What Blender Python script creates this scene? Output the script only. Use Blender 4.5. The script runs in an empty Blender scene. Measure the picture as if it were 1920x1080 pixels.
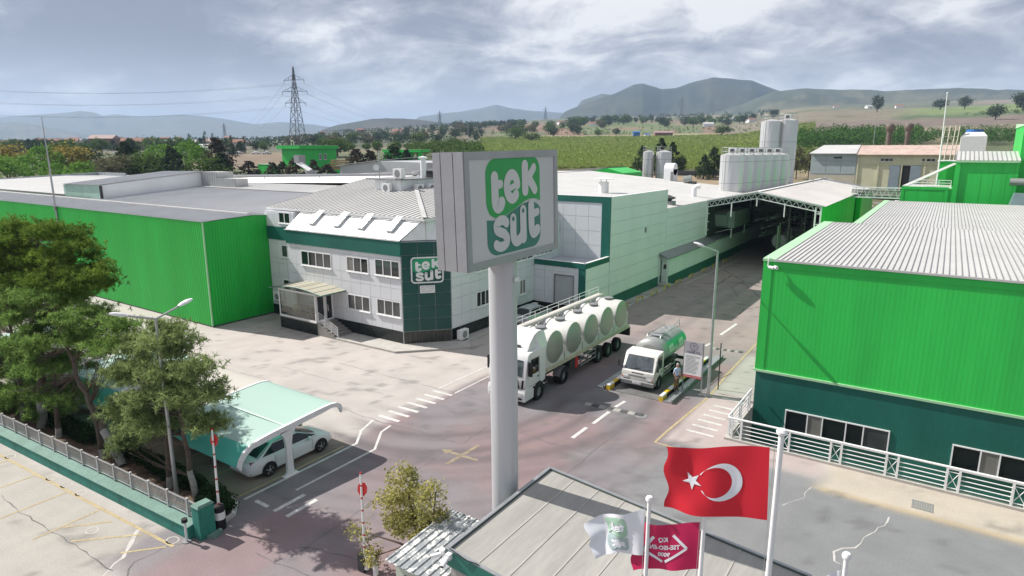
import bpy, math, random
import numpy as np
from mathutils import Vector, Matrix, noise as mnoise
R=math.radians
S=bpy.context.scene; COL=S.collection
# ---------------------------------------------------------------- camera, sun, sky, exposure
cd=bpy.data.cameras.new('camera'); cam=bpy.data.objects.new('camera',cd); COL.objects.link(cam)
cam.location=(0,0,14); cam.rotation_euler=(R(90-12.127),0,R(33.9995))
cd.sensor_width=36; cd.lens=22.471; cd.clip_start=.3; cd.clip_end=40000
S.camera=cam
SUNV=Vector((1.05,.20,-1)).normalized()
sl=bpy.data.lights.new('sun','SUN'); sl.energy=5.0; sl.angle=R(.53); sl.color=(1,.955,.89)
sun=bpy.data.objects.new('sun',sl); COL.objects.link(sun); sun.rotation_euler=SUNV.to_track_quat('-Z','Y').to_euler(); sun.location=(-60,-20,80)
W=bpy.data.worlds.new('World'); S.world=W; W.use_nodes=True
def world():
    t=W.node_tree; n=t.nodes; l=t.links; n.clear()
    out=n.new('ShaderNodeOutputWorld'); bg=n.new('ShaderNodeBackground'); l.new(bg.outputs[0],out.inputs[0])
    bg.inputs[1].default_value=.1
    sky=n.new('ShaderNodeTexSky'); sky.sky_type='NISHITA'; sky.sun_disc=False
    sky.sun_elevation=math.asin(-SUNV.z); sky.sun_rotation=math.atan2(-SUNV.x,-SUNV.y)
    sky.air_density=1.2; sky.dust_density=2.0
    tc=n.new('ShaderNodeTexCoord')
    sep=n.new('ShaderNodeSeparateXYZ'); l.new(tc.outputs['Generated'],sep.inputs[0])
    def m(op,a,b=None,c=None):
        q=n.new('ShaderNodeMath'); q.operation=op
        for i,x in enumerate((a,b,c)):
            if x is None: continue
            if isinstance(x,(int,float)): q.inputs[i].default_value=x
            else: l.new(x,q.inputs[i])
        return q.outputs[0]
    az=m('ABSOLUTE',sep.outputs[2]); d=m('ADD',az,.30)
    comb=n.new('ShaderNodeCombineXYZ'); l.new(m('DIVIDE',sep.outputs[0],d),comb.inputs[0]); l.new(m('DIVIDE',sep.outputs[1],d),comb.inputs[1]); comb.inputs[2].default_value=SKYSEED
    def nz(sc,det,rough,dist=0.,off=(0,0,0),st=(1,1,1)):
        mp=n.new('ShaderNodeMapping'); l.new(comb.outputs[0],mp.inputs[0]); mp.inputs['Location'].default_value=off; mp.inputs['Scale'].default_value=st
        mp.inputs['Rotation'].default_value=(0,0,R(-34))
        q=n.new('ShaderNodeTexNoise'); l.new(mp.outputs[0],q.inputs['Vector']); q.inputs['Scale'].default_value=sc; q.inputs['Detail'].default_value=det; q.inputs['Roughness'].default_value=rough; q.inputs['Distortion'].default_value=dist
        return q.outputs[0]
    big=nz(1.0,3,.45,.3,(0,0,0),(.85,1.1,1)); mid=nz(2.9,8,.57,.6,(3,1,0),(.9,1.1,1)); fin=nz(8.5,6,.62,.4,(7,2,0))
    v=m('ADD',m('MULTIPLY',big,.46),m('ADD',m('MULTIPLY',mid,.40),m('MULTIPLY',fin,.16)))
    # one large dark bank lies towards the north-west, thinner bright cloud further round
    def blob(dx,dy,dz,r,k):
        vec=n.new('ShaderNodeVectorMath'); vec.operation='DISTANCE'; l.new(tc.outputs['Generated'],vec.inputs[0]); vec.inputs[1].default_value=Vector((dx,dy,dz)).normalized()
        mr=n.new('ShaderNodeMapRange'); mr.interpolation_type='SMOOTHSTEP'; l.new(vec.outputs['Value'],mr.inputs[0])
        mr.inputs[1].default_value=0; mr.inputs[2].default_value=r; mr.inputs[3].default_value=k; mr.inputs[4].default_value=0
        return mr.outputs[0]
    for b in SKYBLOBS: v=m('ADD',v,blob(*b))
    cr=n.new('ShaderNodeValToRGB'); l.new(v,cr.inputs[0]); e=cr.color_ramp
    e.elements[0].position=.42; e.elements[0].color=(1.75,1.85,2.35,1)
    e.elements[1].position=.60; e.elements[1].color=(6.6,6.55,6.55,1)
    x=e.elements.new(.47); x.color=(2.2,2.3,2.85,1)
    x=e.elements.new(.53); x.color=(3.7,3.8,4.2,1)
    gap=nz(1.15,5,.55,.2,(11,4,2))
    gr=n.new('ShaderNodeMapRange'); gr.interpolation_type='SMOOTHSTEP'; l.new(gap,gr.inputs[0]); gr.inputs[1].default_value=.60; gr.inputs[2].default_value=.72; gr.inputs[3].default_value=.96; gr.inputs[4].default_value=.55
    mx=n.new('ShaderNodeMix'); mx.data_type='RGBA'; l.new(gr.outputs[0],mx.inputs[0]); l.new(sky.outputs[0],mx.inputs[6]); l.new(cr.outputs[0],mx.inputs[7])
    # low cloud thins into pale haze at the horizon
    hz=n.new('ShaderNodeMapRange'); hz.interpolation_type='SMOOTHSTEP'; l.new(az,hz.inputs[0]); hz.inputs[1].default_value=0; hz.inputs[2].default_value=.16; hz.inputs[3].default_value=.75; hz.inputs[4].default_value=0
    m2=n.new('ShaderNodeMix'); m2.data_type='RGBA'; l.new(hz.outputs[0],m2.inputs[0]); l.new(mx.outputs[2],m2.inputs[6]); m2.inputs[7].default_value=(5.6,6.0,6.7,1)
    l.new(m2.outputs[2],bg.inputs[0])
SKYSEED=2.0
SKYBLOBS=[(-.86,.50,.24,.62,-.075),(-.72,.66,.10,.22,.05),(-.35,.92,.30,.42,.06),(-.10,.98,.13,.25,.045),(.15,.95,.25,.45,-.02)]
world()
S.view_settings.view_transform='Standard'; S.view_settings.look='None'; S.view_settings.exposure=.58; S.view_settings.gamma=1; S.view_settings.use_curve_mapping=False
S.cycles.use_denoising=True; S.cycles.max_bounces=6; S.cycles.diffuse_bounces=3; S.cycles.glossy_bounces=3; S.cycles.transmission_bounces=4; S.cycles.transparent_max_bounces=12; S.cycles.volume_bounces=0
S.cycles.caustics_reflective=False; S.cycles.caustics_refractive=False; S.cycles.sample_clamp_indirect=6
# ---------------------------------------------------------------- materials
MT={}
def M(name,col,rough=.6,metal=0.,var=.1,scale=.6,det=4,bump=0.,bs=30.,spec=.4,st=(1,1,1),var2=0.,scale2=8.,coat=0.,attr=None,trans=0.):
    if name in MT: return MT[name]
    m=bpy.data.materials.new(name); m.use_nodes=True; t=m.node_tree; n=t.nodes; l=t.links
    b=n['Principled BSDF']; b.inputs['Roughness'].default_value=rough; b.inputs['Metallic'].default_value=metal; b.inputs['Specular IOR Level'].default_value=spec
    if coat: b.inputs['Coat Weight'].default_value=coat; b.inputs['Coat Roughness'].default_value=.08
    if trans: b.inputs['Transmission Weight'].default_value=trans
    g=n.new('ShaderNodeNewGeometry')
    def nz(sc,de,ro=.55):
        mp=n.new('ShaderNodeMapping'); l.new(g.outputs['Position'],mp.inputs[0]); mp.inputs['Scale'].default_value=st
        q=n.new('ShaderNodeTexNoise'); l.new(mp.outputs[0],q.inputs['Vector']); q.inputs['Scale'].default_value=sc; q.inputs['Detail'].default_value=de; q.inputs['Roughness'].default_value=ro
        return q.outputs[0]
    def mul(c,fac,lo,hi):
        r=n.new('ShaderNodeMapRange'); l.new(fac,r.inputs[0]); r.inputs[1].default_value=.3; r.inputs[2].default_value=.7; r.inputs[3].default_value=lo; r.inputs[4].default_value=hi
        h=n.new('ShaderNodeVectorMath'); h.operation='SCALE'; l.new(r.outputs[0],h.inputs['Scale'])
        if isinstance(c,tuple): h.inputs[0].default_value=c[:3]
        else: l.new(c,h.inputs[0])
        return h.outputs[0]
    c=tuple(col)
    if attr:
        a=n.new('ShaderNodeAttribute'); a.attribute_name=attr; c=a.outputs['Color']
    if var: c=mul(c,nz(scale,det),1-var,1+var)
    if var2: c=mul(c,nz(scale2,5,.6),1-var2,1+var2)
    if isinstance(c,tuple): b.inputs['Base Color'].default_value=(*c[:3],1)
    else: l.new(c,b.inputs['Base Color'])
    if bump:
        bp=n.new('ShaderNodeBump'); bp.inputs['Strength'].default_value=bump; bp.inputs['Distance'].default_value=.02; l.new(nz(bs,4),bp.inputs['Height']); l.new(bp.outputs[0],b.inputs['Normal'])
    MT[name]=m; return m
def leafmat(name,col,col2,trans=.35,rough=.55):
    m=bpy.data.materials.new(name); m.use_nodes=True; t=m.node_tree; n=t.nodes; l=t.links
    for x in list(n): n.remove(x)
    o=n.new('ShaderNodeOutputMaterial'); g=n.new('ShaderNodeNewGeometry')
    q=n.new('ShaderNodeTexNoise'); l.new(g.outputs['Position'],q.inputs['Vector']); q.inputs['Scale'].default_value=.9; q.inputs['Detail'].default_value=3
    ad=n.new('ShaderNodeMath'); ad.operation='MULTIPLY_ADD'; l.new(g.outputs['Random Per Island'],ad.inputs[0]); ad.inputs[1].default_value=.55; 
    m0=n.new('ShaderNodeMath'); m0.operation='MULTIPLY_ADD'; l.new(q.outputs[0],m0.inputs[0]); m0.inputs[1].default_value=1.5; m0.inputs[2].default_value=-.52; l.new(m0.outputs[0],ad.inputs[2])
    mx=n.new('ShaderNodeMix'); mx.data_type='RGBA'; mx.clamp_factor=True; l.new(ad.outputs[0],mx.inputs[0]); mx.inputs[6].default_value=(*col,1); mx.inputs[7].default_value=(*col2,1)
    d=n.new('ShaderNodeBsdfPrincipled'); d.inputs['Roughness'].default_value=.85; d.inputs['Specular IOR Level'].default_value=.08; l.new(mx.outputs[2],d.inputs['Base Color'])
    tr=n.new('ShaderNodeBsdfTranslucent'); l.new(mx.outputs[2],tr.inputs[0])
    ms=n.new('ShaderNodeMixShader'); ms.inputs[0].default_value=trans; l.new(d.outputs[0],ms.inputs[1]); l.new(tr.outputs[0],ms.inputs[2]); l.new(ms.outputs[0],o.inputs[0])
    MT[name]=m; return m
def clearglass(name,tint,mix):
    m=bpy.data.materials.new(name); m.use_nodes=True; t=m.node_tree; n=t.nodes; l=t.links
    for x in list(n): n.remove(x)
    o=n.new('ShaderNodeOutputMaterial'); a=n.new('ShaderNodeBsdfTransparent'); a.inputs[0].default_value=(*tint,1)
    b=n.new('ShaderNodeBsdfGlossy'); b.inputs['Roughness'].default_value=.03
    f=n.new('ShaderNodeFresnel'); f.inputs[0].default_value=1.5
    ad=n.new('ShaderNodeMath'); ad.operation='ADD'; ad.inputs[1].default_value=mix; l.new(f.outputs[0],ad.inputs[0])
    s=n.new('ShaderNodeMixShader'); l.new(ad.outputs[0],s.inputs[0]); l.new(a.outputs[0],s.inputs[1]); l.new(b.outputs[0],s.inputs[2]); l.new(s.outputs[0],o.inputs[0])
    MT[name]=m; return m
GREEN=M('green paint',(.010,.42,.045),.42,var=.11,scale=.45,st=(1,1,.10),var2=.05,scale2=3)
GREENB=M('bright green paint',(.030,.50,.075),.42,var=.11,scale=.45,st=(1,1,.10),var2=.05,scale2=3)
GREENL=M('pale green trim',(.36,.60,.36),.45,var=.05)
TEAL=M('dark teal paint',(.010,.115,.088),.5,var=.16,scale=.6,st=(1,1,.3),var2=.08)
TEALD=M('darker teal panel',(.006,.066,.056),.4,var=.10,scale=.8)
WHITEP=M('white cladding',(.69,.70,.73),.38,var=.04,scale=.5,var2=.02)
WHITE=M('white paint',(.75,.75,.75),.45,var=.05,scale=2,var2=.03)
WHITEC=M('cold store cladding',(.78,.79,.79),.4,var=.05,scale=.4,st=(1,1,.4))
ROOFW=M('white roof sheet',(.50,.495,.48),.45,var=.07,scale=.25,var2=.05,scale2=3)
ROOFG=M('grey roof sheet',(.47,.475,.485),.4,var=.06,scale=.25,var2=.05,scale2=3)
ROOFD=M('dusty roof sheet',(.33,.32,.295),.75,var=.16,scale=.5,st=(2.2,.35,1),var2=.08,scale2=5)
SEAM=M('roof seam shadow grey',(.27,.265,.26),.6,var=.1)  # seams coloured greyer than the sheets they stand on
GRANITE=M('dark granite plinth',(.016,.022,.022),.25,var=.25,scale=2,var2=.2,scale2=25)
GLASSD=M('dark window glass',(.012,.016,.018),.06,var=.3,scale=.5,spec=.7)
GLASSL=M('window glass with blind',(.20,.195,.18),.12,var=.12,scale=.7,spec=.6)
GLASSM=M('window glass grey',(.055,.06,.062),.07,var=.4,scale=.7,spec=.7)
PVC=M('white window frame',(.80,.80,.80),.35,var=.03)
STEEL=M('brushed stainless steel',(.33,.345,.32),.36,metal=.55,var=.06,scale=1,st=(1,1,.2))
SILO=M('silo steel',(.60,.60,.585),.34,metal=.55,var=.06,scale=.7,st=(1,1,.15))
GALV=M('galvanised steel',(.40,.41,.42),.42,metal=.6,var=.1,scale=3)
SIGNG=M('sign grey aluminium',(.36,.36,.385),.38,metal=.25,var=.06,scale=1.2,var2=.04)
SIGNW=M('sign face white',(.56,.56,.57),.4,var=.03)
POLEG=M('sign pole grey',(.50,.505,.53),.33,metal=.15,var=.05,scale=1,st=(1,1,.2))
LOGOG=M('logo green',(.028,.34,.085),.4,var=.03)
LOGOT=M('logo teal',(.05,.20,.16),.4,var=.03)
LOGOW=M('logo letter',(.60,.60,.60),.4,var=.02)
BLACK=M('black rubber',(.012,.012,.013),.7,var=.2)
DARK=M('dark steel',(.03,.033,.035),.5,var=.2)
GREYD=M('dark grey plastic',(.06,.062,.065),.55,var=.15)
GREYM=M('mid grey',(.22,.225,.23),.5,var=.1)
CREAM=M('cream paint',(.62,.60,.50),.5,var=.06)
YELLOW=M('yellow paint',(.62,.42,.03),.5,var=.12,scale=3)
RED=M('red paint',(.50,.03,.03),.4,var=.06)
REDFLAG=M('red flag cloth',(.56,.012,.028),.7,var=.05)
CRIMSON=M('crimson flag cloth',(.50,.010,.085),.7,var=.05)
FLAGW=M('white flag cloth',(.72,.73,.78),.7,var=.03)
CARW=M('white car paint',(.70,.715,.73),.22,var=.01,coat=.6)
CARS=M('silver car paint',(.48,.50,.52),.25,metal=.15,var=.01,coat=.6)
CARK=M('black car paint',(.02,.02,.022),.2,var=.01,coat=.6)
TRUCKW=M('white truck paint',(.70,.70,.69),.3,var=.04,scale=1,coat=.3)
TANKW=M('white tank paint',(.56,.555,.53),.35,var=.07,scale=1.2)
RIM=M('alloy rim',(.55,.55,.56),.3,metal=.7,var=.03)
CHROME=M('chrome',(.7,.7,.7),.12,metal=1,var=0)
TAIL=M('red lamp lens',(.30,.008,.015),.15,var=.05)
AMBER=M('amber lamp lens',(.5,.16,.03),.15,var=.05)
LAMPL=M('clear lamp lens',(.55,.56,.57),.12,var=.1,scale=9)
CONC=M('kerb concrete',(.42,.40,.37),.85,var=.10,scale=1.5,var2=.08,bump=.3)
PAINTW=M('worn white road paint',(.52,.505,.49),.75,var=.16,scale=2,var2=.2,scale2=9)
PAINTY=M('worn yellow road paint',(.38,.305,.175),.75,var=.14,scale=2,var2=.2,scale2=9)
CRACK=M('crack filler',(.12,.115,.115),.85,var=.3,scale=3)
PALEJ=M('pale joint filler',(.46,.44,.42),.85,var=.2,scale=3)
BARK=M('pine bark',(.10,.075,.058),.9,var=.35,scale=4,bump=.8,bs=14)
LIME=M('limewashed bark',(.33,.32,.295),.9,var=.25,scale=5,bump=.6,bs=14)
SOIL=M('needle litter soil',(.10,.068,.045),.95,var=.4,scale=2,var2=.3,bump=.6)
COPPER=M('weathered brown flue',(.13,.105,.085),.6,var=.2)
WOODP=M('pale pallet timber',(.42,.27,.15),.8,var=.2)
BRICK=M('faded red brick wall',(.22,.115,.095),.85,var=.2)
TILE=M('terracotta roof tile',(.26,.12,.085),.85,var=.25)
PLAST=M('pale plaster',(.50,.46,.38),.8,var=.1)
BEIGE=M('pale yellow wall',(.60,.59,.42),.8,var=.08)
BLUEG=M('blue grey sheet door',(.24,.29,.34),.6,var=.08)
SKIN=M('skin',(.40,.23,.16),.55,var=.05)
SHIRT=M('pale blue shirt',(.42,.52,.66),.8,var=.1,scale=9)
TROUS=M('tan trousers',(.20,.13,.075),.85,var=.1,scale=9)
HAIRG=M('grey hair',(.30,.28,.25),.8,var=.2)
BLUE=M('blue tarpaulin',(.03,.14,.42),.5,var=.1)
MINT=M('mint canopy membrane',(.30,.60,.48),.5,var=.06,scale=.8,var2=.05)
MINTD=M('teal canopy membrane',(.02,.42,.33),.5,var=.06)
IVORY=M('ivory canopy membrane',(.62,.58,.52),.5,var=.05,scale=.8)
PGLASS=clearglass('porch glass',(.88,.92,.90),.06)
ACRY=clearglass('acrylic sign sheet',(.80,.78,.80),.02)
# ---------------------------------------------------------------- mesh helpers
class MB:
    def __init__(s): s.v=[]; s.f=[]; s.m=[]; s.mats=[]; s.c=0
    def mat(s,m):
        if m not in s.mats: s.mats.append(m)
        s.c=s.mats.index(m); return s
    def add(s,vs,fs):
        o=len(s.v); s.v.extend([tuple(x) for x in vs])
        for f in fs: s.f.append(tuple(o+i for i in f)); s.m.append(s.c)
        return s
    def box(s,x0,x1,y0,y1,z0,z1):
        return s.add([(x0,y0,z0),(x1,y0,z0),(x1,y1,z0),(x0,y1,z0),(x0,y0,z1),(x1,y0,z1),(x1,y1,z1),(x0,y1,z1)],[(0,3,2,1),(4,5,6,7),(0,1,5,4),(1,2,6,5),(2,3,7,6),(3,0,4,7)])
    def hexa(s,b,t):
        return s.add(list(b)+list(t),[(3,2,1,0),(4,5,6,7),(0,1,5,4),(1,2,6,5),(2,3,7,6),(3,0,4,7)])
    def prism(s,pts,vec):
        n=len(pts); v=Vector(vec); top=[tuple(Vector(p)+v) for p in pts]
        return s.add(list(pts)+top,[tuple(range(n-1,-1,-1)),tuple(range(n,2*n))]+[(i,(i+1)%n,n+(i+1)%n,n+i) for i in range(n)])
    def cyl(s,p0,p1,r0,r1=None,n=10,caps=True):
        r1=r0 if r1 is None else r1
        a=Vector(p0); b=Vector(p1); d=(b-a).normalized(); u=d.orthogonal().normalized(); w=d.cross(u)
        vs=[]
        for c,r in ((a,r0),(b,r1)):
            for i in range(n):
                t=2*math.pi*i/n; vs.append(tuple(c+u*(r*math.cos(t))+w*(r*math.sin(t))))
        fs=[(i,(i+1)%n,n+(i+1)%n,n+i) for i in range(n)]
        if caps: fs+=[tuple(range(n-1,-1,-1)),tuple(range(n,2*n))]
        return s.add(vs,fs)
    def tube(s,pts,r,n=6):
        pts=[Vector(p) for p in pts]; rs=r if isinstance(r,(list,tuple)) else [r]*len(pts)
        vs=[];fs=[]; u=None
        for k,p in enumerate(pts):
            d=(pts[min(k+1,len(pts)-1)]-pts[max(k-1,0)]).normalized()
            u=(u-d*u.dot(d)).normalized() if u is not None and (u-d*u.dot(d)).length>1e-4 else d.orthogonal().normalized()
            w=d.cross(u)
            for i in range(n):
                t=2*math.pi*i/n; vs.append(tuple(p+u*(rs[k]*math.cos(t))+w*(rs[k]*math.sin(t))))
        for k in range(len(pts)-1):
            for i in range(n): fs.append((k*n+i,k*n+(i+1)%n,(k+1)*n+(i+1)%n,(k+1)*n+i))
        m=(len(pts)-1)*n; fs+=[tuple(range(n-1,-1,-1)),tuple(range(m,m+n))]
        return s.add(vs,fs)
    def lathe(s,prof,o=(0,0,0),n=16,ax='Z',caps=True):
        vs=[];fs=[]
        for r,h in prof:
            for i in range(n):
                t=2*math.pi*i/n; c,q=r*math.cos(t),r*math.sin(t)
                p={'Z':(c,q,h),'X':(h,c,q),'Y':(q,h,c)}[ax]
                vs.append((p[0]+o[0],p[1]+o[1],p[2]+o[2]))
        for k in range(len(prof)-1):
            for i in range(n): fs.append((k*n+i,k*n+(i+1)%n,(k+1)*n+(i+1)%n,(k+1)*n+i))
        if caps: fs.append(tuple(range(n-1,-1,-1))); m=(len(prof)-1)*n; fs.append(tuple(range(m,m+n)))
        return s.add(vs,fs)
    def sheet(s,rows):
        n=len(rows[0]); vs=[p for r in rows for p in r]
        return s.add(vs,[(k*n+i,k*n+i+1,(k+1)*n+i+1,(k+1)*n+i) for k in range(len(rows)-1) for i in range(n-1)])
    def beam(s,p0,p1,a,b=None,upv=(0,0,1)):
        b=a if b is None else b; p=Vector(p0); q=Vector(p1); d=(q-p).normalized(); u=Vector(upv)
        if abs(d.dot(u))>.98: u=Vector((1,0,0))
        x=d.cross(u).normalized(); y=x.cross(d); o=[x*(-a/2)-y*(b/2),x*(a/2)-y*(b/2),x*(a/2)+y*(b/2),x*(-a/2)+y*(b/2)]
        return s.hexa([tuple(p+k) for k in o],[tuple(q+k) for k in o])
    def build(s,name,mat=None,parent=None,loc=None,smooth=False,rot=None,world=True):
        # world=True: vertices are site coordinates; they are moved to the parent's origin
        me=bpy.data.meshes.new(name)
        off=Vector((0,0,0))
        if parent is not None and world:
            p=parent
            while p is not None: off+=Vector(p.location); p=p.parent
        vs=[(x-off.x,y-off.y,z-off.z) for x,y,z in s.v] if off.length else s.v
        me.from_pydata(vs,[],s.f)
        ms=s.mats if s.mats else [mat]
        for m in ms: me.materials.append(m)
        if len(ms)>1: me.polygons.foreach_set('material_index',s.m)
        if smooth: me.polygons.foreach_set('use_smooth',[True]*len(me.polygons))
        me.update()
        if smooth and smooth!='all':
            try: me.set_sharp_from_angle(angle=R(38))
            except Exception: pass
        o=bpy.data.objects.new(name,me); COL.objects.link(o)
        if parent is not None: o.parent=parent
        if loc is not None: o.location=loc
        if rot is not None: o.rotation_euler=rot
        return o
def tag(o,label=None,cat=None,group=None,kind=None):
    if label: o['label']=label
    if cat: o['category']=cat
    if group: o['group']=group
    if kind: o['kind']=kind
    return o
def thing(name,label,cat,loc=(0,0,0),rz=0,group=None):
    o=bpy.data.objects.new(name,None); COL.objects.link(o); o.location=loc; o.rotation_euler=(0,0,rz); o.empty_display_size=.3
    return tag(o,label,cat,group)
def dup(root,loc,rz=0,label=None,group=None,sc=None):
    def cp(o,par):
        c=o.copy(); COL.objects.link(c)
        if par is not None: c.parent=par
        for ch in o.children: cp(ch,c)
        return c
    r=cp(root,None); r.location=loc; r.rotation_euler=(0,0,rz)
    if label: r['label']=label
    if group: r['group']=group
    if sc: r.scale=(sc,sc,sc) if isinstance(sc,(int,float)) else sc
    return r
def same(name,mesh,parent,loc=(0,0,0),rz=0):
    o=bpy.data.objects.new(name,mesh); COL.objects.link(o); o.parent=parent; o.location=loc; o.rotation_euler=(0,0,rz); return o
def struct(o): o['kind']='structure'; return o
def npmesh(name,V,F,mats,mi=None,attr=None,smooth=False):
    me=bpy.data.meshes.new(name); V=np.asarray(V,'f4'); F=np.asarray(F,'i4'); k=F.shape[1]
    me.vertices.add(len(V)); me.vertices.foreach_set('co',V.ravel()); me.loops.add(F.size); me.loops.foreach_set('vertex_index',F.ravel())
    me.polygons.add(len(F)); me.polygons.foreach_set('loop_start',np.arange(0,F.size,k,dtype='i4')); me.polygons.foreach_set('loop_total',np.full(len(F),k,'i4'))
    for m in (mats if isinstance(mats,list) else [mats]): me.materials.append(m)
    if mi is not None: me.polygons.foreach_set('material_index',np.asarray(mi,'i4'))
    if smooth: me.polygons.foreach_set('use_smooth',np.ones(len(F),bool))
    me.update(calc_edges=True)
    if attr is not None:
        a=me.color_attributes.new('land','FLOAT_COLOR','POINT'); c=np.ones((len(V),4),'f4'); c[:,:3]=attr; a.data.foreach_set('color',c.ravel())
    return me
def obj(name,me,parent=None,loc=None):
    o=bpy.data.objects.new(name,me); COL.objects.link(o)
    if parent: o.parent=parent
    if loc is not None: o.location=loc
    return o
# vectorised value noise for land colours
_rs=np.random.RandomState(5); _T=_rs.rand(256,256)
def vn(x,y,s,o=0):
    x=np.asarray(x)*s+o*17.3+1000; y=np.asarray(y)*s+o*9.1+1000
    xi=np.floor(x).astype(int); yi=np.floor(y).astype(int); fx=x-xi; fy=y-yi; fx=fx*fx*(3-2*fx); fy=fy*fy*(3-2*fy)
    g=lambda a,b:_T[a&255,b&255]
    return (g(xi,yi)*(1-fx)+g(xi+1,yi)*fx)*(1-fy)+(g(xi,yi+1)*(1-fx)+g(xi+1,yi+1)*fx)*fy
def fbm(x,y,s,o=0,k=4): return sum(vn(x,y,s*2**i,o+i)*.5**i for i in range(k))/sum(.5**i for i in range(k))
def sst(e0,e1,x): t=np.clip((x-e0)/(e1-e0),0,1); return t*t*(3-2*t)
# ---------------------------------------------------------------- terrain
HD=R(33.9995); FX,FY=-math.sin(HD),math.cos(HD); RX,RY=math.cos(HD),math.sin(HD)   # valley axis and its right-hand normal
TA=np.array([-.783,-.579,-.383,-.212,-.09,.073,.196,.318,.477,.644,.783])
TW=np.array([0,112,130,170,215,300,450,600,800,1100,1500,2200,3500,9000])
TZ=np.array([[-.3]*11,[-.3]*11,[1.6]*11,[4.6]*11,[8.0]*11,
 [10.8,11.2,11.5,12.2,12.4,11.7,11.5,11.7,13.4,13.9,13.9],
 [13.5,14,14.5,16,17.8,17.8,17.8,19.2,25.7,26,26.4],
 [16,17,17.6,20.5,24.3,24.8,25.2,26.7,38,40,43],
 [20,22,23.3,29,34.8,37.3,38,39,56.5,61.6,66.7],
 [25.9,28.5,30,43.4,51,55.7,58,59,80,83.8,90.8],
 [33.8,36,38.5,61,69.7,79,86,89,108,110,115],
 [48,48,50,85,94,117,125,129,162,176,183],
 [71,71,71,119,133,172,183,189,245,259,265],
 [120,120,120,140,150,170,180,180,200,200,200]])
def tz(a,w):
    a=np.clip(np.asarray(a,float),TA[0],TA[-1]); w=np.clip(np.asarray(w,float),0,8990)
    i=np.clip(np.searchsorted(TW,w,side='right')-1,0,len(TW)-2); j=np.clip(np.searchsorted(TA,a,side='right')-1,0,len(TA)-2)
    t=(w-TW[i])/(TW[i+1]-TW[i]); u=(a-TA[j])/(TA[j+1]-TA[j]); u=u*u*(3-2*u)
    z=(TZ[i,j]*(1-u)+TZ[i,j+1]*u)*(1-t)+(TZ[i+1,j]*(1-u)+TZ[i+1,j+1]*u)*t
    return z
def site(a,w):
    # plan position of a surveyed point: w metres up the valley, a*w metres to its right, lying on the terrain
    return (w*(FX+a*RX),w*(FY+a*RY),float(tz(a,w)))
def at(x,y):
    w=x*FX+y*FY; s=x*RX+y*RY
    return float(tz(s/max(w,1),w)) if w>0 else -.3
def landcol(a,w):
    x=w*(FX+a*RX); y=w*(FY+a*RY)
    n1=fbm(x,y,.012,1); n2=fbm(x,y,.05,7); n3=fbm(a*900,w*.9,.02,3)
    c=np.array([.20,.165,.10])+np.zeros(a.shape+(3,))
    def mixc(c,col,k): return c*(1-k[...,None])+np.array(col)*k[...,None]
    c=mixc(c,(.085,.105,.045),sst(.42,.62,n1))
    c=mixc(c,(.06,.075,.04),sst(.55,.7,n2)*.6)
    def zone(a0,a1,w0,w1,sa=.012,sw=10): 
        aa=a+(n2-.5)*.02; ww=w+(n2-.5)*14
        return sst(a0-sa,a0+sa,aa)*(1-sst(a1-sa,a1+sa,aa))*sst(w0-sw,w0+sw,ww)*(1-sst(w1-sw,w1+sw,ww))
    # ploughed field by the sub-station, corn, stubble terraces, pasture
    c=mixc(c,(.17,.125,.085),zone(-.5,-.30,215,350))
    c=mixc(c,(.26,.20,.13),zone(-.10,.42,150,222,.02,6))
    c=mixc(c,(.165,.215,.06),zone(-.06,.47,214,470,.012,5))
    c=mixc(c,(.18,.185,.07),zone(-.06,.47,470,640,.012,8))
    c=mixc(c,(.30,.25,.15),zone(.0,.42,640,675,.02,5))
    fl=zone(-.2,.33,680,1500,.03,20); pick=fbm(a*60,w*.022,.35,11,2)
    c=mixc(c,(.20,.125,.085),fl*sst(.48,.56,pick)); c=mixc(c,(.12,.15,.06),fl*(1-sst(.40,.48,pick)))
    c=mixc(c,(.165,.145,.10),zone(.33,1.6,410,1080,.02,12))
    c=mixc(c,(.24,.195,.14),zone(.33,1.6,420,505,.02,4)); c=mixc(c,(.155,.122,.098),zone(.36,1.6,530,640,.02,4))
    for ww in (515,655,760): c=mixc(c,(.10,.09,.055),zone(.40,1.6,ww-5,ww+5,.02,3)*.8)
    c=mixc(c,(.14,.19,.065),zone(.60,1.6,690,1100,.05,40)); c=mixc(c,(.06,.10,.04),zone(.585,1.6,648,700,.02,10))
    far=sst(1100,1500,w); pk=fbm(a*40,w*.01,.4,21,3)
    c=mixc(c,(.10,.115,.065),far*.8); c=mixc(c,(.22,.17,.12),far*sst(.55,.62,pk)*.8); c=mixc(c,(.05,.065,.04),far*(1-sst(.36,.44,pk))*.8)
    town=sst(330,420,w)*(1-sst(-.26,-.2,a)); c=mixc(c,(.06,.072,.042),town*.8); c=mixc(c,(.15,.125,.09),town*sst(.56,.66,n2)*.7); low=sst(430,560,w)*(1-sst(-.06,.0,a))*(1-sst(1500,1900,w)); c=mixc(c,(.052,.066,.036),low*.75); c=mixc(c,(.17,.13,.085),low*sst(.54,.62,fbm(a*70,w*.03,.4,61,3))*.7)
    return c*(.85+.3*n2[...,None])
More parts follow.
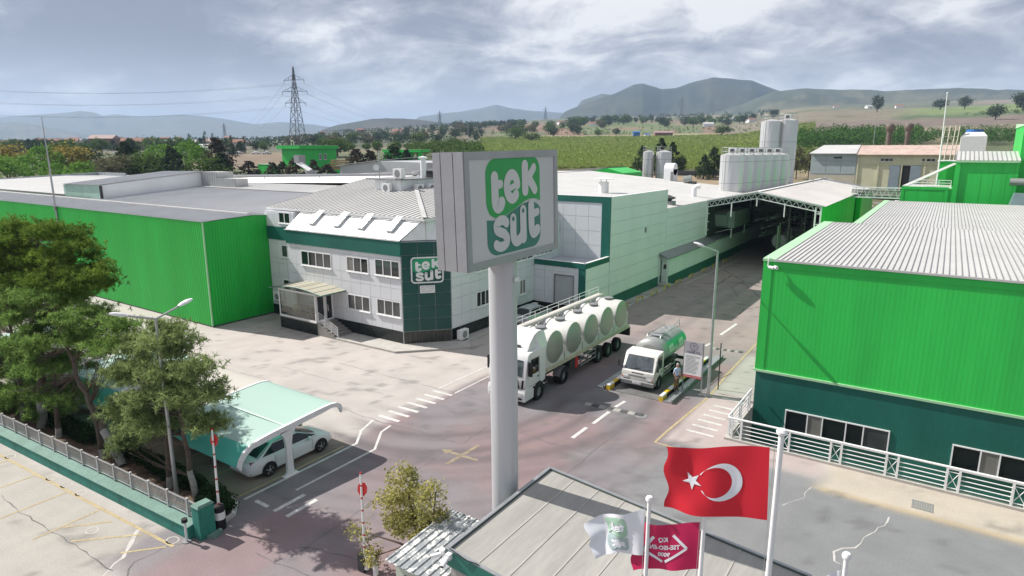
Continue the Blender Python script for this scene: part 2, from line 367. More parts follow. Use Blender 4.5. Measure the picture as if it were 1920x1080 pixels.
def ground():
    rr=np.array([48,80,112,120,130,140,150,160,170,182,194,205,215,226,238,250,265,280,300,320,340,360,380,400,425,450,475,500,525,550,575,600,630,660,690,720,760,800,850,900,960,1030,1100,1200,1300,1400,1500,1700,1900,2200,2600,3000,3500,5000,8000,12000.])
    ph=np.concatenate([np.linspace(-math.pi,-.78,40)[:-1],np.linspace(-.78,.78,330),np.linspace(.78,math.pi,40)[1:]])
    P,Q=np.meshgrid(ph,rr); front=np.abs(P)<.9
    a=np.tan(np.clip(P,-.9,.9)); w=np.where(np.abs(P)<.9,Q*np.cos(np.clip(P,-.9,.9)),Q*.62)
    z=tz(a,w)+np.where(w>215,(fbm(Q*np.sin(P),Q*np.cos(P),.02,4)-.5)*np.clip((w-200)/250,0,3),0)
    x=Q*(np.cos(P)*FX+np.sin(P)*RX); y=Q*(np.cos(P)*FY+np.sin(P)*RY)
    z=np.where(Q<110,-.3,z)
    c=landcol(a,w)
    nr,na=P.shape; idx=np.arange(nr*na).reshape(nr,na)
    F=np.stack([idx[:-1,:-1],idx[:-1,1:],idx[1:,1:],idx[1:,:-1]],-1).reshape(-1,4)[:,::-1]
    me=npmesh('ground',np.stack([x,y,z],-1).reshape(-1,3),F,M('open land',(1,1,1),.95,attr='land',var=.22,scale=.09,det=6,var2=.2,scale2=.9,bump=.6,bs=1.5),attr=c.reshape(-1,3),smooth=True)
    struct(obj('ground',me))
ground()
MOUNT=M('forested mountain',(1,1,1),.95,attr='land',var=.25,scale=.012,det=6,var2=.2,scale2=.06)
def ridge(name,w0,sig,crest,base,seed,col,col2,front=2.2):
    # crest: (a, height) along the ridge line; slopes fall away to the plain on both sides with gullies
    A=np.array([c[0] for c in crest]); Z=np.array([c[1] for c in crest])
    av=np.linspace(A[0],A[-1],260); dv=np.linspace(-front,1.6,46); a,d=np.meshgrid(av,dv)
    zc=np.interp(a,A,Z); w=w0+d*sig
    gl=fbm(a*w0,w*.45,6.0/w0,seed,5); prof=np.exp(-np.abs(d)**1.7)*(1+.0*d)
    prof=prof*(1-.5*(gl-.35)*np.clip(np.abs(d)*1.6,0,1)); prof=np.clip(prof,0,1)
    end=sst(0,.04,(a-A[0]))*sst(0,.04,(A[-1]-a))
    z=base+(zc-base)*prof*np.where(end<1,end,1)+(fbm(a*w0,w,28./w0,seed+3,3)-.5)*.05*(zc-base)*prof-6*(1-end)
    k=np.clip(sst(.46,.56,fbm(a*w0,w,14./w0,seed+9,4))*.8+sst(.55,.66,fbm(a*w0,w*.4,60./w0,seed+19,3))*.7-.8*sst(.80,.97,prof),0,1)[...,None]; c=np.array(col)*(1-k)+np.array(col2)*k
    x=w*(FX+a*RX); y=w*(FY+a*RY); nr,na=a.shape; idx=np.arange(nr*na).reshape(nr,na)
    F=np.stack([idx[:-1,:-1],idx[:-1,1:],idx[1:,1:],idx[1:,:-1]],-1).reshape(-1,4)
    struct(obj(name,npmesh(name,np.stack([x,y,z],-1).reshape(-1,3),F,MOUNT,attr=c.reshape(-1,3),smooth=True)))
def crest(w0,pts): return [((u-960)/1225.8,14+w0*(282.5-v)/1253) for u,v in pts]
ridge('mountain_range',6000,1100,[(-1.191,289.3),(-.946,303.7),(-.783,308.5),(-.751,318.1),(-.71,337.2),(-.681,346.8),(-.653,366),(-.632,356.4),(-.62,327.6),(-.596,332.4),(-.571,318.1),(-.538,322.9),(-.506,332.4),(-.473,322.9),(-.441,298.9),(-.408,265.4),(-.392,251),(-.351,270.2),(-.31,251),(-.277,227.1),(-.228,188.8),(-.196,112.2)],20,2,(.06,.075,.05),(.09,.09,.06))
ridge('foothill',4200,500,[(-1.191,183.3),(-.946,190),(-.783,190),(-.734,186.6),(-.702,156.5),(-.653,122.9),(-.587,102.8),(-.514,82.7)],0,4,(.06,.075,.05),(.12,.11,.075))
ridge('wooded_hill',2400,330,[(-.326,53.3),(-.294,85.8),(-.261,106.9),(-.237,116.5),(-.212,126.1),(-.188,129.9),(-.163,129.9),(-.131,122.2),(-.09,108.8),(-.049,91.6),(0,60.9)],-20,6,(.030,.038,.026),(.055,.050,.036))
ridge('distant_peak',6000,800,[(-.179,255.8),(-.147,308.5),(-.106,346.8),(-.073,366),(-.049,389.9),(-.024,423.4),(0,389.9),(.033,366),(.073,351.6),(.114,332.4),(.179,255.8)],0,8,(.06,.075,.05),(.10,.095,.06))
ridge('mountain_shoulder',3900,420,[(.065,193),(.106,301.9),(.135,339.3),(.163,333),(.196,270.8),(.228,208.5)],40,10,(.05,.06,.04),(.07,.07,.05))
ridge('mountain',3200,760,[(.041,122.5),(.065,178.7),(.09,211.9),(.114,240),(.155,280.9),(.184,321.7),(.196,326.8),(.224,303.9),(.245,309),(.269,332),(.298,354.9),(.314,352.4),(.326,349.8),(.359,342.2),(.383,316.6),(.416,280.9),(.465,211.9),(.506,160.8)],0,12,(.022,.034,.024),(.045,.052,.034))
ridge('hill_ridge',2600,640,[(.22,125),(.28,150),(.32,172),(.35,196),(.375,222),(.392,240),(.441,251.6),(.489,245.4),(.563,243.3),(.62,249.5),(.644,253.7),(.685,251.6),(.726,245.4),(.783,243.3),(.889,230.8),(1.093,216.3),(1.338,185.2)],10,14,(.045,.06,.036),(.105,.105,.062),1.9)
# ---------------------------------------------------------------- yard paving (pit beside the right-hand building left open)
PX0,PX1,PY0,PY1=-7.55,19.,30.55,35.2
def pavecol(x,y):
    n=fbm(x,y,.16,2,5); n2=fbm(x,y,.9,9,4); st=fbm(x*.25,y*.25,1.2,4,4)
    C=np.zeros(x.shape+(3,))+np.array([.345,.312,.290]); 
    def mx(C,c,k): return C*(1-k[...,None])+np.array(c)*k[...,None]
    C=mx(C,(.325,.300,.281),sst(.45,.62,n))
    xx=x+(n2-.5)*.5; yy=y+(n-.5)*2
    lot=np.maximum((1-sst(9.9,10.3,y+(.2 if 0 else 0)))*(1-sst(-22.6,-21.2,x)),0)
    C=mx(C,(.285,.268,.243),lot)
    # red-painted asphalt of the truck road, worn to mauve grey
    red=sst(-23.4,-22.7,xx)*sst(8.3,9.2,yy)*(1-sst(-9.6,-8.2,xx))
    rc=mx(np.zeros(x.shape+(3,))+np.array([.172,.132,.137]),(.158,.144,.152),sst(.38,.62,n))
    rc=mx(rc,(.190,.128,.128),sst(.50,.70,fbm(x,y,.22,31,4))*.7)
    C=C*(1-red[...,None])+rc*red[...,None]
    far=sst(38,50,y)*red; C=mx(C,(.255,.205,.195),far*.7)
    # grey asphalt apron in front of the right-hand building, beige concrete strip along its railing
    ap=sst(-12.5,-7,xx+.35*(y-20))*(1-sst(28.,30.,yy))*sst(-40,-30,-y+0*x); C=mx(C,(.158,.160,.164),ap*sst(-11,-8.8,x))
    C=mx(C,(.155,.158,.163),sst(-4.2,-3.0,xx)*(1-sst(27.5,27.8,y+.25*(n2-.5))))
    C=mx(C,(.345,.305,.255),sst(-3.6,-2.6,xx)*sst(27.5,27.8,y+.25*(n2-.5)))
    C=mx(C,(.30,.235,.15),sst(-3.3,-2.9,xx)*np.exp(-((y-27.75)/.22)**2)*.8)
    C=mx(C,(.315,.265,.255),sst(-10.4,-10.0,x)*sst(28.3,29.,y)*(1-sst(36.2,36.6,y))*(1-sst(-3.6,-2.8,x)))
    C=mx(C,(.275,.262,.24),sst(-10.3,-9.9,x)*sst(36.3,36.5,y)*(1-sst(44.5,46,y+n)))
    C=mx(C,(.30,.235,.22),sst(-10.5,-9.5,xx)*sst(45,47,yy))
    # parking bays under the canopy, weighbridge deck
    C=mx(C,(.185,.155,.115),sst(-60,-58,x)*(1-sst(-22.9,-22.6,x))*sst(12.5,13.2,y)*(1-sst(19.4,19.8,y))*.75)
    C=mx(C,(.165,.16,.158),sst(-15.35,-15.3,x)*(1-sst(-12.35,-12.3,x))*sst(32.9,32.95,y)*(1-sst(42.2,42.25,y)))
    # tyre tracks: straight along the lanes, sweeping round towards the gate
    for x0,k,wd in ((-18.6,.30,.5),(-16.6,.30,.5),(-14.5,.22,.45),(-12.6,.22,.45)):
        C=mx(C,(.085,.08,.083),np.exp(-((x-x0+.5*(n-.5)-.012*np.clip(y-45,0,40)*(1 if x0<-15 else 0))/wd)**2)*k*sst(22,32,y)*sst(.3,.6,st+.15))
    for cx,cy,r,k in ((-23.5,28.5,6.9,.5),(-23.5,28.5,8.7,.5),(-22.5,30,10.2,.35),(-24,29,5.3,.25),(-25,31,12.6,.3),(-25,31,14.3,.25)):
        rho=np.hypot(x-cx,y-cy); ang=np.arctan2(y-cy,x-cx)
        C=mx(C,(.085,.07,.076),np.exp(-((rho-r+.35*(n2-.5))/.34)**2)*k*1.35*sst(-2.0,-1.5,ang)*(1-sst(.1,.5,ang)))
    rho=np.hypot(x+23.5,y-29); s1=vn(rho*5,np.zeros_like(rho),1.,3); ang=np.arctan2(y-29,x+23.5)
    C=mx(C,(.105,.095,.1),sst(.55,.8,s1)*sst(5.5,6.5,rho)*(1-sst(14,17,rho))*sst(-1.9,-1.3,ang)*(1-sst(-.1,.3,ang))*.35)
    C=mx(C,(.12,.115,.115),sst(.58,.72,fbm(x*.6,y*.25,.5,41,4))*.06*sst(-60,-40,x))
    # oil drips, dust
    C=mx(C,(.08,.078,.078),sst(.66,.78,fbm(x,y,1.3,51,3))*.45)
    return C*1.22*(.92+.16*n2[...,None])
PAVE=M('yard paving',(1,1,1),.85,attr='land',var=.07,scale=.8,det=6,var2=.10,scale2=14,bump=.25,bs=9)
def paving():
    xs=np.unique(np.round(np.concatenate([np.arange(-46,14.01,.3),[PX0]]),3)); ys=np.unique(np.round(np.concatenate([np.arange(2,66.01,.3),[PY0,PY1]]),3))
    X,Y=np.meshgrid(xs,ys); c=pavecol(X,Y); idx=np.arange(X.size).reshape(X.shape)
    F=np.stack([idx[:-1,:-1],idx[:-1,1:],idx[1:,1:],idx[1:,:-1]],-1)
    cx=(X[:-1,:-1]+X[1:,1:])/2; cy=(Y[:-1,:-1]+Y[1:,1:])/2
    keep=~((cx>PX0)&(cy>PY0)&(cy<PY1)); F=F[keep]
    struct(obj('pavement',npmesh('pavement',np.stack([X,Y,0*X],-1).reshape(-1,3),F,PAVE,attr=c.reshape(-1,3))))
    # coarser outer yard
    V=[];Fq=[];C=[]
    def rect(x0,x1,y0,y1,st):
        gx=np.linspace(x0,x1,max(2,int((x1-x0)/st)+1)); gy=np.linspace(y0,y1,max(2,int((y1-y0)/st)+1)); X,Y=np.meshgrid(gx,gy); o=sum(len(v) for v in V)
        i=np.arange(X.size).reshape(X.shape)+o; V.append(np.stack([X,Y,0*X],-1).reshape(-1,3)); Fq.append(np.stack([i[:-1,:-1],i[:-1,1:],i[1:,1:],i[1:,:-1]],-1).reshape(-1,4)); C.append(pavecol(X,Y).reshape(-1,3))
    rect(-110,-46,-40,100,2); rect(-46,14,-40,2,1.5); rect(-46,14,65.9,118,1.); rect(14,50,-40,PY0,2); rect(PX1,50,PY0,PY1,2); rect(14,50,PY1,100,2)
    struct(obj('yard',npmesh('yard',np.concatenate(V),np.concatenate(Fq),PAVE,attr=np.concatenate(C))))
    pit=MB(); pit.mat(CONC).box(PX0-.2,PX1,PY0-.2,PY1+.2,-2.75,-2.6); pit.box(PX0-.2,PX0,PY0,PY1,-2.6,-.004); pit.box(PX0-.2,PX1,PY0-.2,PY0,-2.6,-.004)
    struct(pit.build('sunken_area'))
paving()
def line(name,pts,w,m,z=.006):
    b=MB(); pts=[Vector((p[0],p[1],0)) for p in pts]; L=[];Rr=[]
    for i,p in enumerate(pts):
        d=((pts[min(i+1,len(pts)-1)]-pts[max(i-1,0)])).normalized(); nrm=Vector((-d.y,d.x,0)); ww=w[i] if isinstance(w,list) else w
        L.append((p.x+nrm.x*ww/2,p.y+nrm.y*ww/2,z)); Rr.append((p.x-nrm.x*ww/2,p.y-nrm.y*ww/2,z))
    b.sheet([Rr,L]); return struct(b.build(name,m))
PL='painted_line'
line(PL,[(-21.28,15.27),(-21.3,19.81),(-22.44,21.37),(-22.6,22.2)],.13,PAINTW); line(PL,[(-22.44,13.6),(-22.5,19.76),(-23.4,20.9),(-23.87,22.2)],.14,PAINTW)
line(PL,[(-20.67,13.74),(-20.69,15.24)],.2,PAINTW); line(PL,[(-19.93,13.78),(-19.96,15.26)],.2,PAINTW); line(PL,[(-21.96,13.82),(-21.14,13.81)],.18,PAINTW)
for i in range(7): line('crossing_stripe',[(-24.05,27.2-.735*i),(-22.6,27.24-.735*i)],.22,PAINTW)
line(PL,[(-24,27.63),(-23.95,33.2)],.11,PAINTW); line(PL,[(-22.69,27.6),(-22.74,33)],.11,PAINTW)
line(PL,[(-14.04,26.2),(-14.03,27.7)],.2,PAINTW); line(PL,[(-13.97,28.3),(-13.95,30.2)],.2,PAINTW); line(PL,[(-13.95,31.0),(-13.85,32.1)],.2,PAINTW)
line(PL,[(-13.3,48.7),(-13.15,52.7)],.22,PAINTW); line(PL,[(-13.37,45.16),(-13.19,46.49)],.2,PAINTW)
line('yellow_line',[(-9.43,27.99),(-10.45,28.05),(-10.42,29.57),(-10.12,34.96),(-10.11,36.1),(-10.31,39.83),(-10.41,48.2)],.13,PAINTY)
for i in range(6): line('crossing_stripe',[(-9.46-.04*i,34.33-.8*i),(-8.4+.03*i,34.28-.8*i)],.2,PAINTW)
line('crossing_stripe',[(-9.4,35.7),(-8.1,35.6)],.2,PAINTW)
def arrow(a,b_):
    a=Vector(a);b_=Vector(b_); d=(b_-a).normalized(); n=Vector((-d.y,d.x)); q=b_-d*.5
    m=MB(); m.add([(a.x+n.x*.1,a.y+n.y*.1,.006),(a.x-n.x*.1,a.y-n.y*.1,.006),(q.x-n.x*.1,q.y-n.y*.1,.006),(q.x+n.x*.1,q.y+n.y*.1,.006),(q.x+n.x*.28,q.y+n.y*.28,.006),(q.x-n.x*.28,q.y-n.y*.28,.006),(b_.x,b_.y,.006)],[(0,3,2,1),(4,6,5)]); struct(m.build('painted_arrow',PAINTYF))
PAINTYF=M('faded yellow arrow paint',(.25,.205,.14),.8,var=.25,scale=3,var2=.25,scale2=10)
arrow((-16.53,21.65),(-18.65,21.6))
line('painted_arrow',[(-17.5,20.61),(-17.45,21.5)],.2,PAINTYF); line('painted_arrow',[(-17.45,21.75),(-17.43,22.94)],.2,PAINTYF)
line('yellow_line',[(-40,9.28),(-21.69,10.26)],.13,PAINTY)
for p in [((-34.5,9.0),(-34.58,9.5)),((-31.87,7.2),(-31.87,9.6)),((-29.06,6.6),(-29.11,9.76)),((-26.4,7.6),(-26.51,9.9)),((-26.31,8.6),(-25.24,9.8)),((-25.13,8.33),(-23.4,10.0)),((-22.88,9.0),(-21.9,10.1))]: line('yellow_line',p,.1,PAINTY)
for x,y in ((-30.99,9.96),(-29.76,10.04),(-28.51,10.09),(-25.21,9.08),(-34.9,9.75),(-22.09,10.45)):
    m=MB(); m.sheet([[(x+r*math.cos(t/16*2*math.pi)*.28,y+r*math.sin(t/16*2*math.pi)*.22,.006) for t in range(17)] for r in (1,.76)]); struct(m.build('painted_ring',M('faded ring paint',(.42,.405,.37),.8,var=.2,scale=4)))
line(PL,[(-23.2,51.2),(-23.05,78.8)],.11,PAINTW); line(PL,[(-22.2,66),(-21.6,86)],.1,PAINTW)
for x in (-25.3,-27.9,-30.5,-33.1,-35.7,-38.3,-40.9): line('yellow_line',[(x,13.4),(x+.04,18.6)],.1,PAINTY)
line('yellow_line',[(-22.82,13.6),(-22.78,19.2)],.1,PAINTY)
rc_=random.Random(3)
def crack(pts,w,m=CRACK,name='pavement_crack'):
    P=[]
    for (x0,y0),(x1,y1) in zip(pts[:-1],pts[1:]):
        n=max(2,int(math.hypot(x1-x0,y1-y0)/.35))
        for i in range(n): t=i/n; P.append((x0+(x1-x0)*t+rc_.uniform(-.07,.07),y0+(y1-y0)*t+rc_.uniform(-.07,.07)))
    P.append(pts[-1]); return line(name,P,[w*rc_.uniform(.25,1.1) for _ in P],m,.004)
for p,w in [([(-23.78,22.16),(-21.32,22.51),(-18.45,22.5),(-18.18,22.67),(-18.38,25.3)],.05),([(-16.57,25.25),(-14.81,25.09),(-13.64,25.17),(-12.64,25.17),(-12.51,25.94),(-12.44,27.73)],.06),([(-18.2,19.27),(-18.26,20.21),(-18.41,21.95)],.045),([(-17.61,12.54),(-17.74,13.71),(-17.78,14.52),(-17.89,15.56),(-18.2,19.27)],.05),([(-18.93,11.74),(-17.51,11.79),(-16.28,11.94)],.05),([(-17.78,12.85),(-16.69,13.2),(-15.59,13.44)],.06),([(-35.23,24.89),(-33.44,24.98),(-30.53,25.02),(-27.76,25.09),(-26,25.11)],.035),([(-32.61,27.47),(-29.88,27.54),(-26.8,27.53),(-23.97,27.65),(-19,27.7)],.04),([(-26.27,22.31),(-24.73,22.25),(-23.51,22.24)],.04),([(-31.08,8.11),(-28.97,8.08),(-26.01,8.24),(-24.31,8.3),(-22.05,8.38)],.05),([(-45.9,22.3),(-40,22.4),(-34,22.85)],.035),([(-21.34,8.52),(-21.97,9.05),(-21.89,10.12),(-21.28,11.02)],.06),([(-12.5,25.2),(-12.45,21),(-12.6,17)],.03),([(-9.9,36.3),(-8,36.25)],.12),([(-10.2,38.6),(-7.8,38.6)],.03)]: crack(p,w)
for p,w in [([(-3.35,27.72),(-3.42,26.64),(-4.02,25.5)],.05),([(-.42,26.88),(-.55,26.14),(-1.04,24.77),(-1.3,24.01),(-1.82,23.28),(-1.79,22.75),(-1.48,22.61)],.07),([(-21.75,7.6),(-22.8,9.22),(-23.85,10.1)],.16)]: crack(p,w,PALEJ,'pavement_joint')
# ---------------------------------------------------------------- building helpers
class Fr:   # a wall frame: origin, along, up, outward
    def __init__(s,O,U,N,V=(0,0,1)): s.O=Vector(O); s.U=Vector(U).normalized(); s.N=Vector(N).normalized(); s.V=Vector(V).normalized()
    def p(s,u,v,n=0): return tuple(s.O+s.U*u+s.V*v+s.N*n)
    def box(s,mb,u0,u1,v0,v1,n0,n1): return mb.hexa([s.p(u0,v0,n0),s.p(u1,v0,n0),s.p(u1,v0,n1),s.p(u0,v0,n1)],[s.p(u0,v1,n0),s.p(u1,v1,n0),s.p(u1,v1,n1),s.p(u0,v1,n1)])
def rsub(r,h):
    a0,a1,b0,b1=r; c0,c1,d0,d1=h
    if c0>=a1 or c1<=a0 or d0>=b1 or d1<=b0: return [r]
    o=[]
    if c0>a0: o.append((a0,c0,b0,b1))
    if c1<a1: o.append((c1,a1,b0,b1))
    m0,m1=max(a0,c0),min(a1,c1)
    if d0>b0: o.append((m0,m1,b0,d0))
    if d1<b1: o.append((m0,m1,d1,b1))
    return o
def brk(a,b,st): n=max(1,round((b-a)/st)); return [a+(b-a)*i/n for i in range(n+1)]
def panels(parent,fr,us,vs,mat,holes=(),gap=.022,th=.03,name='wall_panel'):
    for i in range(len(us)-1):
        for j in range(len(vs)-1):
            rs=[(us[i]+gap/2,us[i+1]-gap/2,vs[j]+gap/2,vs[j+1]-gap/2)]
            for h in holes: rs=[q for r in rs for q in rsub(r,h)]
            rs=[r for r in rs if r[1]-r[0]>.03 and r[3]-r[2]>.03]
            if not rs: continue
            mb=MB()
            for r in rs: fr.box(mb,*r,.002,th)
            mb.build(name,mat,parent)
def window(parent,fr,u0,u1,v0,v1,splits,mats,fw=.07,name='window',sill=True,dep=.06):
    mb=MB(); ed=[u0]+list(splits)+[u1]
    fr.box(mb,u0,u1,v0,v0+fw,.003,dep); fr.box(mb,u0,u1,v1-fw,v1,.003,dep)
    for k,e in enumerate(ed):
        a=e if k==0 else (e-fw if k==len(ed)-1 else e-fw/2); fr.box(mb,a,a+fw,v0+fw,v1-fw,.003,dep)
    w=mb.build(name,PVC,parent)
    for k in range(len(ed)-1):
        a=ed[k]+(fw if k==0 else fw/2); b=ed[k+1]-(fw if k==len(ed)-2 else fw/2)
        fr.box(MB(),0,1,0,1,0,1); pm=MB(); fr.box(pm,a,b,v0+fw,v1-fw,.004,.022); pm.build('pane',mats[k%len(mats)],w)
    if sill: sm=MB(); fr.box(sm,u0-.05,u1+.05,v0-.05,v0-.003,.003,.13); sm.build('sill',PVC,w)
    return w
def corr(mb,fr,u0,u1,v0,v1a,v1b,pitch,dep,sh=.25):
    # trapezoidal profiled sheet standing on v0, its top running from v1a to v1b
    n=max(1,int(round((u1-u0)/pitch))); p=(u1-u0)/n; r0=[];r1=[]
    for i in range(n):
        for f,d in ((0,0),(.5-sh,0),(.5,dep),(1-sh,dep)):
            u=u0+(i+f)*p; t=(u-u0)/(u1-u0); r0.append(fr.p(u,v0,d)); r1.append(fr.p(u,v1a+(v1b-v1a)*t,d))
    r0.append(fr.p(u1,v0,0)); r1.append(fr.p(u1,v1b,0)); mb.sheet([r0,r1])
def roofsheets(parent,A,B,C,D,n,mat,seam=.035,sw=.07,name='roof_sheet',seammat=None):
    # A-B along the eave, D-C along the ridge: n separate standing-seam sheets
    A,B,C,D=map(Vector,(A,B,C,D)); N=(B-A).cross(D-A).normalized()
    for i in range(n):
        t0,t1=i/n,(i+1)/n; e0,e1,f0,f1=A.lerp(B,t0),A.lerp(B,t1),D.lerp(C,t0),D.lerp(C,t1)
        k=sw/max((e1-e0).length,.01); m=MB(); m.mat(mat)
        g=N*.03; m.hexa([tuple(x) for x in (e0,e1,f1,f0)],[tuple(x+g) for x in (e0,e1,f1,f0)])
        m.mat(seammat or mat); h=N*seam; e2,f2=e0.lerp(e1,k),f0.lerp(f1,k); g2=N*.031; m.hexa([tuple(x+g2) for x in (e0,e2,f2,f0)],[tuple(x+g2+h) for x in (e0,e2,f2,f0)])
        m.build(name,None,parent)
def ribroof(name,parent,A,B,C,D,n,mat,rib=.035,rw=.12):
    A,B,C,D=map(Vector,(A,B,C,D)); N=(B-A).cross(D-A).normalized(); m=MB(); m.mat(mat)
    r0=[];r1=[]
    for i in range(n):
        for f,d in ((0,0),(1-2*rw,0),(1-1.5*rw,rib),(1-.5*rw,rib)):
            t=(i+f)/n; r0.append(tuple(A.lerp(B,t)+N*d)); r1.append(tuple(D.lerp(C,t)+N*d))
    r0.append(tuple(B)); r1.append(tuple(C)); m.sheet([r0,r1]); return m.build(name,None,parent)
def panes(rng,k): return [rng.choice((GLASSD,GLASSD,GLASSD,GLASSM,GLASSM,GLASSL)) for _ in range(k)]
rg=random.Random(11)
# ---------------------------------------------------------------- right-hand green hall
def right_hall():
    t=thing('production_hall','bright green metal hall with dark teal base and white ribbed roof beside the railing','building',(-7.6,35.2,0))
    f=Fr((-7.6,35.2,0),(1,0,0),(0,-1,0)); s=Fr((-7.6,55,0),(0,-1,0),(-1,0,0))
    b=MB(); b.mat(TEAL).box(-7.56,26,35.192,54.9,-2.6,2.2); b.build('base_wall',None,t)
    m=MB(); m.mat(GREENB); corr(m,f,.42,33.6,2.3,8.28,8.28,.205,.0018); corr(m,s,0,19.8,2.3,8.3,8.3,.205,.0018); m.box(-7.58,26,35.206,54.9,2.2,8.3)
    w=m.build('wall',None,t)
    m=MB(); m.mat(GREENB); f.box(m,-.03,.42,2.3,8.35,-.05,.03); f.box(m,.42,33.6,7.98,8.3,.014,.04); m.build('corner_flashing',None,w)
    m=MB(); m.mat(GREENL); f.box(m,-.04,33.6,2.18,2.3,0,.09); s.box(m,0,19.84,2.18,2.3,0,.09); m.build('ledge_trim',None,t)
    m=MB(); m.mat(ROOFW); f.box(m,.5,33.6,8.32,8.42,.0,.12); m.build('gutter',None,t)
    m=MB(); m.mat(GREENL); m.hexa([(-7.66,35.12,8.30),(-7.0,35.12,8.30),(-7.0,54.8,8.49),(-7.66,54.8,8.49)],[(-7.66,35.12,8.44),(-7.0,35.12,8.44),(-7.0,54.8,8.64),(-7.66,54.8,8.64)]); m.build('verge_trim',None,t)
    roofsheets(t,(-7,35.15,8.40),(14,35.15,8.40),(14,54.8,8.58),(-7,54.8,8.58),84,ROOFW,.035,.032,seammat=SEAM)
    m=MB(); m.box(14,26,35.15,54.8,8.3,8.45); m.build('roof',ROOFW,t)
    pm=[GLASSD,GLASSL,GLASSD,GLASSD,GLASSM]
    for x0 in (-5.87,1.63,9.1): 
        u=x0+7.6; window(t,Fr((-7.6,35.19,0),(1,0,0),(0,-1,0)),u,u+4.92,-.88,.32,[u+1.12,u+1.85,u+2.96,u+3.76],pm,.06)
    return t
right_hall()
def rear_hall():
    t=thing('rear_hall','lower green hall with white ribbed roof behind the first ribbed roof','building',(-6.5,56,0))
    m=MB(); m.mat(GREENB).box(-6.46,22,57,94.7,-.1,7.6); m.build('wall',None,t)
    m=MB(); m.mat(GREENL); m.box(-6.5,-5.9,56.9,94.8,7.6,7.83); m.build('verge_trim',None,t)
    roofsheets(t,(-5.9,57,7.72),(14.1,57,7.72),(14.1,94.7,7.76),(-5.9,94.7,7.76),80,ROOFW,.035,.032,seammat=SEAM)
rear_hall()
def railing():
    t=thing('railing','white pipe railing with crossed braces along the pit of the green hall','railing',(-7.55,30.4,0))
    k=MB(); k.mat(CONC).box(-7.75,19,30.28,30.545,.0,.12); k.box(-7.75,-7.56,30.55,35.15,.0,.12); k.build('kerb',None,t)
    P=MB().mat(WHITE); P.tube([(-7.65,35.0,1.15),(-7.65,30.55,1.15),(-7.6,30.42,1.15),(-7.5,30.4,1.15),(19,30.4,1.15)],.05,8); P.build('top_rail',None,t)
    def post(x,y): m=MB(); m.box(x-.045,x+.045,y-.045,y+.045,.12,1.12); m.build('post',WHITE,t)
    def bars(a,b):
        for z in (.27,.47,.67,.87): m=MB(); m.cyl((a[0],a[1],z),(b[0],b[1],z),.024,n=6); m.build('rail',WHITE,t)
    def cross(a,b):
        m=MB(); m.cyl((a[0],a[1],.22),(b[0],b[1],.98),.016,n=5); m.cyl((a[0],a[1],.98),(b[0],b[1],.22),.016,n=5); m.cyl((a[0],a[1],.24),(b[0],b[1],.24),.022,n=5); m.cyl((a[0],a[1],.95),(b[0],b[1],.95),.022,n=5); m.build('cross_brace',WHITE,t)
    prev=-7.55
    for i in range(12):
        x=-7.42+2.2*i
        if i: bars((prev+.0,30.4),(x,30.4))
        post(x,30.4); post(x+.44,30.4); cross((x,30.4),(x+.44,30.4)); prev=x+.44
    ys=[30.7,31.1,32.5,32.9,34.3,34.7]
    for y in ys: post(-7.65,y)
    for a,b in ((0,1),(2,3),(4,5)): cross((-7.65,ys[a]),(-7.65,ys[b]))
    for a,b in ((1,2),(3,4)): bars((-7.65,ys[a]),(-7.65,ys[b]))
railing()
def drain(x,y,w,d,label):
    t=thing('drain_grate',label,'drain',(x,y,0)); m=MB(); m.mat(GREYM)
    m.box(x-w/2,x+w/2,y-d/2,y-d/2+.04,.004,.02); m.box(x-w/2,x+w/2,y+d/2-.04,y+d/2,.004,.02); m.build('frame',None,t)
    n=9
    for i in range(n): q=MB(); xx=x-w/2+(i+.5)*w/n; q.box(xx-w/n*.32,xx+w/n*.32,y-d/2+.04,y+d/2-.04,.006,.016); q.build('bar',GREYM,t)
drain(.66,28.58,.76,.72,'square iron drain grate in the concrete apron before the railing')
m=MB(); m.mat(GREYM).lathe([(.34,.004),(.34,.012),(.30,.014)],(-12.27,30.65,0),18); tag(m.build('manhole_cover'),'round manhole cover in the road left of the right-hand zebra crossing','manhole cover')
# ---------------------------------------------------------------- left green shed and the roofs behind it
def left_shed():
    t=thing('green_shed','large green corrugated shed with grey roof on the left','building',(-48,27.85,0))
    f=Fr((-115,27.85,0),(1,0,0),(0,-1,0)); s=Fr((-48,27.85,0),(0,1,0),(1,0,0))
    m=MB().mat(GREEN); corr(m,f,0,67,.12,8.52,8.52,.26,.02); m.build('front_wall',None,t)
    m=MB().mat(GREEN); corr(m,s,0,4.55,.12,8.52,8.70,.26,.02); corr(m,s,4.55,6.6,.12,8.70,8.58,.26,.02); m.build('side_wall',None,t)
    m=MB().mat(GREYD); m.box(-115,-48.02,27.87,34.5,0,.12); m.build('base',None,t)
    m=MB().mat(GREENL); m.box(-48.03,-47.95,27.80,27.9,.1,8.5); m.build('corner_flashing',None,t)
    ribroof('roof',t,(-115,27.78,8.56),(-47.93,27.78,8.56),(-47.93,32.3,8.74),(-115,32.3,8.74),268,ROOFG,.03)
    m=MB().mat(ROOFW); m.box(-115,-48.6,32.2,32.55,8.76,8.86); m.build('ridge_flashing',None,t)
    ribroof('roof',t,(-115,32.4,8.72),(-47.93,32.4,8.72),(-47.93,34.3,8.60),(-115,34.3,8.60),200,ROOFG,.025)
left_shed()
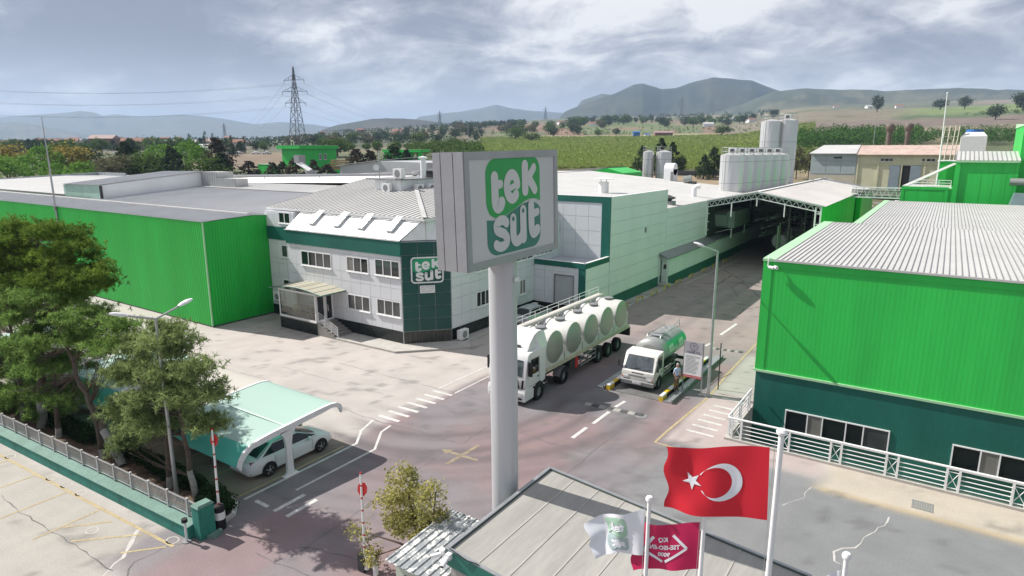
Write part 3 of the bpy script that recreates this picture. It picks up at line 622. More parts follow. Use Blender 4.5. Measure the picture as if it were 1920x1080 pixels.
def grey_hall():
    t=thing('grey_roofed_hall','low hall with plain grey metal roof between green shed and office','building',(-66,40,0))
    m=MB().mat(WHITEC).box(-82,-48.35,34.6,45.4,0,8.55); m.build('wall',None,t)
    ribroof('roof',t,(-82,34.35,8.62),(-48.3,34.35,8.62),(-48.3,45.6,9.50),(-82,45.6,9.50),112,ROOFG,.025)
    m=thing('roof_monitor','long grey raised roof box with pale green end behind the green shed','roof box',(-84,36,8.6))
    b=MB().mat(WHITEC); b.hexa([(-89,34.6,8.5),(-79.7,34.6,8.5),(-79.7,46.8,8.5),(-89,46.8,8.5)],[(-89,34.6,10.0),(-79.7,34.6,10.15),(-79.7,46.8,11.35),(-89,46.8,11.2)]); b.build('wall',None,m)
    b=MB().mat(M('mint end sheet',(.42,.62,.52),.5)); f=Fr((-89,34.6,8.5),(1,0,0),(0,-1,0)); corr(b,f,0,9.1,.1,1.5,1.62,.5,.012); b.build('end_wall',None,m)
    ribroof('roof',m,(-89.2,34.4,10.06),(-79.5,34.4,10.20),(-79.5,47,11.42),(-89.2,47,11.27),20,ROOFG,.03)
    b=MB().mat(DARK); b.box(-79.72,-79.5,34.5,34.75,8.5,10.1); b.build('corner_post',None,m)
    b=MB().mat(ROOFW); f=Fr((-79.65,46.7,8.9),(1,0,0),(0,-1,0))
    n=thing('ribbed_roof_box','grey ribbed upstand box at the end of the long raised roof','roof box',(-78,46.7,8.9))
    corr(b.mat(M('grey ribbed sheet',(.33,.34,.34),.5)),f,0,3.5,0,2.45,2.5,.5,.05); corr(b,f,3.5,7.4,0,1.75,1.75,.5,.05); b.build('wall',None,n)
    q=MB().mat(ROOFW); q.box(-79.66,-76.15,46.76,49,8.4,11.36); q.box(-76.14,-72.25,46.76,48.4,8.4,10.62); q.build('core',None,n)
grey_hall()
def factory_roofs():
    t=thing('main_factory','wide low factory under a white gabled roof','building',(-54,52,0))
    m=MB().mat(WHITEC).box(-112,-25.2,51.7,105,0,7.9); m.box(-69,-52,46,51.7,0,9.2); m.build('wall',None,t)
    ribroof('roof',t,(-24.4,51.6,8.0),(-24.4,105,8.0),(-54,105,10.45),(-54,51.6,10.45),90,ROOFW,.03)
    ribroof('roof',t,(-112,105,8.9),(-112,51.6,8.9),(-54,51.6,10.45),(-54,105,10.45),90,ROOFW,.03)
    ribroof('roof',t,(-82,45.7,9.55),(-49,45.7,9.55),(-49,51.6,10.1),(-82,51.6,9.8),60,ROOFW,.025)
    m=MB().mat(ROOFW); m.box(-54.3,-53.7,51.6,105,10.46,10.52); m.build('ridge_cap',None,t)
    n=thing('tiled_block','tall white block with square tiles framed in dark teal above the dock roof','building',(-24.3,51.5,0))
    m=MB().mat(WHITEC).box(-37,-24.34,51.54,65.3,4.3,9.86); m.build('wall',None,n)
    f=Fr((-24.3,51.5,0),(-1,0,0),(0,-1,0)); s=Fr((-24.3,47.0,0),(0,1,0),(1,0,0))
    panels(n,f,brk(.82,12.5,1.3),brk(4.4,9.48,1.27),WHITEP,name='wall_tile')
    m=MB().mat(TEAL); f.box(m,-.04,.8,4.4,10.03,.002,.08); f.box(m,.8,12.7,9.5,10.03,.002,.08); m.build('frame',None,n)
    m=MB().mat(WHITE); f.box(m,0,12.7,10.032,10.06,-.3,.08); m.box(-24.6,-24.28,51.6,65.3,9.9,10.03); m.build('coping',None,n)
    m=MB().mat(ROOFW).box(-36.9,-24.6,51.6,65.2,9.862,9.9); m.build('roof',None,n)
    panels(n,s,brk(4.6,18.3,4.6),brk(4.4,10,1.12),WHITEC)
    k=thing('cold_store','long windowless cold store wall with teal skirting along the road','building',(-24.3,65,0))
    m=MB().mat(WHITEC); m.box(-29,-24.34,65.35,79,0,7.95); m.box(-29.2,-24.34,51.6,65.3,0,4.3); m.build('wall',None,k)
    panels(k,s,brk(4.6,18.3,4.6),brk(1.0,4.4,1.13),WHITEC); panels(k,s,brk(18.35,32,4.55),brk(1.0,8.0,1.0),WHITEC)
    m=MB().mat(TEAL); s.box(m,4.6,32,0.0,.98,.002,.05); m.build('skirting',None,k)
    m=MB().mat(GREYM); m.box(-24.28,-24.2,59.4,59.7,6.1,6.6); m.build('wall_box',None,k)
    d=thing('loading_dock','white tiled loading dock with grey overhead door and teal band','loading dock',(-26.8,47,0))
    m=MB().mat(WHITEP).box(-29.25,-24.34,47.04,51.45,0,4.35); m.build('wall',None,d)
    g=Fr((-24.3,47,0),(-1,0,0),(0,-1,0))
    panels(d,g,[.62,1.05,3.05,3.95,5.0],[1.0,2.0,3.2,3.85,4.3],WHITEP,holes=[(1.05,2.95,1.05,3.62)],name='wall_tile')
    m=MB().mat(M('dock door grey',(.42,.44,.46),.5)); g.box(m,1.12,2.88,1.1,3.55,.002,.02)
    for i in range(5): g.box(m,1.14,2.86,1.15+.48*i,1.15+.48*i+.45,.021,.034)
    m.build('overhead_door',None,d)
    m=MB().mat(GREYM); g.box(m,1.03,1.12,1.05,3.62,.002,.10); g.box(m,2.88,2.97,1.05,3.62,.002,.10); g.box(m,1.12,2.88,3.55,3.64,.002,.12); m.build('door_frame',None,d)
    m=MB().mat(BLACK); g.box(m,.9,3.2,.55,1.0,.002,.16); m.build('dock_bumper',None,d)
    m=MB().mat(GRANITE); g.box(m,.62,5,0,.98,.002,.02); m.build('plinth',None,d)
    m=MB().mat(TEAL); g.box(m,-.04,.6,0,4.3,.002,.06); g.box(m,-.05,5.05,4.3,4.76,-.2,.09); s.box(m,-.0,4.48,4.3,4.76,-.2,.06); m.build('band',None,d)
    m=MB().mat(WHITE); g.box(m,-.05,5.05,4.762,4.79,-.2,.09); s.box(m,0,4.5,4.762,4.79,-.2,.06); m.build('coping',None,d)
    m=MB().mat(M('terrace membrane',(.46,.47,.50),.7,var=.12,scale=1.2)).box(-29.2,-24.5,47.2,51.45,4.352,4.42); m.build('terrace',None,d)
    panels(d,s,brk(0.02,4.55,4.6),brk(1.0,4.3,1.1),WHITEC); m=MB().mat(TEAL); s.box(m,.02,4.58,0,.98,.002,.05); m.build('skirting',None,d)
factory_roofs()
# ---------------------------------------------------------------- office
ROOFSM=M('office seam grey',(.30,.295,.29),.6)
def office():
    t=thing('office_building','two-storey white panelled office with dark teal corner and white hipped roof','building',(-36,34,0))
    # carcass, plinth
    m=MB().mat(WHITEP); m.prism([(-44.4,32.9,0),(-31.75,32.9,0),(-29.35,35.52,0),(-29.35,51.4,0),(-48.2,51.4,0),(-48.2,33.64,0),(-44.4,33.64,0)],(0,0,7.68)); m.prism([(-44.4,34.4,7.6),(-30.7,34.4,7.6),(-30.7,51.4,7.6),(-44.4,51.4,7.6)],(0,0,1.45)); m.prism([(-48.2,33.64,7.68),(-44.4,33.64,7.68),(-44.4,51.4,7.68),(-48.2,51.4,7.68)],(0,0,1.35)); m.build('carcass',None,t)
    F=Fr((-44.4,32.88,0),(1,0,0),(0,-1,0)); C=Fr((-31.73,32.88,0),(2.4,2.62,0),(2.62,-2.4,0)); Rr=Fr((-29.33,35.5,0),(0,1,0),(1,0,0)); L=Fr((-48.2,33.62,0),(1,0,0),(0,-1,0)); cl=math.hypot(2.4,2.62)
    ul=lambda x:x+44.4
    HL=[(ul(-37.5),ul(-35.05),2.02,3.22),(ul(-34.32),ul(-31.9),2.06,3.26),(ul(-42.75),ul(-39.15),4.95,6.14),(ul(-37.4),ul(-35.05),5.0,6.16),(ul(-34.36),ul(-31.86),5.03,6.26)]
    panels(t,F,brk(0,12.62,1.05),[1.05,1.98,3.3,4.2,4.92,6.3,6.62],WHITEP,holes=HL)
    for (a,b,c,d),k in zip(HL,(3,3,4,3,3)): window(t,F,a,b,c,d,[a+(b-a)*i/k for i in range(1,k)],panes(rg,k))
    HR=[(3.0,4.75,2.05,3.28),(9.1,10.05,1.9,3.22),(2.9,5.8,4.85,6.1),(8.4,11.2,4.85,6.05),(11.6,14.6,4.95,6.05)]
    panels(t,Rr,brk(0.02,16,1.14),[1.05,1.98,3.3,4.2,4.85,6.15,6.62],WHITEP,holes=HR)
    for (a,b,c,d),k in zip(HR,(3,2,4,3,4)): window(t,Rr,a,b,c,d,[a+(b-a)*i/k for i in range(1,k)],panes(rg,k))
    HP=[(1.95,3.55,5.15,6.22),(1.9,3.5,2.35,3.25),(1.9,3.4,8.05,8.98)]
    panels(t,L,brk(0.3,3.75,1.15),[0.9,2.2,3.4,4.6,5.05,6.3,6.62],WHITEP,holes=HP[:2]); panels(t,L,brk(0,3.8,1.27),[7.72,8.9],WHITEP,holes=HP[2:])
    for a,b,c,d in HP: window(t,L,a,b,c,d,[(a+b)/2],panes(rg,2))
    panels(t,C,[0.01,cl/3,2*cl/3,cl-.01],[1.05]+[1.05+.94*i for i in range(1,8)],TEALD,gap=.03)
    m=MB().mat(GRANITE); F.box(m,0,12.6,0,1.03,.002,.014); Rr.box(m,.02,15.9,0,1.03,.002,.014); L.box(m,0,3.8,0,.88,.002,.014); m.build('plinth',None,t)
    panels(t,C,brk(.01,cl-.01,.45),[0,1.03],M('brown granite plinth',(.04,.04,.034),.3,var=.25,scale=3),name='plinth_slab')
    m=MB().mat(TEAL); F.box(m,-.05,12.72,6.62,7.7,.002,.13); L.box(m,-.1,3.8,6.62,7.72,.002,.10); Rr.box(m,-.02,13.2,6.62,7.7,.002,.12); m.build('band',None,t)
    m=MB().mat(WHITE); F.box(m,12.58,12.64,1.03,6.6,.03,.05); F.box(m,-.12,12.7,7.702,7.74,.002,.18); m.build('trim',None,t)
    # mansard in separate sheets, skylights
    xb=[-44.35+ (12.7)*i/9 for i in range(10)]; 
    for i in range(9):
        a,b=xb[i],xb[i+1]; s0,s1=(.45*(1-i/9)+1.05*(i/9)),(.45*(1-(i+1)/9)+1.05*((i+1)/9))
        q=MB().mat(WHITE); g=.035; B0,B1=(a+g,32.78,7.76),(b-g,32.78,7.76); T1,T0=(b-g+s1,34.26,9.24),(a+g+s0,34.26,9.24)
        q.hexa([B0,B1,T1,T0],[(x,y-.03,z+.03) for x,y,z in (B0,B1,T1,T0)]); q.build('mansard_sheet',None,t)
    q=MB().mat(WHITE); q.add([(-31.63,32.8,7.76),(-30.45,34.15,7.76),(-30.6,34.3,9.24)],[(0,1,2)]); q.add([(-30.43,34.17,7.76),(-29.2,35.5,7.76),(-30.45,35.5,9.24),(-30.58,34.32,9.24)],[(0,1,2,3)]); q.build('mansard_sheet',None,t)
    q=MB().mat(WHITE); q.hexa([(-29.2,35.55,7.76),(-29.2,48.6,7.76),(-30.5,48.6,9.24),(-30.5,35.55,9.24)],[(-29.17,35.55,7.79),(-29.17,48.6,7.79),(-30.47,48.6,9.27),(-30.47,35.55,9.27)]); q.build('mansard_sheet',None,t)
    q=MB().mat(WHITEP); q.add([(-44.4,32.8,7.76),(-43.9,34.26,9.24),(-44.4,34.26,7.76)],[(0,1,2)]); q.build('mansard_cheek',None,t)
    for xc in (-41.75,-38.85,-36.2,-33.2):
        q=MB().mat(M('skylight kerb',(.55,.58,.57),.4)); 
        def P(x,k,h): return (xc+x+.45*k,32.78+1.48*k-.707*h,7.76+1.48*k+.707*h)
        q.hexa([P(-.32,.30,.03),P(.32,.30,.03),P(.32,.97,.03),P(-.32,.97,.03)],[P(-.32,.30,.22),P(.32,.30,.22),P(.32,.97,.22),P(-.32,.97,.22)]); sk=q.build('skylight',None,t)
        q=MB().mat(M('skylight dome',(.50,.66,.63),.15,spec=.6)); q.hexa([P(-.31,.31,.222),P(.31,.31,.222),P(.31,.96,.222),P(-.31,.96,.222)],[P(-.29,.33,.25),P(.29,.33,.25),P(.29,.94,.25),P(-.29,.94,.25)]); q.build('glazing',None,sk)
    # roof: front slope and right slope meet on a hip
    zr=lambda y:3.57+.168*y
    n=36; xs=[-48.35+ (17.95)*i/n for i in range(n+1)]
    for i in range(n):
        a,b=xs[i],xs[i+1]; ya=min(45.7,34.0+(-30.4-a)); yb=min(45.7,34.0+(-30.4-b)); q=MB()
        q.mat(ROOFW).hexa([(a,33.95,zr(33.95)),(b,33.95,zr(33.95)),(b,max(yb,33.99),zr(max(yb,33.99))),(a,ya,zr(ya))],[(a,33.95,zr(33.95)+.04),(b,33.95,zr(33.95)+.04),(b,max(yb,33.99),zr(max(yb,33.99))+.04),(a,ya,zr(ya)+.04)])
        q.mat(ROOFSM).hexa([(a,33.93,zr(33.93)+.041),(a+.05,33.93,zr(33.93)+.041),(a+.05,ya,zr(ya)+.041),(a,ya,zr(ya)+.041)],[(a,33.93,zr(33.93)+.08),(a+.05,33.93,zr(33.93)+.08),(a+.05,ya,zr(ya)+.08),(a,ya,zr(ya)+.08)]); q.build('roof_sheet',None,t)
    n=34; ys=[34.+ 17.4*i/n for i in range(n+1)]; ze=zr(34.0)
    for i in range(n):
        a,b=ys[i],ys[i+1]; X=lambda y:max(-42.1,-30.4-(y-34.0)); zz=lambda x:ze+.168*(-30.4-x); q=MB()
        q.mat(ROOFW).hexa([(-30.35,a,ze-.01),(-30.35,b,ze-.01),(X(b),b,zz(X(b))),(X(a)-.001,a,zz(X(a)))],[(-30.35,a,ze+.03),(-30.35,b,ze+.03),(X(b),b,zz(X(b))+.04),(X(a)-.001,a,zz(X(a))+.04)])
        q.mat(ROOFSM).hexa([(-30.33,b-.07,ze+.031),(-30.33,b,ze+.031),(X(b),b,zz(X(b))+.041),(X(b),b-.07,zz(X(b))+.041)],[(-30.33,b-.07,ze+.07),(-30.33,b,ze+.07),(X(b),b,zz(X(b))+.08),(X(b),b-.07,zz(X(b))+.08)]); q.build('roof_sheet',None,t)
    q=MB().mat(ROOFW); q.beam((-30.35,33.95,ze+.10),(-42.1,45.7,zr(45.7)+.10),.34,.05); q.beam((-48.3,45.7,zr(45.7)+.1),(-42,45.7,zr(45.7)+.1),.34,.05); q.build('hip_cap',None,t)
    q=MB().mat(ROOFW); q.hexa([(-48.35,45.72,zr(45.7)),(-42.1,45.72,zr(45.7)),(-42.1,51.4,10.2),(-48.35,51.4,10.2)],[(-48.35,45.72,zr(45.7)+.04),(-42.1,45.72,zr(45.7)+.04),(-42.1,51.4,10.24),(-48.35,51.4,10.24)]); q.build('roof_sheet',None,t)
    q=MB().mat(WHITE); q.box(-48.4,-30.3,33.86,33.93,9.12,9.27); q.box(-30.33,-30.25,33.93,51.4,9.12,9.25); q.build('gutter',None,t)
    # pavement round the corner
    q=MB().mat(CONC); q.prism([(-37.0,31.05,0),(-31.0,31.15,0),(-27.2,35.05,0),(-28.3,36.3,0),(-28.4,46.9,0),(-29.3,46.9,0),(-29.33,35.5,0),(-31.73,32.86,0),(-37,32.86,0)],(0,0,.14)); struct(q.build('walkway'))
    # corner sign
    s=thing('wall_logo','green and white rounded logo sign on the dark teal corner of the office','sign',tuple(C.p(1.75,5.1,.03)))
    global OFFC; OFFC=(s,C,cl)
    pl=thing('wall_plaque','small white lettered plaque below the logo on the dark teal corner','plaque',tuple(C.p(1.7,4.2,.03)))
    q=MB().mat(WHITE); C.box(q,1.28,2.36,3.88,4.44,.032,.06); pq=q.build('board',None,pl)
    return t
office()
# ---------------------------------------------------------------- lettering and logos
def textmesh(body,size,align='CENTER',off=0):
    c=bpy.data.curves.new('t','FONT'); c.body=body; c.size=size; c.align_x=align; c.align_y='CENTER'; c.offset=off; c.resolution_u=3
    o=bpy.data.objects.new('t',c); COL.objects.link(o); dg=bpy.context.evaluated_depsgraph_get(); dg.update()
    me=bpy.data.meshes.new_from_object(o.evaluated_get(dg)); V=[tuple(v.co) for v in me.vertices]; Fs=[tuple(p.vertices) for p in me.polygons]
    bpy.data.objects.remove(o); bpy.data.curves.remove(c); bpy.data.meshes.remove(me); return V,Fs
def text(parent,body,size,fn,mat,name='lettering',off=0,align='CENTER'):
    V,Fs=textmesh(body,size,align,off); m=MB().mat(mat); m.add([fn(x,y) for x,y,z in V],Fs); return m.build(name,None,parent)
def arcpts(cx,cy,rx,ry,a0,a1,n=14): return [(cx+rx*math.cos(R(a0+(a1-a0)*i/n)),cy+ry*math.sin(R(a0+(a1-a0)*i/n))) for i in range(n+1)]
def stroke(mb,pts,w,fn,h,ax=1.0,cap=(1,1)):
    # flat ribbon with round ends; ax widens strokes sideways so that they stay even after the logo is stretched
    P=[Vector((p[0]*ax,p[1])) for p in pts]; L=[];Q=[]
    for _ in range(3 if len(P)>2 else 0): P=[P[0]]+[q for a,b in zip(P[:-1],P[1:]) for q in (a.lerp(b,.25),a.lerp(b,.75))]+[P[-1]]
    for i,p in enumerate(P):
        d=(P[min(i+1,len(P)-1)]-P[max(i-1,0)]).normalized(); n=Vector((-d.y,d.x)); L.append(p+n*w/2); Q.append(p-n*w/2)
    g=lambda p:fn(p.x/ax,p.y,h)
    mb.sheet([[g(p) for p in Q],[g(p) for p in L]])
    for k,(e,s) in enumerate(((0,1),(-1,-1))):
        if not cap[k]: continue
        d=((P[1]-P[0]) if e==0 else (P[-2]-P[-1])).normalized(); n=Vector((-d.y,d.x))*s; c=P[e]
        pts2=[c-d*(w/2*math.sin(R(a)))+n*(w/2*math.cos(R(a))) for a in range(0,181,20)]
        mb.add([g(p) for p in pts2],[tuple(range(len(pts2)))])
def polyfan(mb,pts,fn,h): mb.add([fn(x,y,h) for x,y in pts],[tuple(range(len(pts)))])
GTOP=arcpts(.17,.16,.17,.16,180,270,8)+arcpts(.88,.14,.12,.14,270,360,8)+[(1,.49),(.93,.468),(.86,.455),(.78,.455),(.70,.472),(.60,.505),(.50,.54),(.40,.573),(.30,.60),(.20,.612),(.12,.60),(.05,.56),(.015,.50),(0,.44)]
GBOT=[(0,.615),(.10,.628),(.20,.625),(.30,.607),(.40,.578),(.50,.545),(.60,.513),(.70,.492),(.80,.485),(.88,.50),(.95,.53),(1,.57)]+arcpts(.83,.85,.17,.15,0,90,8)+arcpts(.17,.85,.17,.15,90,180,8)
def logo(parent,fn,asp,green,teal,white,dots=None,faint=False):
    # fn(u,v,h): u 0..1 across, v 0..1 down, h offset from the face; asp = width / height
    m=MB().mat(green); polyfan(m,GTOP,fn,.004); m.build('logo_field',None,parent)
    m=MB().mat(teal); polyfan(m,GBOT,fn,.004); m.build('logo_field',None,parent)
    ax=asp; H=[.008]
    def L(*strokes):
        m=MB().mat(white)
        for pts,w in strokes: H[0]+=.0012; stroke(m,pts,w,fn,H[0],ax)
        m.build('letter',None,parent)
    L(([(.15,.19),(.15,.40),(.155,.47),(.19,.505),(.24,.49),(.262,.455)],.128),([(.15,.275),(.25,.262)],.09))
    L((arcpts(.455,.30,.098,.128,-8,-180,10)+arcpts(.455,.30,.098,.128,180,45,9),.112),([(.385,.325),(.53,.285)],.066))
    L(([(.70,.09),(.70,.355)],.128),([(.74,.235),(.80,.19),(.875,.115)],.098),([(.76,.215),(.82,.28),(.885,.355)],.115))
    L((arcpts(.245,.70,.095,.062,-25,-180,9)+[(.16,.735),(.22,.765),(.29,.785)]+arcpts(.235,.855,.105,.065,-50,150,10),.105))
    L(([(.455,.645),(.45,.83),(.475,.885),(.53,.90),(.60,.87),(.645,.80)],.118),([(.645,.575),(.645,.875)],.126))
    L(([(.805,.53),(.805,.77),(.82,.83),(.86,.85),(.925,.815)],.124),([(.81,.635),(.93,.612)],.09))
    m=MB().mat(dots or teal)
    for cx,cy in ((.455,.645),(.645,.575)): polyfan(m,arcpts(cx,cy,.030/ax*.8,.026,0,340,16),fn,H[0]+.003)
    m.build('letter_dot',None,parent)
# ---------------------------------------------------------------- pylon sign
def pylon():
    t=thing('pylon_sign','tall grey pole sign with green and white logo box standing behind the gatehouse','sign',(-10.78,15.5,0))
    ang=R(-1.5); Q=Matrix.Rotation(ang,3,Vector((FX,FY,0))); c=Vector((-10.5,15.5,12.4))
    m=MB().mat(POLEG); top=Vector((-10.78,15.5,11.0))+Vector((-RX,-RY,0))*.02
    m.tube([(-10.72,15.54,0),(-10.75,15.52,5),tuple(top)],.43,28); p=m.build('pole',None,t,smooth=True)
    m=MB().mat(GREYM); m.lathe([(.75,0),(.75,.06),(.46,.07)],(-10.72,15.54,0),20); m.build('base_plate',None,t)
    rx=lambda x,y,z:tuple(c+Q@(Vector((x,y,z))-c))
    def rb(m,x0,x1,y0,y1,z0,z1): return m.hexa([rx(x0,y0,z0),rx(x1,y0,z0),rx(x1,y1,z0),rx(x0,y1,z0)],[rx(x0,y0,z1),rx(x1,y0,z1),rx(x1,y1,z1),rx(x0,y1,z1)])
    m=MB().mat(SIGNG); rb(m,-11.29,-10.33,13.12,17.84,10.90,13.96); b=m.build('sign_box',None,t)
    for a,e in ((-11.31,-11.06),(-11.035,-10.64),(-10.615,-10.30)):
        m=MB().mat(SIGNG); rb(m,a,e,13.08,13.119,10.86,14.0); m.build('side_panel',None,b)
    m=MB().mat(M('sign groove',(.10,.07,.08),.7)); rb(m,-11.06,-11.035,13.105,13.12,10.9,13.97); rb(m,-10.64,-10.615,13.105,13.12,10.9,13.97); m.build('groove',None,b)
    m=MB().mat(SIGNG); fw=.2
    rb(m,-10.33,-10.28,13.12,17.86,10.86,10.86+fw); rb(m,-10.33,-10.28,13.12,17.86,14.0-fw,14.0); rb(m,-10.33,-10.28,13.12,13.12+fw,10.86+fw,14.0-fw); rb(m,-10.33,-10.28,17.86-fw,17.86,10.86+fw,14.0-fw); m.build('frame',None,b)
    m=MB().mat(WHITE); rb(m,-11.31,-10.30,13.1,17.86,13.962,14.0); m.build('top_cap',None,b)
    m=MB().mat(SIGNW); rb(m,-10.329,-10.31,13.12+fw,17.86-fw,10.86+fw,14.0-fw); m.build('face_panel',None,b)
    y0,y1,z0,z1=14.04,16.82,11.13,13.80
    logo(b,lambda u,v,h:rx(-10.309+h,y0+(y1-y0)*u,z1+(z0-z1)*v),(y1-y0)/(z1-z0),LOGOG,LOGOT,LOGOW)
    m=MB().mat(WHITE); m.box(-10.30,-10.29,15.40,15.66,10.2,10.32); m.build('sticker',None,t)
pylon()
def wall_logo():
    s,C,cl=OFFC; u0,u1,v0,v1=.66,3.02,4.62,6.54
    rr=lambda x0,x1,y0,y1,r:[(x1-r+r*math.cos(R(a)),y1-r+r*math.sin(R(a))) for a in range(0,91,15)]+[(x0+r+r*math.cos(R(a)),y1-r+r*math.sin(R(a))) for a in range(90,181,15)]+[(x0+r+r*math.cos(R(a)),y0+r+r*math.sin(R(a))) for a in range(180,271,15)]+[(x1-r+r*math.cos(R(a)),y0+r+r*math.sin(R(a))) for a in range(270,361,15)]
    m=MB().mat(WHITE); m.prism([C.p(u,v,.032) for u,v in rr(u0,u1,v0,v1,.28)],tuple(C.N*.05)); m.build('backing',None,s)
    m=MB().mat(TEALD); m.add([C.p(u,v,.085) for u,v in rr(u0+.10,u1-.10,v0+.10,v1-.10,.2)],[tuple(range(28))]); m.build('field',None,s)
    a,b,c,d=u0+.11,u1-.11,v0+.11,v1-.11
    logo(s,lambda u,v,h:C.p(a+(b-a)*u,d+(c-d)*v,.09+h),(b-a)/(d-c),M('logo green wall',(.02,.30,.14),.4),TEALD,WHITE)
wall_logo()
pl=bpy.data.objects['wall_plaque']; CF=OFFC[1]
for i,(s_,sz) in enumerate((('SÜT ÜRÜNLERİ',.13),('SANAYİ ve TİCARET',.10),('ANONİM ŞİRKETİ',.10))): text(pl,s_,sz,lambda x,y,i=i:CF.p(1.82+x,4.32-.15*i+y,.063),GREYD)
# ---------------------------------------------------------------- porch with steps
def porch():
    t=thing('entrance_porch','glazed entrance porch with curved beige roof and dark plinth','porch',(-41,31.8,0))
    m=MB().mat(GRANITE).box(-43.6,-39.1,31.08,32.86,0,.93); m.build('plinth',None,t)
    m=MB().mat(CONC).box(-43.65,-39.1,31.03,32.86,.932,.99); m.build('floor',None,t)
    m=MB().mat(PVC)
    for x,y in ((-43.55,31.12),(-39.2,31.12),(-39.2,32.0),(-39.2,32.78),(-43.55,32.78)): m.box(x-.05,x+.05,y-.05,y+.05,.99,3.25)
    m.box(-43.5,-39.25,31.08,31.16,.99,1.12); m.box(-43.5,-39.25,31.08,31.16,3.12,3.25); m.box(-39.24,-39.16,31.17,32.73,3.1,3.22); m.build('frame',None,t)
    m=MB().mat(PGLASS); m.add([(-43.5,31.12,1.12),(-39.25,31.12,1.12),(-39.25,31.12,3.12),(-43.5,31.12,3.12)],[(0,1,2,3)]); m.build('pane',None,t); m=MB().mat(PGLASS); m.add([(-43.55,31.17,1.0),(-43.55,32.73,1.0),(-43.55,32.73,3.12),(-43.55,31.17,3.12)],[(0,3,2,1)]); m.build('pane',None,t)
    for a,b in ((31.2,31.93),(32.07,32.72)):
        m=MB().mat(PVC); m.box(-39.23,-39.15,a,a+.07,1.0,3.08); m.box(-39.23,-39.15,b-.07,b,1.0,3.08); m.box(-39.23,-39.15,a+.07,b-.07,1.0,1.12); m.box(-39.23,-39.15,a+.07,b-.07,3.0,3.08); d=m.build('door',None,t)
        m=MB().mat(GLASSD).box(-39.2,-39.18,a+.07,b-.07,1.12,3.0); m.build('pane',None,d)
        m=MB().mat(CHROME); yy=b-.12 if a<32 else a+.12; m.tube([(-39.14,yy,1.7),(-39.06,yy,1.75),(-39.06,yy,2.2),(-39.14,yy,2.25)],.018,5); m.build('handle',None,d)
    r=[];n=14
    for k in range(n+1):
        x=-44.3+ 6.3*k/n; arch=.34*math.sin(math.pi*k/n); r.append(x)
    rows=[]
    for y,dz in ((30.75,0),(32.86,.10)): rows.append([(x+(0 if y<32 else .35),y,3.20+.34*math.sin(math.pi*(x+44.3)/6.3)*1.0+dz+.05*(x+44.3)/6.3) for x in r])
    up=[[(x,y,z+.07) for x,y,z in q] for q in rows]
    roofm=M('porch roof beige',(.40,.38,.30),.5,var=.08); m=MB().mat(roofm); m.sheet(up); m.sheet([list(reversed(q)) for q in rows]); m.sheet([rows[0],up[0]]); m.sheet([[rows[0][0],rows[1][0]],[up[0][0],up[1][0]]]); m.sheet([[rows[0][-1],rows[1][-1]],[up[0][-1],up[1][-1]]]); rf=m.build('roof',None,t)
    for k in range(1,8): 
        i=int(k*n/8); m=MB().mat(roofm); a,b=up[0][i],up[1][i]; m.beam((a[0],a[1],a[2]+.012),(b[0],b[1],b[2]+.012),.03,.025); m.build('seam',None,rf)
    m=MB().mat(M('porch edge teal',(.03,.14,.11),.5)); m.tube([(x,30.73,z) for (x,y,z) in up[0]],.045,6); m.tube([up[0][-1],up[1][-1]],.045,6); m.build('edge_trim',None,t)
    s=thing('entrance_steps','short flight of grey steps with white handrail beside the glazed porch','steps',(-38,32,0))
    for i in range(6):
        x0=-39.1+.36*i; m=MB().mat(M('step stone',(.26,.245,.225),.8,var=.1)); m.box(x0,x0+.37,31.1,32.84,0.0,.95-.158*i); m.build('step',None,s)
    m=MB().mat(WHITE)
    for i in (0,2,4,6):
        x=-39.0+.355*i; z=.98-.152*i; m.cyl((x,31.16,z-.02),(x,31.16,z+.85),.025,n=6)
    for h in (.25,.45,.65,.86): m.cyl((-39.0,31.16,.98+h),(-36.87,31.16,.068+h),.02,n=6)
    m.build('handrail',None,s)
    # pale chairs and a table inside
    pc=M('pale plastic',(.55,.52,.34),.5)
    tb=thing('plastic_table','pale plastic table inside the glazed porch','table',(-41.6,32.1,.99)); m=MB().mat(pc)
    m.box(-42.1,-41.1,31.75,32.45,1.69,1.73); m.build('tabletop',None,tb)
    for x in (-42.02,-41.18):
        for y in (31.83,32.37): q=MB().mat(pc); q.box(x-.025,x+.025,y-.025,y+.025,.99,1.69); q.build('leg',None,tb)
    def chair(x,y,rz,lab):
        c=thing('plastic_chair',lab,'chair',(x,y,.99),rz,'pale chairs in the porch'); q=MB().mat(pc); q.box(-.22,.22,-.22,.22,.42,.45); q.build('seat',None,c,world=False)
        q=MB().mat(pc); q.box(-.22,.22,.19,.22,.45,.85); q.build('backrest',None,c,world=False)
        for a in (-.19,.19):
            for b in (-.19,.19): q=MB().mat(pc); q.box(a-.02,a+.02,b-.02,b+.02,0,.42); q.build('leg',None,c,world=False)
    chair(-42.55,31.75,.4,'pale plastic chair left of the table inside the glazed porch'); chair(-40.7,31.9,-1.3,'pale plastic chair right of the table inside the glazed porch')
porch()
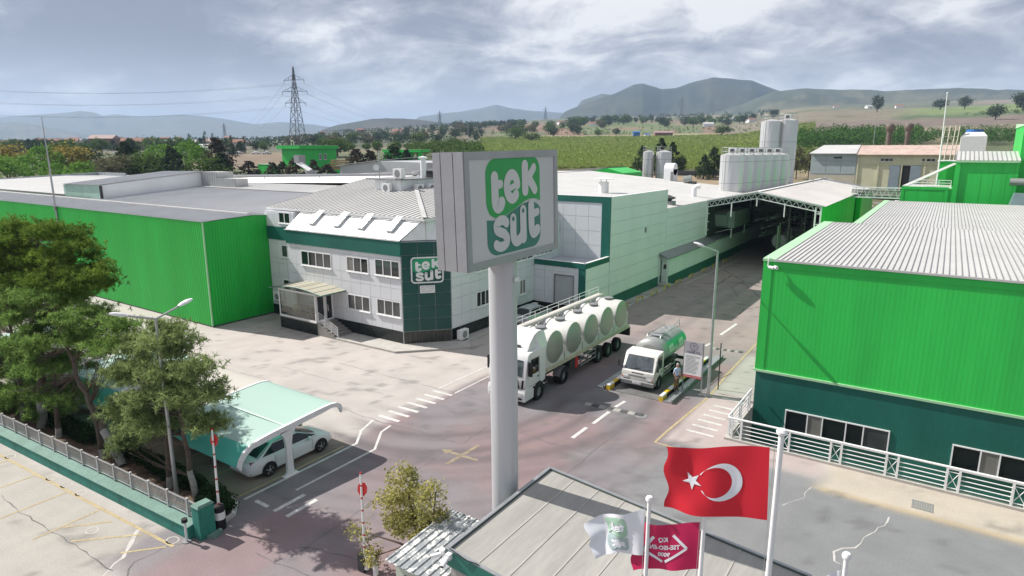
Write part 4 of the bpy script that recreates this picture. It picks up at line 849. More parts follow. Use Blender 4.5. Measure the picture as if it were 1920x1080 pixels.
# ---------------------------------------------------------------- gatehouse, kiosk
def gatehouse():
    t=thing('gatehouse','gatehouse under a large dusty flat roof with dark teal fascia','building',(-6,14.4,0))
    zx=lambda x:3.5-.094*(x+10)
    m=MB().mat(WHITEC).box(-9.4,-2.4,12.3,16.5,0,2.5); m.build('wall',None,t)
    n=9; xs=[-9.95+ (8.05)*i/n for i in range(n+1)]
    for i in range(n):
        a,b=xs[i]+.012,xs[i+1]-.012; q=MB().mat(ROOFD); q.hexa([(a,11.80,zx(a)-.06),(b,11.80,zx(b)-.06),(b,17.06,zx(b)-.06),(a,17.06,zx(a)-.06)],[(a,11.80,zx(a)),(b,11.80,zx(b)),(b,17.06,zx(b)),(a,17.06,zx(a))]); q.build('roof_sheet',None,t)
    q=MB().mat(ROOFD); q.hexa([(-9.95,11.8,2.5),(-1.9,11.8,2.4),(-1.9,17.06,2.4),(-9.95,17.06,2.5)],[(-9.95,11.8,zx(-9.95)-.065),(-1.9,11.8,zx(-1.9)-.065),(-1.9,17.06,zx(-1.9)-.065),(-9.95,17.06,zx(-9.95)-.065)]); q.build('roof_deck',None,t)
    for i in range(1,n):
        q=MB().mat(M('pale seam tape',(.36,.345,.315),.8,var=.15)); x=xs[i]; q.hexa([(x-.03,11.8,zx(x)+.002),(x+.03,11.8,zx(x)+.002),(x+.03,17.06,zx(x)+.002),(x-.03,17.06,zx(x)+.002)],[(x-.02,11.8,zx(x)+.012),(x+.02,11.8,zx(x)+.012),(x+.02,17.06,zx(x)+.012),(x-.02,17.06,zx(x)+.012)]); q.build('seam',None,t)
    fa=M('gatehouse fascia teal',(.02,.16,.125),.5,var=.1)
    def side(x0,y0,x1,y1,fa=fa):
        q=MB().mat(fa); a,b=zx(x0),zx(x1); q.hexa([(x0,y0,a-.42),(x1,y0,b-.42),(x1,y1,b-.42),(x0,y1,a-.42)],[(x0,y0,a+.05),(x1,y0,b+.05),(x1,y1,b+.05),(x0,y1,a+.05)]); q.build('fascia',None,t)
        q=MB().mat(GALV); q.hexa([(x0,y0,a+.052),(x1,y0,b+.052),(x1,y1,b+.052),(x0,y1,a+.052)],[(x0,y0,a+.075),(x1,y0,b+.075),(x1,y1,b+.075),(x0,y1,a+.075)]); q.build('coping',None,t)
    fd=M('gatehouse edge grey green',(.085,.12,.11),.5); side(-10.06,11.69,-9.955,17.14,fd); side(-9.95,11.69,-1.9,11.79); side(-9.95,17.07,-1.9,17.17,fd); side(-1.895,11.69,-1.8,17.17)
    q=MB().mat(DARK); q.tube([(-9.9,11.7,3.6),(-9.6,11.62,3.62),(-9.3,11.66,3.5),(-9.0,11.7,3.5),(-8.8,11.72,3.42)],.018,5); q.build('cable',None,t)
    for k,(x,y,d,lab) in enumerate(((-10.12,11.62,(-.3,-.2),'white security camera at the gatehouse roof corner, pointing left'),(-9.86,11.56,(.05,-.35),'white security camera at the gatehouse roof corner, pointing down'))):
        c=thing('security_camera',lab,'camera',(x,y,3.45),0,'cameras on the gatehouse corner'); m=MB().mat(WHITE); m.box(x-.07,x+.07,y-.02,y+.12,3.36,3.52); m.build('bracket',None,c)
        m=MB().mat(WHITE); m.cyl((x,y,3.42),(x+d[0]*.8,y+d[1]*.8,3.33),.055,n=10); m.build('housing',None,c)
        m=MB().mat(BLACK); m.cyl((x+d[0]*.8,y+d[1]*.8,3.33),(x+d[0]*.84,y+d[1]*.84,3.325),.04,n=10); m.build('lens',None,c)
gatehouse()
def kiosk():
    t=thing('guard_kiosk','small pale kiosk with peeling ribbed white roof below the leafy tree','kiosk',(-11.1,13,0))
    wm=M('kiosk pale green',(.45,.50,.42),.6); m=MB().mat(wm).box(-11.95,-10.3,11.7,14.25,0,2.42); m.build('wall',None,t)
    peel=M('peeling white sheet',(.36,.38,.39),.6,var=.1)
    nt=peel.node_tree; g=nt.nodes.new('ShaderNodeNewGeometry'); nz=nt.nodes.new('ShaderNodeTexNoise'); nz.inputs['Scale'].default_value=3.4; nz.inputs['Detail'].default_value=7; nz.inputs['Roughness'].default_value=.68; nt.links.new(g.outputs['Position'],nz.inputs['Vector'])
    rp=nt.nodes.new('ShaderNodeValToRGB'); rp.color_ramp.elements[0].position=.50; rp.color_ramp.elements[0].color=(.27,.29,.30,1); rp.color_ramp.elements[1].position=.54; rp.color_ramp.elements[1].color=(.66,.66,.63,1); nt.links.new(nz.outputs[0],rp.inputs[0]); nt.links.new(rp.outputs[0],nt.nodes['Principled BSDF'].inputs['Base Color'])
    n=8; W_=1.95/n
    for i in range(n):
        a=-12.12+W_*i; q=MB().mat(peel); q.hexa([(a,11.45,2.52),(a+W_-.01,11.45,2.50),(a+W_-.01,14.42,2.62),(a,14.42,2.64)],[(a,11.45,2.55),(a+W_-.01,11.45,2.53),(a+W_-.01,14.42,2.65),(a,14.42,2.67)]); q.hexa([(a+.02,11.45,2.551),(a+.10,11.45,2.551),(a+.10,14.42,2.671),(a+.02,14.42,2.671)],[(a+.04,11.45,2.575),(a+.08,11.45,2.575),(a+.08,14.42,2.695),(a+.04,14.42,2.695)]); q.build('roof_sheet',None,t)
    m=MB().mat(GLASSD).box(-11.6,-10.7,11.66,11.695,1.2,2.1); m.build('window',None,t)
    m=MB().mat(CREAM).box(-12.0,-10.28,11.55,11.6,2.42,2.5); m.build('eave_trim',None,t)
kiosk()
# ---------------------------------------------------------------- flags and their poles
def flagpole(x,y,h,r,label):
    t=thing('flagpole',label,'flagpole',(x,y,0),0,'white flagpoles before the gatehouse'); m=MB().mat(WHITE); m.tube([(x,y,0),(x,y,h*.5),(x,y,h)],[r,r*.92,r*.8],16); m.build('pole',None,t,smooth=True)
    m=MB().mat(WHITE); m.lathe([(r*.7,h-.02),(r*1.5,h+.0),(r*1.6,h+.05),(r*1.1,h+.09),(.01,h+.10)],(x,y,0),14); m.build('cap',None,t,smooth=True)
    m=MB().mat(GALV); m.cyl((x-r-.03,y-.01,h-.15),(x-r-.03,y-.01,h-3.2),.006,n=4); m.build('halyard',None,t)
    m=MB().mat(GREYM); m.lathe([(r*2.2,0),(r*2.2,.03),(r*1.2,.05)],(x,y,0),12); m.build('base_plate',None,t)
flagpole(-1.95,11.55,9.03,.062,'tallest white flagpole, with the star and crescent flag')
flagpole(-3.2,11.5,7.0,.05,'white flagpole with the crimson flag'); flagpole(-4.31,11.42,7.0,.05,'white flagpole with the pale logo flag, leftmost of the row'); flagpole(-.71,11.58,7.0,.05,'short white flagpole at the right end of the row')
def flag(name,label,mat,P,nu=40,nv=26):
    t=thing(name,label,'flag',P(0,0,0)); m=MB().mat(mat); m.sheet([[P(i/nu,j/nv,0) for i in range(nu+1)] for j in range(nv+1)]); o=m.build('cloth',None,t,smooth='all')
    q=MB().mat(FLAGW); q.sheet([[P(0,j/20,-.004),P(.018,j/20,-.004)] for j in range(21)]); q.build('hoist_band',None,t); return t
def surf(hoist_t,hoist_b,fly_t,fly_b,amp,fold,ph):
    A,B,C,D=map(Vector,(hoist_t,hoist_b,fly_t,fly_b))
    def raw(u,v):
        p=A.lerp(C,u).lerp(B.lerp(D,u),v); e=u**.8
        y=amp*e*(math.sin(5.2*u+1.6*v+ph)+.45*math.sin(10.5*u-2.3*v+ph*2)+.22*math.sin(17*u+5*v))
        z=.045*e*math.sin(7*u+ph)*(1 if v<.5 else .8)+fold*math.sin(math.pi*u)*(.25-v*.0)
        x=.05*e*math.sin(3.5*v*math.pi+ph)*u
        return Vector((p.x+x,p.y+y,p.z+z))
    def P(u,v,h):
        p=raw(u,v)
        if h:
            n=(raw(u+.01,v)-p).cross(raw(u,v+.01)-p).normalized(); 
            if n.y>0: n=-n
            p=p+n*h
        return tuple(p)
    return P
P1=surf((-2.13,11.55,8.72),(-2.06,11.55,7.27),(-4.02,11.50,8.25),(-3.98,11.42,6.88),.085,.02,.4)
t=flag('national_flag','red flag with white star and crescent, largest flag on the tall pole',REDFLAG,P1)
def subd(pts_outer,pts_inner): return [[a,b] for a,b in zip(pts_outer,pts_inner)]
def crescent():
    G=1.45; LX=1.93; cx,cy=.44,.50; R1=.265*G; r2=.215*G; off=.078*G
    rows=[]
    for i in range(49):
        a=R(-155+310*i/48)   # outer arc, opening to the fly side
        o=(cx-R1*math.cos(a)/LX,cy+R1*math.sin(a)/G)
        # matching point on the inner circle along the same direction from its own centre
        s=i/48; b=R(-148+296*s); q=(cx+off/LX-r2*math.cos(b)/LX,cy+r2*math.sin(b)/G)
        rows.append([q,((o[0]+q[0])/2,(o[1]+q[1])/2),o])
    m=MB().mat(FLAGW)
    for h in (.008,-.008): m.sheet([[P1(u,v,h) for u,v in r] for r in rows])
    m.build('crescent',None,t)
    sx,sy,rs=.715,.485,.135*G; m=MB().mat(FLAGW); pts=[]
    for i in range(10):
        r=rs if i%2==0 else rs*.382; a=R(90+36*i+90+8); pts.append((sx+r*math.cos(a)/LX*-1,sy-r*math.sin(a)/G))
    for h in (.008,-.008):
        m.add([P1(sx,sy,h)]+[P1(u,v,h) for u,v in pts],[(0,i+1,(i+1)%10+1) for i in range(10)])
    m.build('star',None,t)
crescent()
P2=surf((-3.27,11.5,6.83),(-3.25,11.5,5.80),(-4.72,11.45,6.28),(-4.62,11.40,5.25),.07,.03,2.2)
t=flag('standards_flag','crimson flag with white outlined diamond and mirrored lettering',CRIMSON,P2)
def onflag(P,W_,H_,cu,cv,h=.007): return lambda x,y:P(cu+x/W_,cv-y/H_,h)
for s_,sz,cv in (('TSE-ISO-EN',.135,.50),('9000',.135,.66),('KQ',.13,.33)): text(t,s_,sz,onflag(P2,1.45,1.03,.50,cv),FLAGW,off=.004)
m=MB().mat(FLAGW)
dm=[(.50-.33,.52),(.5-.14,.22),(.5+.14,.30),(.5+.34,.56),(.5+.08,.80),(.5-.04,.80),(.5-.33,.52)]
for a,b in (((.5-.14,.24),(.5-.33,.54)),((.5-.33,.54),(.5-.02,.82)),((.5+.02,.83),(.5+.34,.56)),((.5+.34,.56),(.5+.12,.27))): 
    pts=[(a[0]+(b[0]-a[0])*k/8,a[1]+(b[1]-a[1])*k/8) for k in range(9)]; stroke(m,pts,.055,lambda u,v,h:P2(u,v,.007),.0,1.4,(0,0))
m.build('diamond_outline',None,t)
P3=surf((-4.40,11.42,6.78),(-4.38,11.42,5.72),(-5.72,11.36,6.05),(-5.42,11.3,5.38),.13,.05,3.6)
t=flag('company_flag','white flag with faint mirrored green logo, on the leftmost pole',FLAGW,P3)
pg=M('faded flag green',(.36,.55,.42),.7); pt=M('faded flag teal',(.38,.48,.48),.7)
def fine(pts,k=3):
    o=[]
    for a,b in zip(pts,pts[1:]+pts[:1]): o+=[(a[0]+(b[0]-a[0])*i/k,a[1]+(b[1]-a[1])*i/k) for i in range(k)]
    return o
def lf(pts,mt):
    m=MB().mat(mt); cx=sum(p[0] for p in pts)/len(pts); cy=sum(p[1] for p in pts)/len(pts)
    F=lambda u,v:P3(.30+.42*u,.10+.82*v,.006); pp=fine(pts); ring=[pp,[((x+cx)/2,(y+cy)/2) for x,y in pp]]
    m.sheet([[F(*q) for q in r+[r[0]]] for r in ring]); m.add([F(cx,cy)]+[F(*q) for q in ring[1]],[(0,i+1,(i+1)%len(pp)+1) for i in range(len(pp))]); m.build('logo_field',None,t)
lf(GTOP,pg); lf(GBOT,pt)
for s_,cv in (('tek',.33),('süt',.75)): text(t,s_,.30,onflag(P3,1.35,1.05,.50,cv,.012),FLAGW,off=.018)
P4=surf((-.78,11.58,6.72),(-.77,11.58,5.75),(-1.3,11.5,6.30),(-1.1,11.5,5.3),.08,.02,1.)
flag('white_flag','white flag hanging from the short pole at the right',FLAGW,P4)
# ---------------------------------------------------------------- boundary wall, fence, barriers, lamps
fy=lambda x:11.2+.05*(x+21.9)
def boundary():
    w=thing('boundary_wall','low teal painted wall with sloping top along the parking lot','wall',(-21.9,11,0))
    wt=M('weathered teal wall',(.028,.19,.15),.7,var=.25,scale=1.2,var2=.15,scale2=7,st=(1,1,.6)); wc=M('bleached teal coping',(.13,.225,.19),.8,var=.15,scale=1.5,var2=.12,scale2=8)
    m=MB().mat(wt); a,b=-21.62,-62.; o=-.42
    m.hexa([(b,fy(b)+o,0),(a,fy(a)+o,0),(a,fy(a)+.14,0),(b,fy(b)+.14,0)],[(b,fy(b)+o,.50),(a,fy(a)+o,.50),(a,fy(a)+.14,.56),(b,fy(b)+.14,.56)]); m.build('wall_body',None,w)
    m=MB().mat(wc); m.hexa([(b,fy(b)+o-.03,.505),(a+.02,fy(a)+o-.03,.505),(a+.02,fy(a)+.16,.565),(b,fy(b)+.16,.565)],[(b,fy(b)+o-.03,.50),(a+.02,fy(a)+o-.03,.50),(a+.02,fy(a)+.16,.62),(b,fy(b)+.16,.62)]); m.build('coping',None,w)
    p=thing('gate_pillar','short dark teal pillar at the end of the fence by the barrier','pillar',(-21.35,11.25,0))
    m=MB().mat(wt); m.box(-21.6,-21.15,11.0,11.6,0,1.28); m.build('shaft',None,p); m=MB().mat(wc); m.hexa([(-21.63,10.97,1.28),(-21.12,10.97,1.28),(-21.12,11.63,1.28),(-21.63,11.63,1.28)],[(-21.55,11.05,1.36),(-21.2,11.05,1.36),(-21.2,11.55,1.36),(-21.55,11.55,1.36)]); m.build('cap',None,p)
    m=MB().mat(wc); m.prism([(-21.1,11.2,0),(-20.85,11.4,0),(-21.0,11.75,0),(-21.15,11.75,0)],(0,0,.16)); tag(m.build('concrete_lump'),'low teal concrete block at the foot of the gate pillar','block')
    p=thing('bollard','small white post with black top at the corner of the teal wall','post',(-21.58,10.7,0)); m=MB().mat(WHITE); m.cyl((-21.58,10.7,0),(-21.58,10.7,.8),.045,n=8); m.build('shaft',None,p); m=MB().mat(BLACK); m.cyl((-21.58,10.7,.8),(-21.58,10.7,.93),.11,n=10); m.build('head',None,p); m=MB().mat(GREYM); m.cyl((-21.58,10.7,0),(-21.58,10.7,.03),.16,n=10); m.build('foot',None,p)
    f=thing('metal_fence','grey metal picket fence standing on the low teal wall','fence',(-21.9,11.2,.6)); f0=f.location.copy()
    fp=M('fence paint',(.46,.45,.45),.5,metal=.2,var=.1)
    pk=MB().mat(fp); pk.box(-.013,.013,-.008,.008,-.05,.62); pk.add([(-.013,0,.62),(.013,0,.62),(.004,-.05,.70)],[(0,1,2)]); pk.add([(-.005,0,.0),(.005,0,.0),(.0,-.09,.66)],[(0,1,2)]); pm=pk.build('picket',None,f,world=False); mesh=pm.data; pm.location=(-.2,fy(-22.1)-11.2,.07)
    n=0; x=-22.2; k=0
    ends=[]
    while x>-47:
        ends.append(x); x-=1.27
    for i,x in enumerate(ends[:-1]):
        x1=ends[i+1]
        m=MB().mat(fp); m.box(x-.05,x+.05,fy(x)-.04,fy(x)+.04,.6,1.32); m.build('post',None,f)
        m=MB().mat(fp); m.hexa([(x1,fy(x1)-.02,1.22),(x,fy(x)-.02,1.22),(x,fy(x)+.02,1.22),(x1,fy(x1)+.02,1.22)],[(x1,fy(x1)-.02,1.26),(x,fy(x)-.02,1.26),(x,fy(x)+.02,1.26),(x1,fy(x1)+.02,1.26)]); m.hexa([(x1,fy(x1)-.02,.66),(x,fy(x)-.02,.66),(x,fy(x)+.02,.66),(x1,fy(x1)+.02,.66)],[(x1,fy(x1)-.02,.70),(x,fy(x)-.02,.70),(x,fy(x)+.02,.70),(x1,fy(x1)+.02,.70)]); m.build('rail',None,f)
        for j in range(1,14):
            xx=x+(x1-x)*j/14; same('picket',mesh,f,(xx+21.9,fy(xx)-11.2,.07))
    m=MB().mat(fp); m.box(-22.2,-21.62,fy(-22)-.02,fy(-22)+.02,1.22,1.26); m.box(-22.2,-21.62,fy(-22)-.02,fy(-22)+.02,.66,.70); m.build('rail',None,f)
    for j in range(1,6): same('picket',mesh,f,(-.3+.105*j-.1,0,.07))
boundary()
def barrier(x,y,h,lean,label,sz,base=True):
    t=thing('barrier_gate',label,'barrier',(x,y,0),0,'raised barriers at the gate')
    if base:
        for k,(a,b,mt) in enumerate(((0,.42,BLACK),(.42,.72,WHITE),(.72,.98,BLACK))): m=MB().mat(mt); m.lathe([(.20,a),(.20,b-.001)] if k<2 else [(.20,a),(.19,b-.05),(.14,b)],(x,y,0),18); m.build('bollard_band',None,t,smooth=True)
    else:
        m=MB().mat(DARK); m.box(x-.28,x+.0,y-.1,y+.2,0,.62); m.build('motor_box',None,t); m=MB().mat(WHITE); m.tube([(x+.05,y,.15),(x+.12,y+.02,.65),(x+.32,y+.05,.68),(x+.42,y+.05,.35),(x+.42,y+.05,.05)],.09,10); m.build('counterweight_cover',None,t,smooth=True)
    a=Vector((x,y,.55)); b=a+Vector(lean)*h; n=7
    for i in range(n):
        p,q=a.lerp(b,i/n),a.lerp(b,(i+.86)/n); e=a.lerp(b,(i+1)/n); r0,r1=.052-.02*i/n,.052-.02*(i+1)/n
        m=MB().mat(WHITE); m.cyl(p,q,r0,r1,8); m.build('boom_segment',None,t); m=MB().mat(RED); m.cyl(q,e,r1,r1,8); m.build('boom_band',None,t)
    c=a.lerp(b,sz); N=Vector((.25,-.9,.2)).normalized(); s=MB().mat(RED); U=Vector((0,0,1)); U=(U-N*U.dot(N)).normalized(); V=N.cross(U)
    oct_=lambda r,o:[tuple(c+N*o+U*(r*math.cos(R(22.5+45*i)))+V*(r*.8*math.sin(R(22.5+45*i)))) for i in range(8)]
    s.prism(oct_(.24,-.055),tuple(N*-.012)); so=s.build('stop_sign',None,t)
    s=MB().mat(WHITE); 
    o1=oct_(.215,-.071); o2=oct_(.195,-.071); 
    s.sheet([[*o1,o1[0]],[*o2,o2[0]]]); s.build('sign_border',None,so)
    V_=-V if V.x<0 else V; text(so,'DUR',.14,lambda xx,yy:tuple(c+N*-.072*1+Vector((0,0,0))+V_*xx+U*yy),WHITE,off=.004)
# the stop discs face the arriving traffic
def barrier2(*a,**k): barrier(*a,**k)
barrier(-21.35,11.9,3.4,(-.06,.05,1),'raised barrier arm with stop disc on a black and white bollard by the fence',.86)
barrier(-14.85,13.15,3.05,(-.05,.04,1),'raised red and white barrier arm with stop disc before the leafy tree',.80,False)
def lamp_head(m,p,d):
    d=Vector(d).normalized(); s=d.cross(Vector((0,0,1))).normalized(); u=s.cross(d); rows=[]
    for k in range(7):
        t=k/6; w=.15*math.sin(math.pi*(.12+.80*t))**.6; h=.10*math.sin(math.pi*(.1+.8*t))**.7; c=Vector(p)+d*(.62*t)
        rows.append([tuple(c+s*(w*math.cos(R(a)))+u*(h*math.sin(R(a))*(1 if math.sin(R(a))>0 else .45))) for a in range(0,361,36)])
    m.sheet(rows)
def street_lamp(name,label,x,y,h,arms,r=.075,group='street lamps in the yard'):
    t=thing(name,label,'street lamp',(x,y,0),0,group); m=MB().mat(GALV); m.tube([(x,y,0),(x,y,h*.5),(x,y,h)],[r,r*.8,r*.6],14); m.build('pole',None,t,smooth=True)
    m=MB().mat(GALV); m.box(x-.16,x+.16,y-.16,y+.16,0,.03); m.build('base_plate',None,t)
    for e in arms:
        m=MB().mat(GALV); b=Vector((x+e[0],y+e[1],h+e[2])); m.cyl((x,y,h-.02),b,r*.5,r*.45,8); m.build('arm',None,t,smooth=True)
        m=MB().mat(WHITE); d=Vector((e[0],e[1],e[2])); lamp_head(m,b-d.normalized()*.08,d); m.build('lamp_head',None,t,smooth=True)
street_lamp('street_lamp','grey street lamp with two arms standing in the pines by the fence',-24.55,12.0,7.72,[(-.25,-.95,.28),(-.05,1.02,.30)],.085)
street_lamp('street_lamp','tall grey street lamp beside the white notice board and zebra crossing',-10.15,35.45,8.55,[(-.45,-1.25,.38),(-.75,-.35,.28)],.095)
# small teal sign post in the yard
t=thing('small_sign','small teal sign on a thin post in the yard before the green shed','sign',(-49,22.4,0)); m=MB().mat(GALV); m.cyl((-49,22.4,0),(-49,22.4,1.7),.04,n=6); m.build('post',None,t); m=MB().mat(TEAL); m.box(-49.45,-48.55,22.34,22.36,1.2,1.75); m.build('board',None,t); m=MB().mat(WHITE); m.box(-49.3,-49.0,22.33,22.338,1.4,1.55); m.box(-48.9,-48.7,22.33,22.338,1.4,1.62); m.build('marking',None,t)
# ---------------------------------------------------------------- carport
def membrane(name,col,shade):
    m=bpy.data.materials.new(name); m.use_nodes=True; t=m.node_tree; n=t.nodes; l=t.links; o=n['Material Output']; p=n['Principled BSDF']; p.inputs['Base Color'].default_value=(*col,1); p.inputs['Roughness'].default_value=.5
    tr=n.new('ShaderNodeBsdfTranslucent'); tr.inputs[0].default_value=(*shade,1); x=n.new('ShaderNodeMixShader'); x.inputs[0].default_value=.3; l.new(p.outputs[0],x.inputs[1]); l.new(tr.outputs[0],x.inputs[2]); l.new(x.outputs[0],o.inputs[0]); return m
CPM=membrane('mint canopy fabric',(.50,.68,.61),(.05,.55,.36)); CPI=membrane('ivory canopy fabric',(.68,.64,.58),(.5,.48,.42)); CPS=membrane('shaded mint canopy fabric',(.10,.52,.43),(.03,.5,.35))  # last one is the mint fabric with its low edge's shade painted in
def carport():
    t=thing('carport','curved mint and ivory carport canopy on white posts over parked cars','carport',(-22.6,16,0))
    pr=[(13.55,1.32),(13.66,1.62),(13.86,1.86),(14.18,2.05),(14.6,2.17),(15.2,2.24),(16,2.30),(17,2.38),(17.9,2.44),(18.4,2.45),(18.75,2.40),(18.98,2.26),(19.07,2.02)]
    xs=[-22.6,-27.85,-33.4,-39,-44.6,-50.2]
    for k in range(5):
        a,b=xs[k]-.09,xs[k+1]+.09
        n=10; mats=(CPM,CPI); top=mats[k%2]
        def rowp(i,j): 
            y,z=pr[i]; u=j/n; return (a+(b-a)*u,y,z+.03-.055*math.sin(math.pi*u)*(1 if 2<i<11 else .3))
        m=MB(); m.mat(top if k%2 else CPM); m.sheet([[rowp(i,j) for j in range(n+1)] for i in range(3,len(pr))])
        m.mat(CPS if k%2==0 else CPI); m.sheet([[rowp(i,j) for j in range(n+1)] for i in range(0,4)]); m.build('canopy_membrane',None,t,smooth='all')
        m=MB().mat(WHITE); m.cyl((a,16.6,2.26),(b,16.6,2.26),.05,n=8); m.cyl((a,14.35,2.02),(b,14.35,2.02),.045,n=8); m.build('purlin',None,t,smooth=True)
        if k%2==0: m=MB().mat(M('seam white',(.55,.68,.62),.5)); m.sheet([[(a,15.9,2.33),(b,15.9,2.33)],[(a,15.98,2.335),(b,15.98,2.335)]]); m.build('membrane_seam',None,t)
    for k,x in enumerate(xs):
        m=MB().mat(WHITE); up=[(x+.07,y,z+.06) for y,z in pr]; lo=[(x+.07,y+(.10 if i<4 else 0)-(.08 if i>9 else 0),z-(.10 if i<4 else .20 if i<9 else .14)) for i,(y,z) in enumerate(pr)]
        sh=lambda r:[(px-.14,y,z) for px,y,z in r]
        m.sheet([up,lo]); m.sheet([sh(lo),sh(up)]); m.sheet([sh(up),up]); m.sheet([lo,sh(lo)]); m.build('arch_frame',None,t)
        m=MB().mat(WHITE); y=16.0; s=.07
        prof=[(.30,0),(.17,.14),(.15,.3),(.15,1.5),(.20,1.8),(.42,2.12)]
        L=[(x,y-w,z) for w,z in prof]; Q=[(x,y+w,z) for w,z in prof]; g=lambda r,d:[(a+d,b,c) for a,b,c in r]
        m.sheet([g(L,s),g(Q,s)]); m.sheet([g(Q,-s),g(L,-s)]); m.sheet([g(L,-s),g(L,s)]); m.sheet([g(Q,s),g(Q,-s)]); m.build('post',None,t)
        m=MB().mat(WHITE); m.box(x-.13,x+.13,y-.36,y+.36,.004,.03); m.build('base_plate',None,t)
carport()
# ---------------------------------------------------------------- cars
def wheel(parent,x,y,r,w,side,rim=RIM,spokes=5,local=True):
    m=MB().mat(BLACK); m.lathe([(r*.62,-w/2),(r*.92,-w/2),(r,-w*.3),(r,w*.3),(r*.92,w/2),(r*.62,w/2)],(x,y,r),20,'X',False); t=m.build('tyre',None,parent,smooth=True,world=False)
    m=MB().mat(GREYD); m.lathe([(r*.63,-w*.3),(r*.63,w*.25*side if side>0 else w*.3)],(x,y,r),16,'X'); m.build('hub',None,t,world=False)
    m=MB().mat(rim); xo=x+side*w*.44
    m.lathe([(r*.70,-.012),(r*.70,.012)],(xo,y,r),20,'X') if spokes==0 else None
    if spokes:
        for i in range(spokes):
            a=2*math.pi*i/spokes+.3; m.beam((xo,y+r*.1*math.cos(a),r+r*.1*math.sin(a)),(xo,y+r*.64*math.cos(a),r+r*.64*math.sin(a)),.02,r*.22,(1,0,0))
        ring=lambda q:[(xo+side*.005,y+q*math.cos(2*math.pi*i/20),r+q*math.sin(2*math.pi*i/20)) for i in range(21)]
        m.sheet([ring(r*.60),ring(r*.70)]); m.lathe([(r*.16,-.015),(r*.16,.02)],(xo,y,r),10,'X')
    m.build('rim',None,t,world=False); return t
def loft(mb,secs):
    n=len(secs[0]); mb.sheet(secs)
    return mb
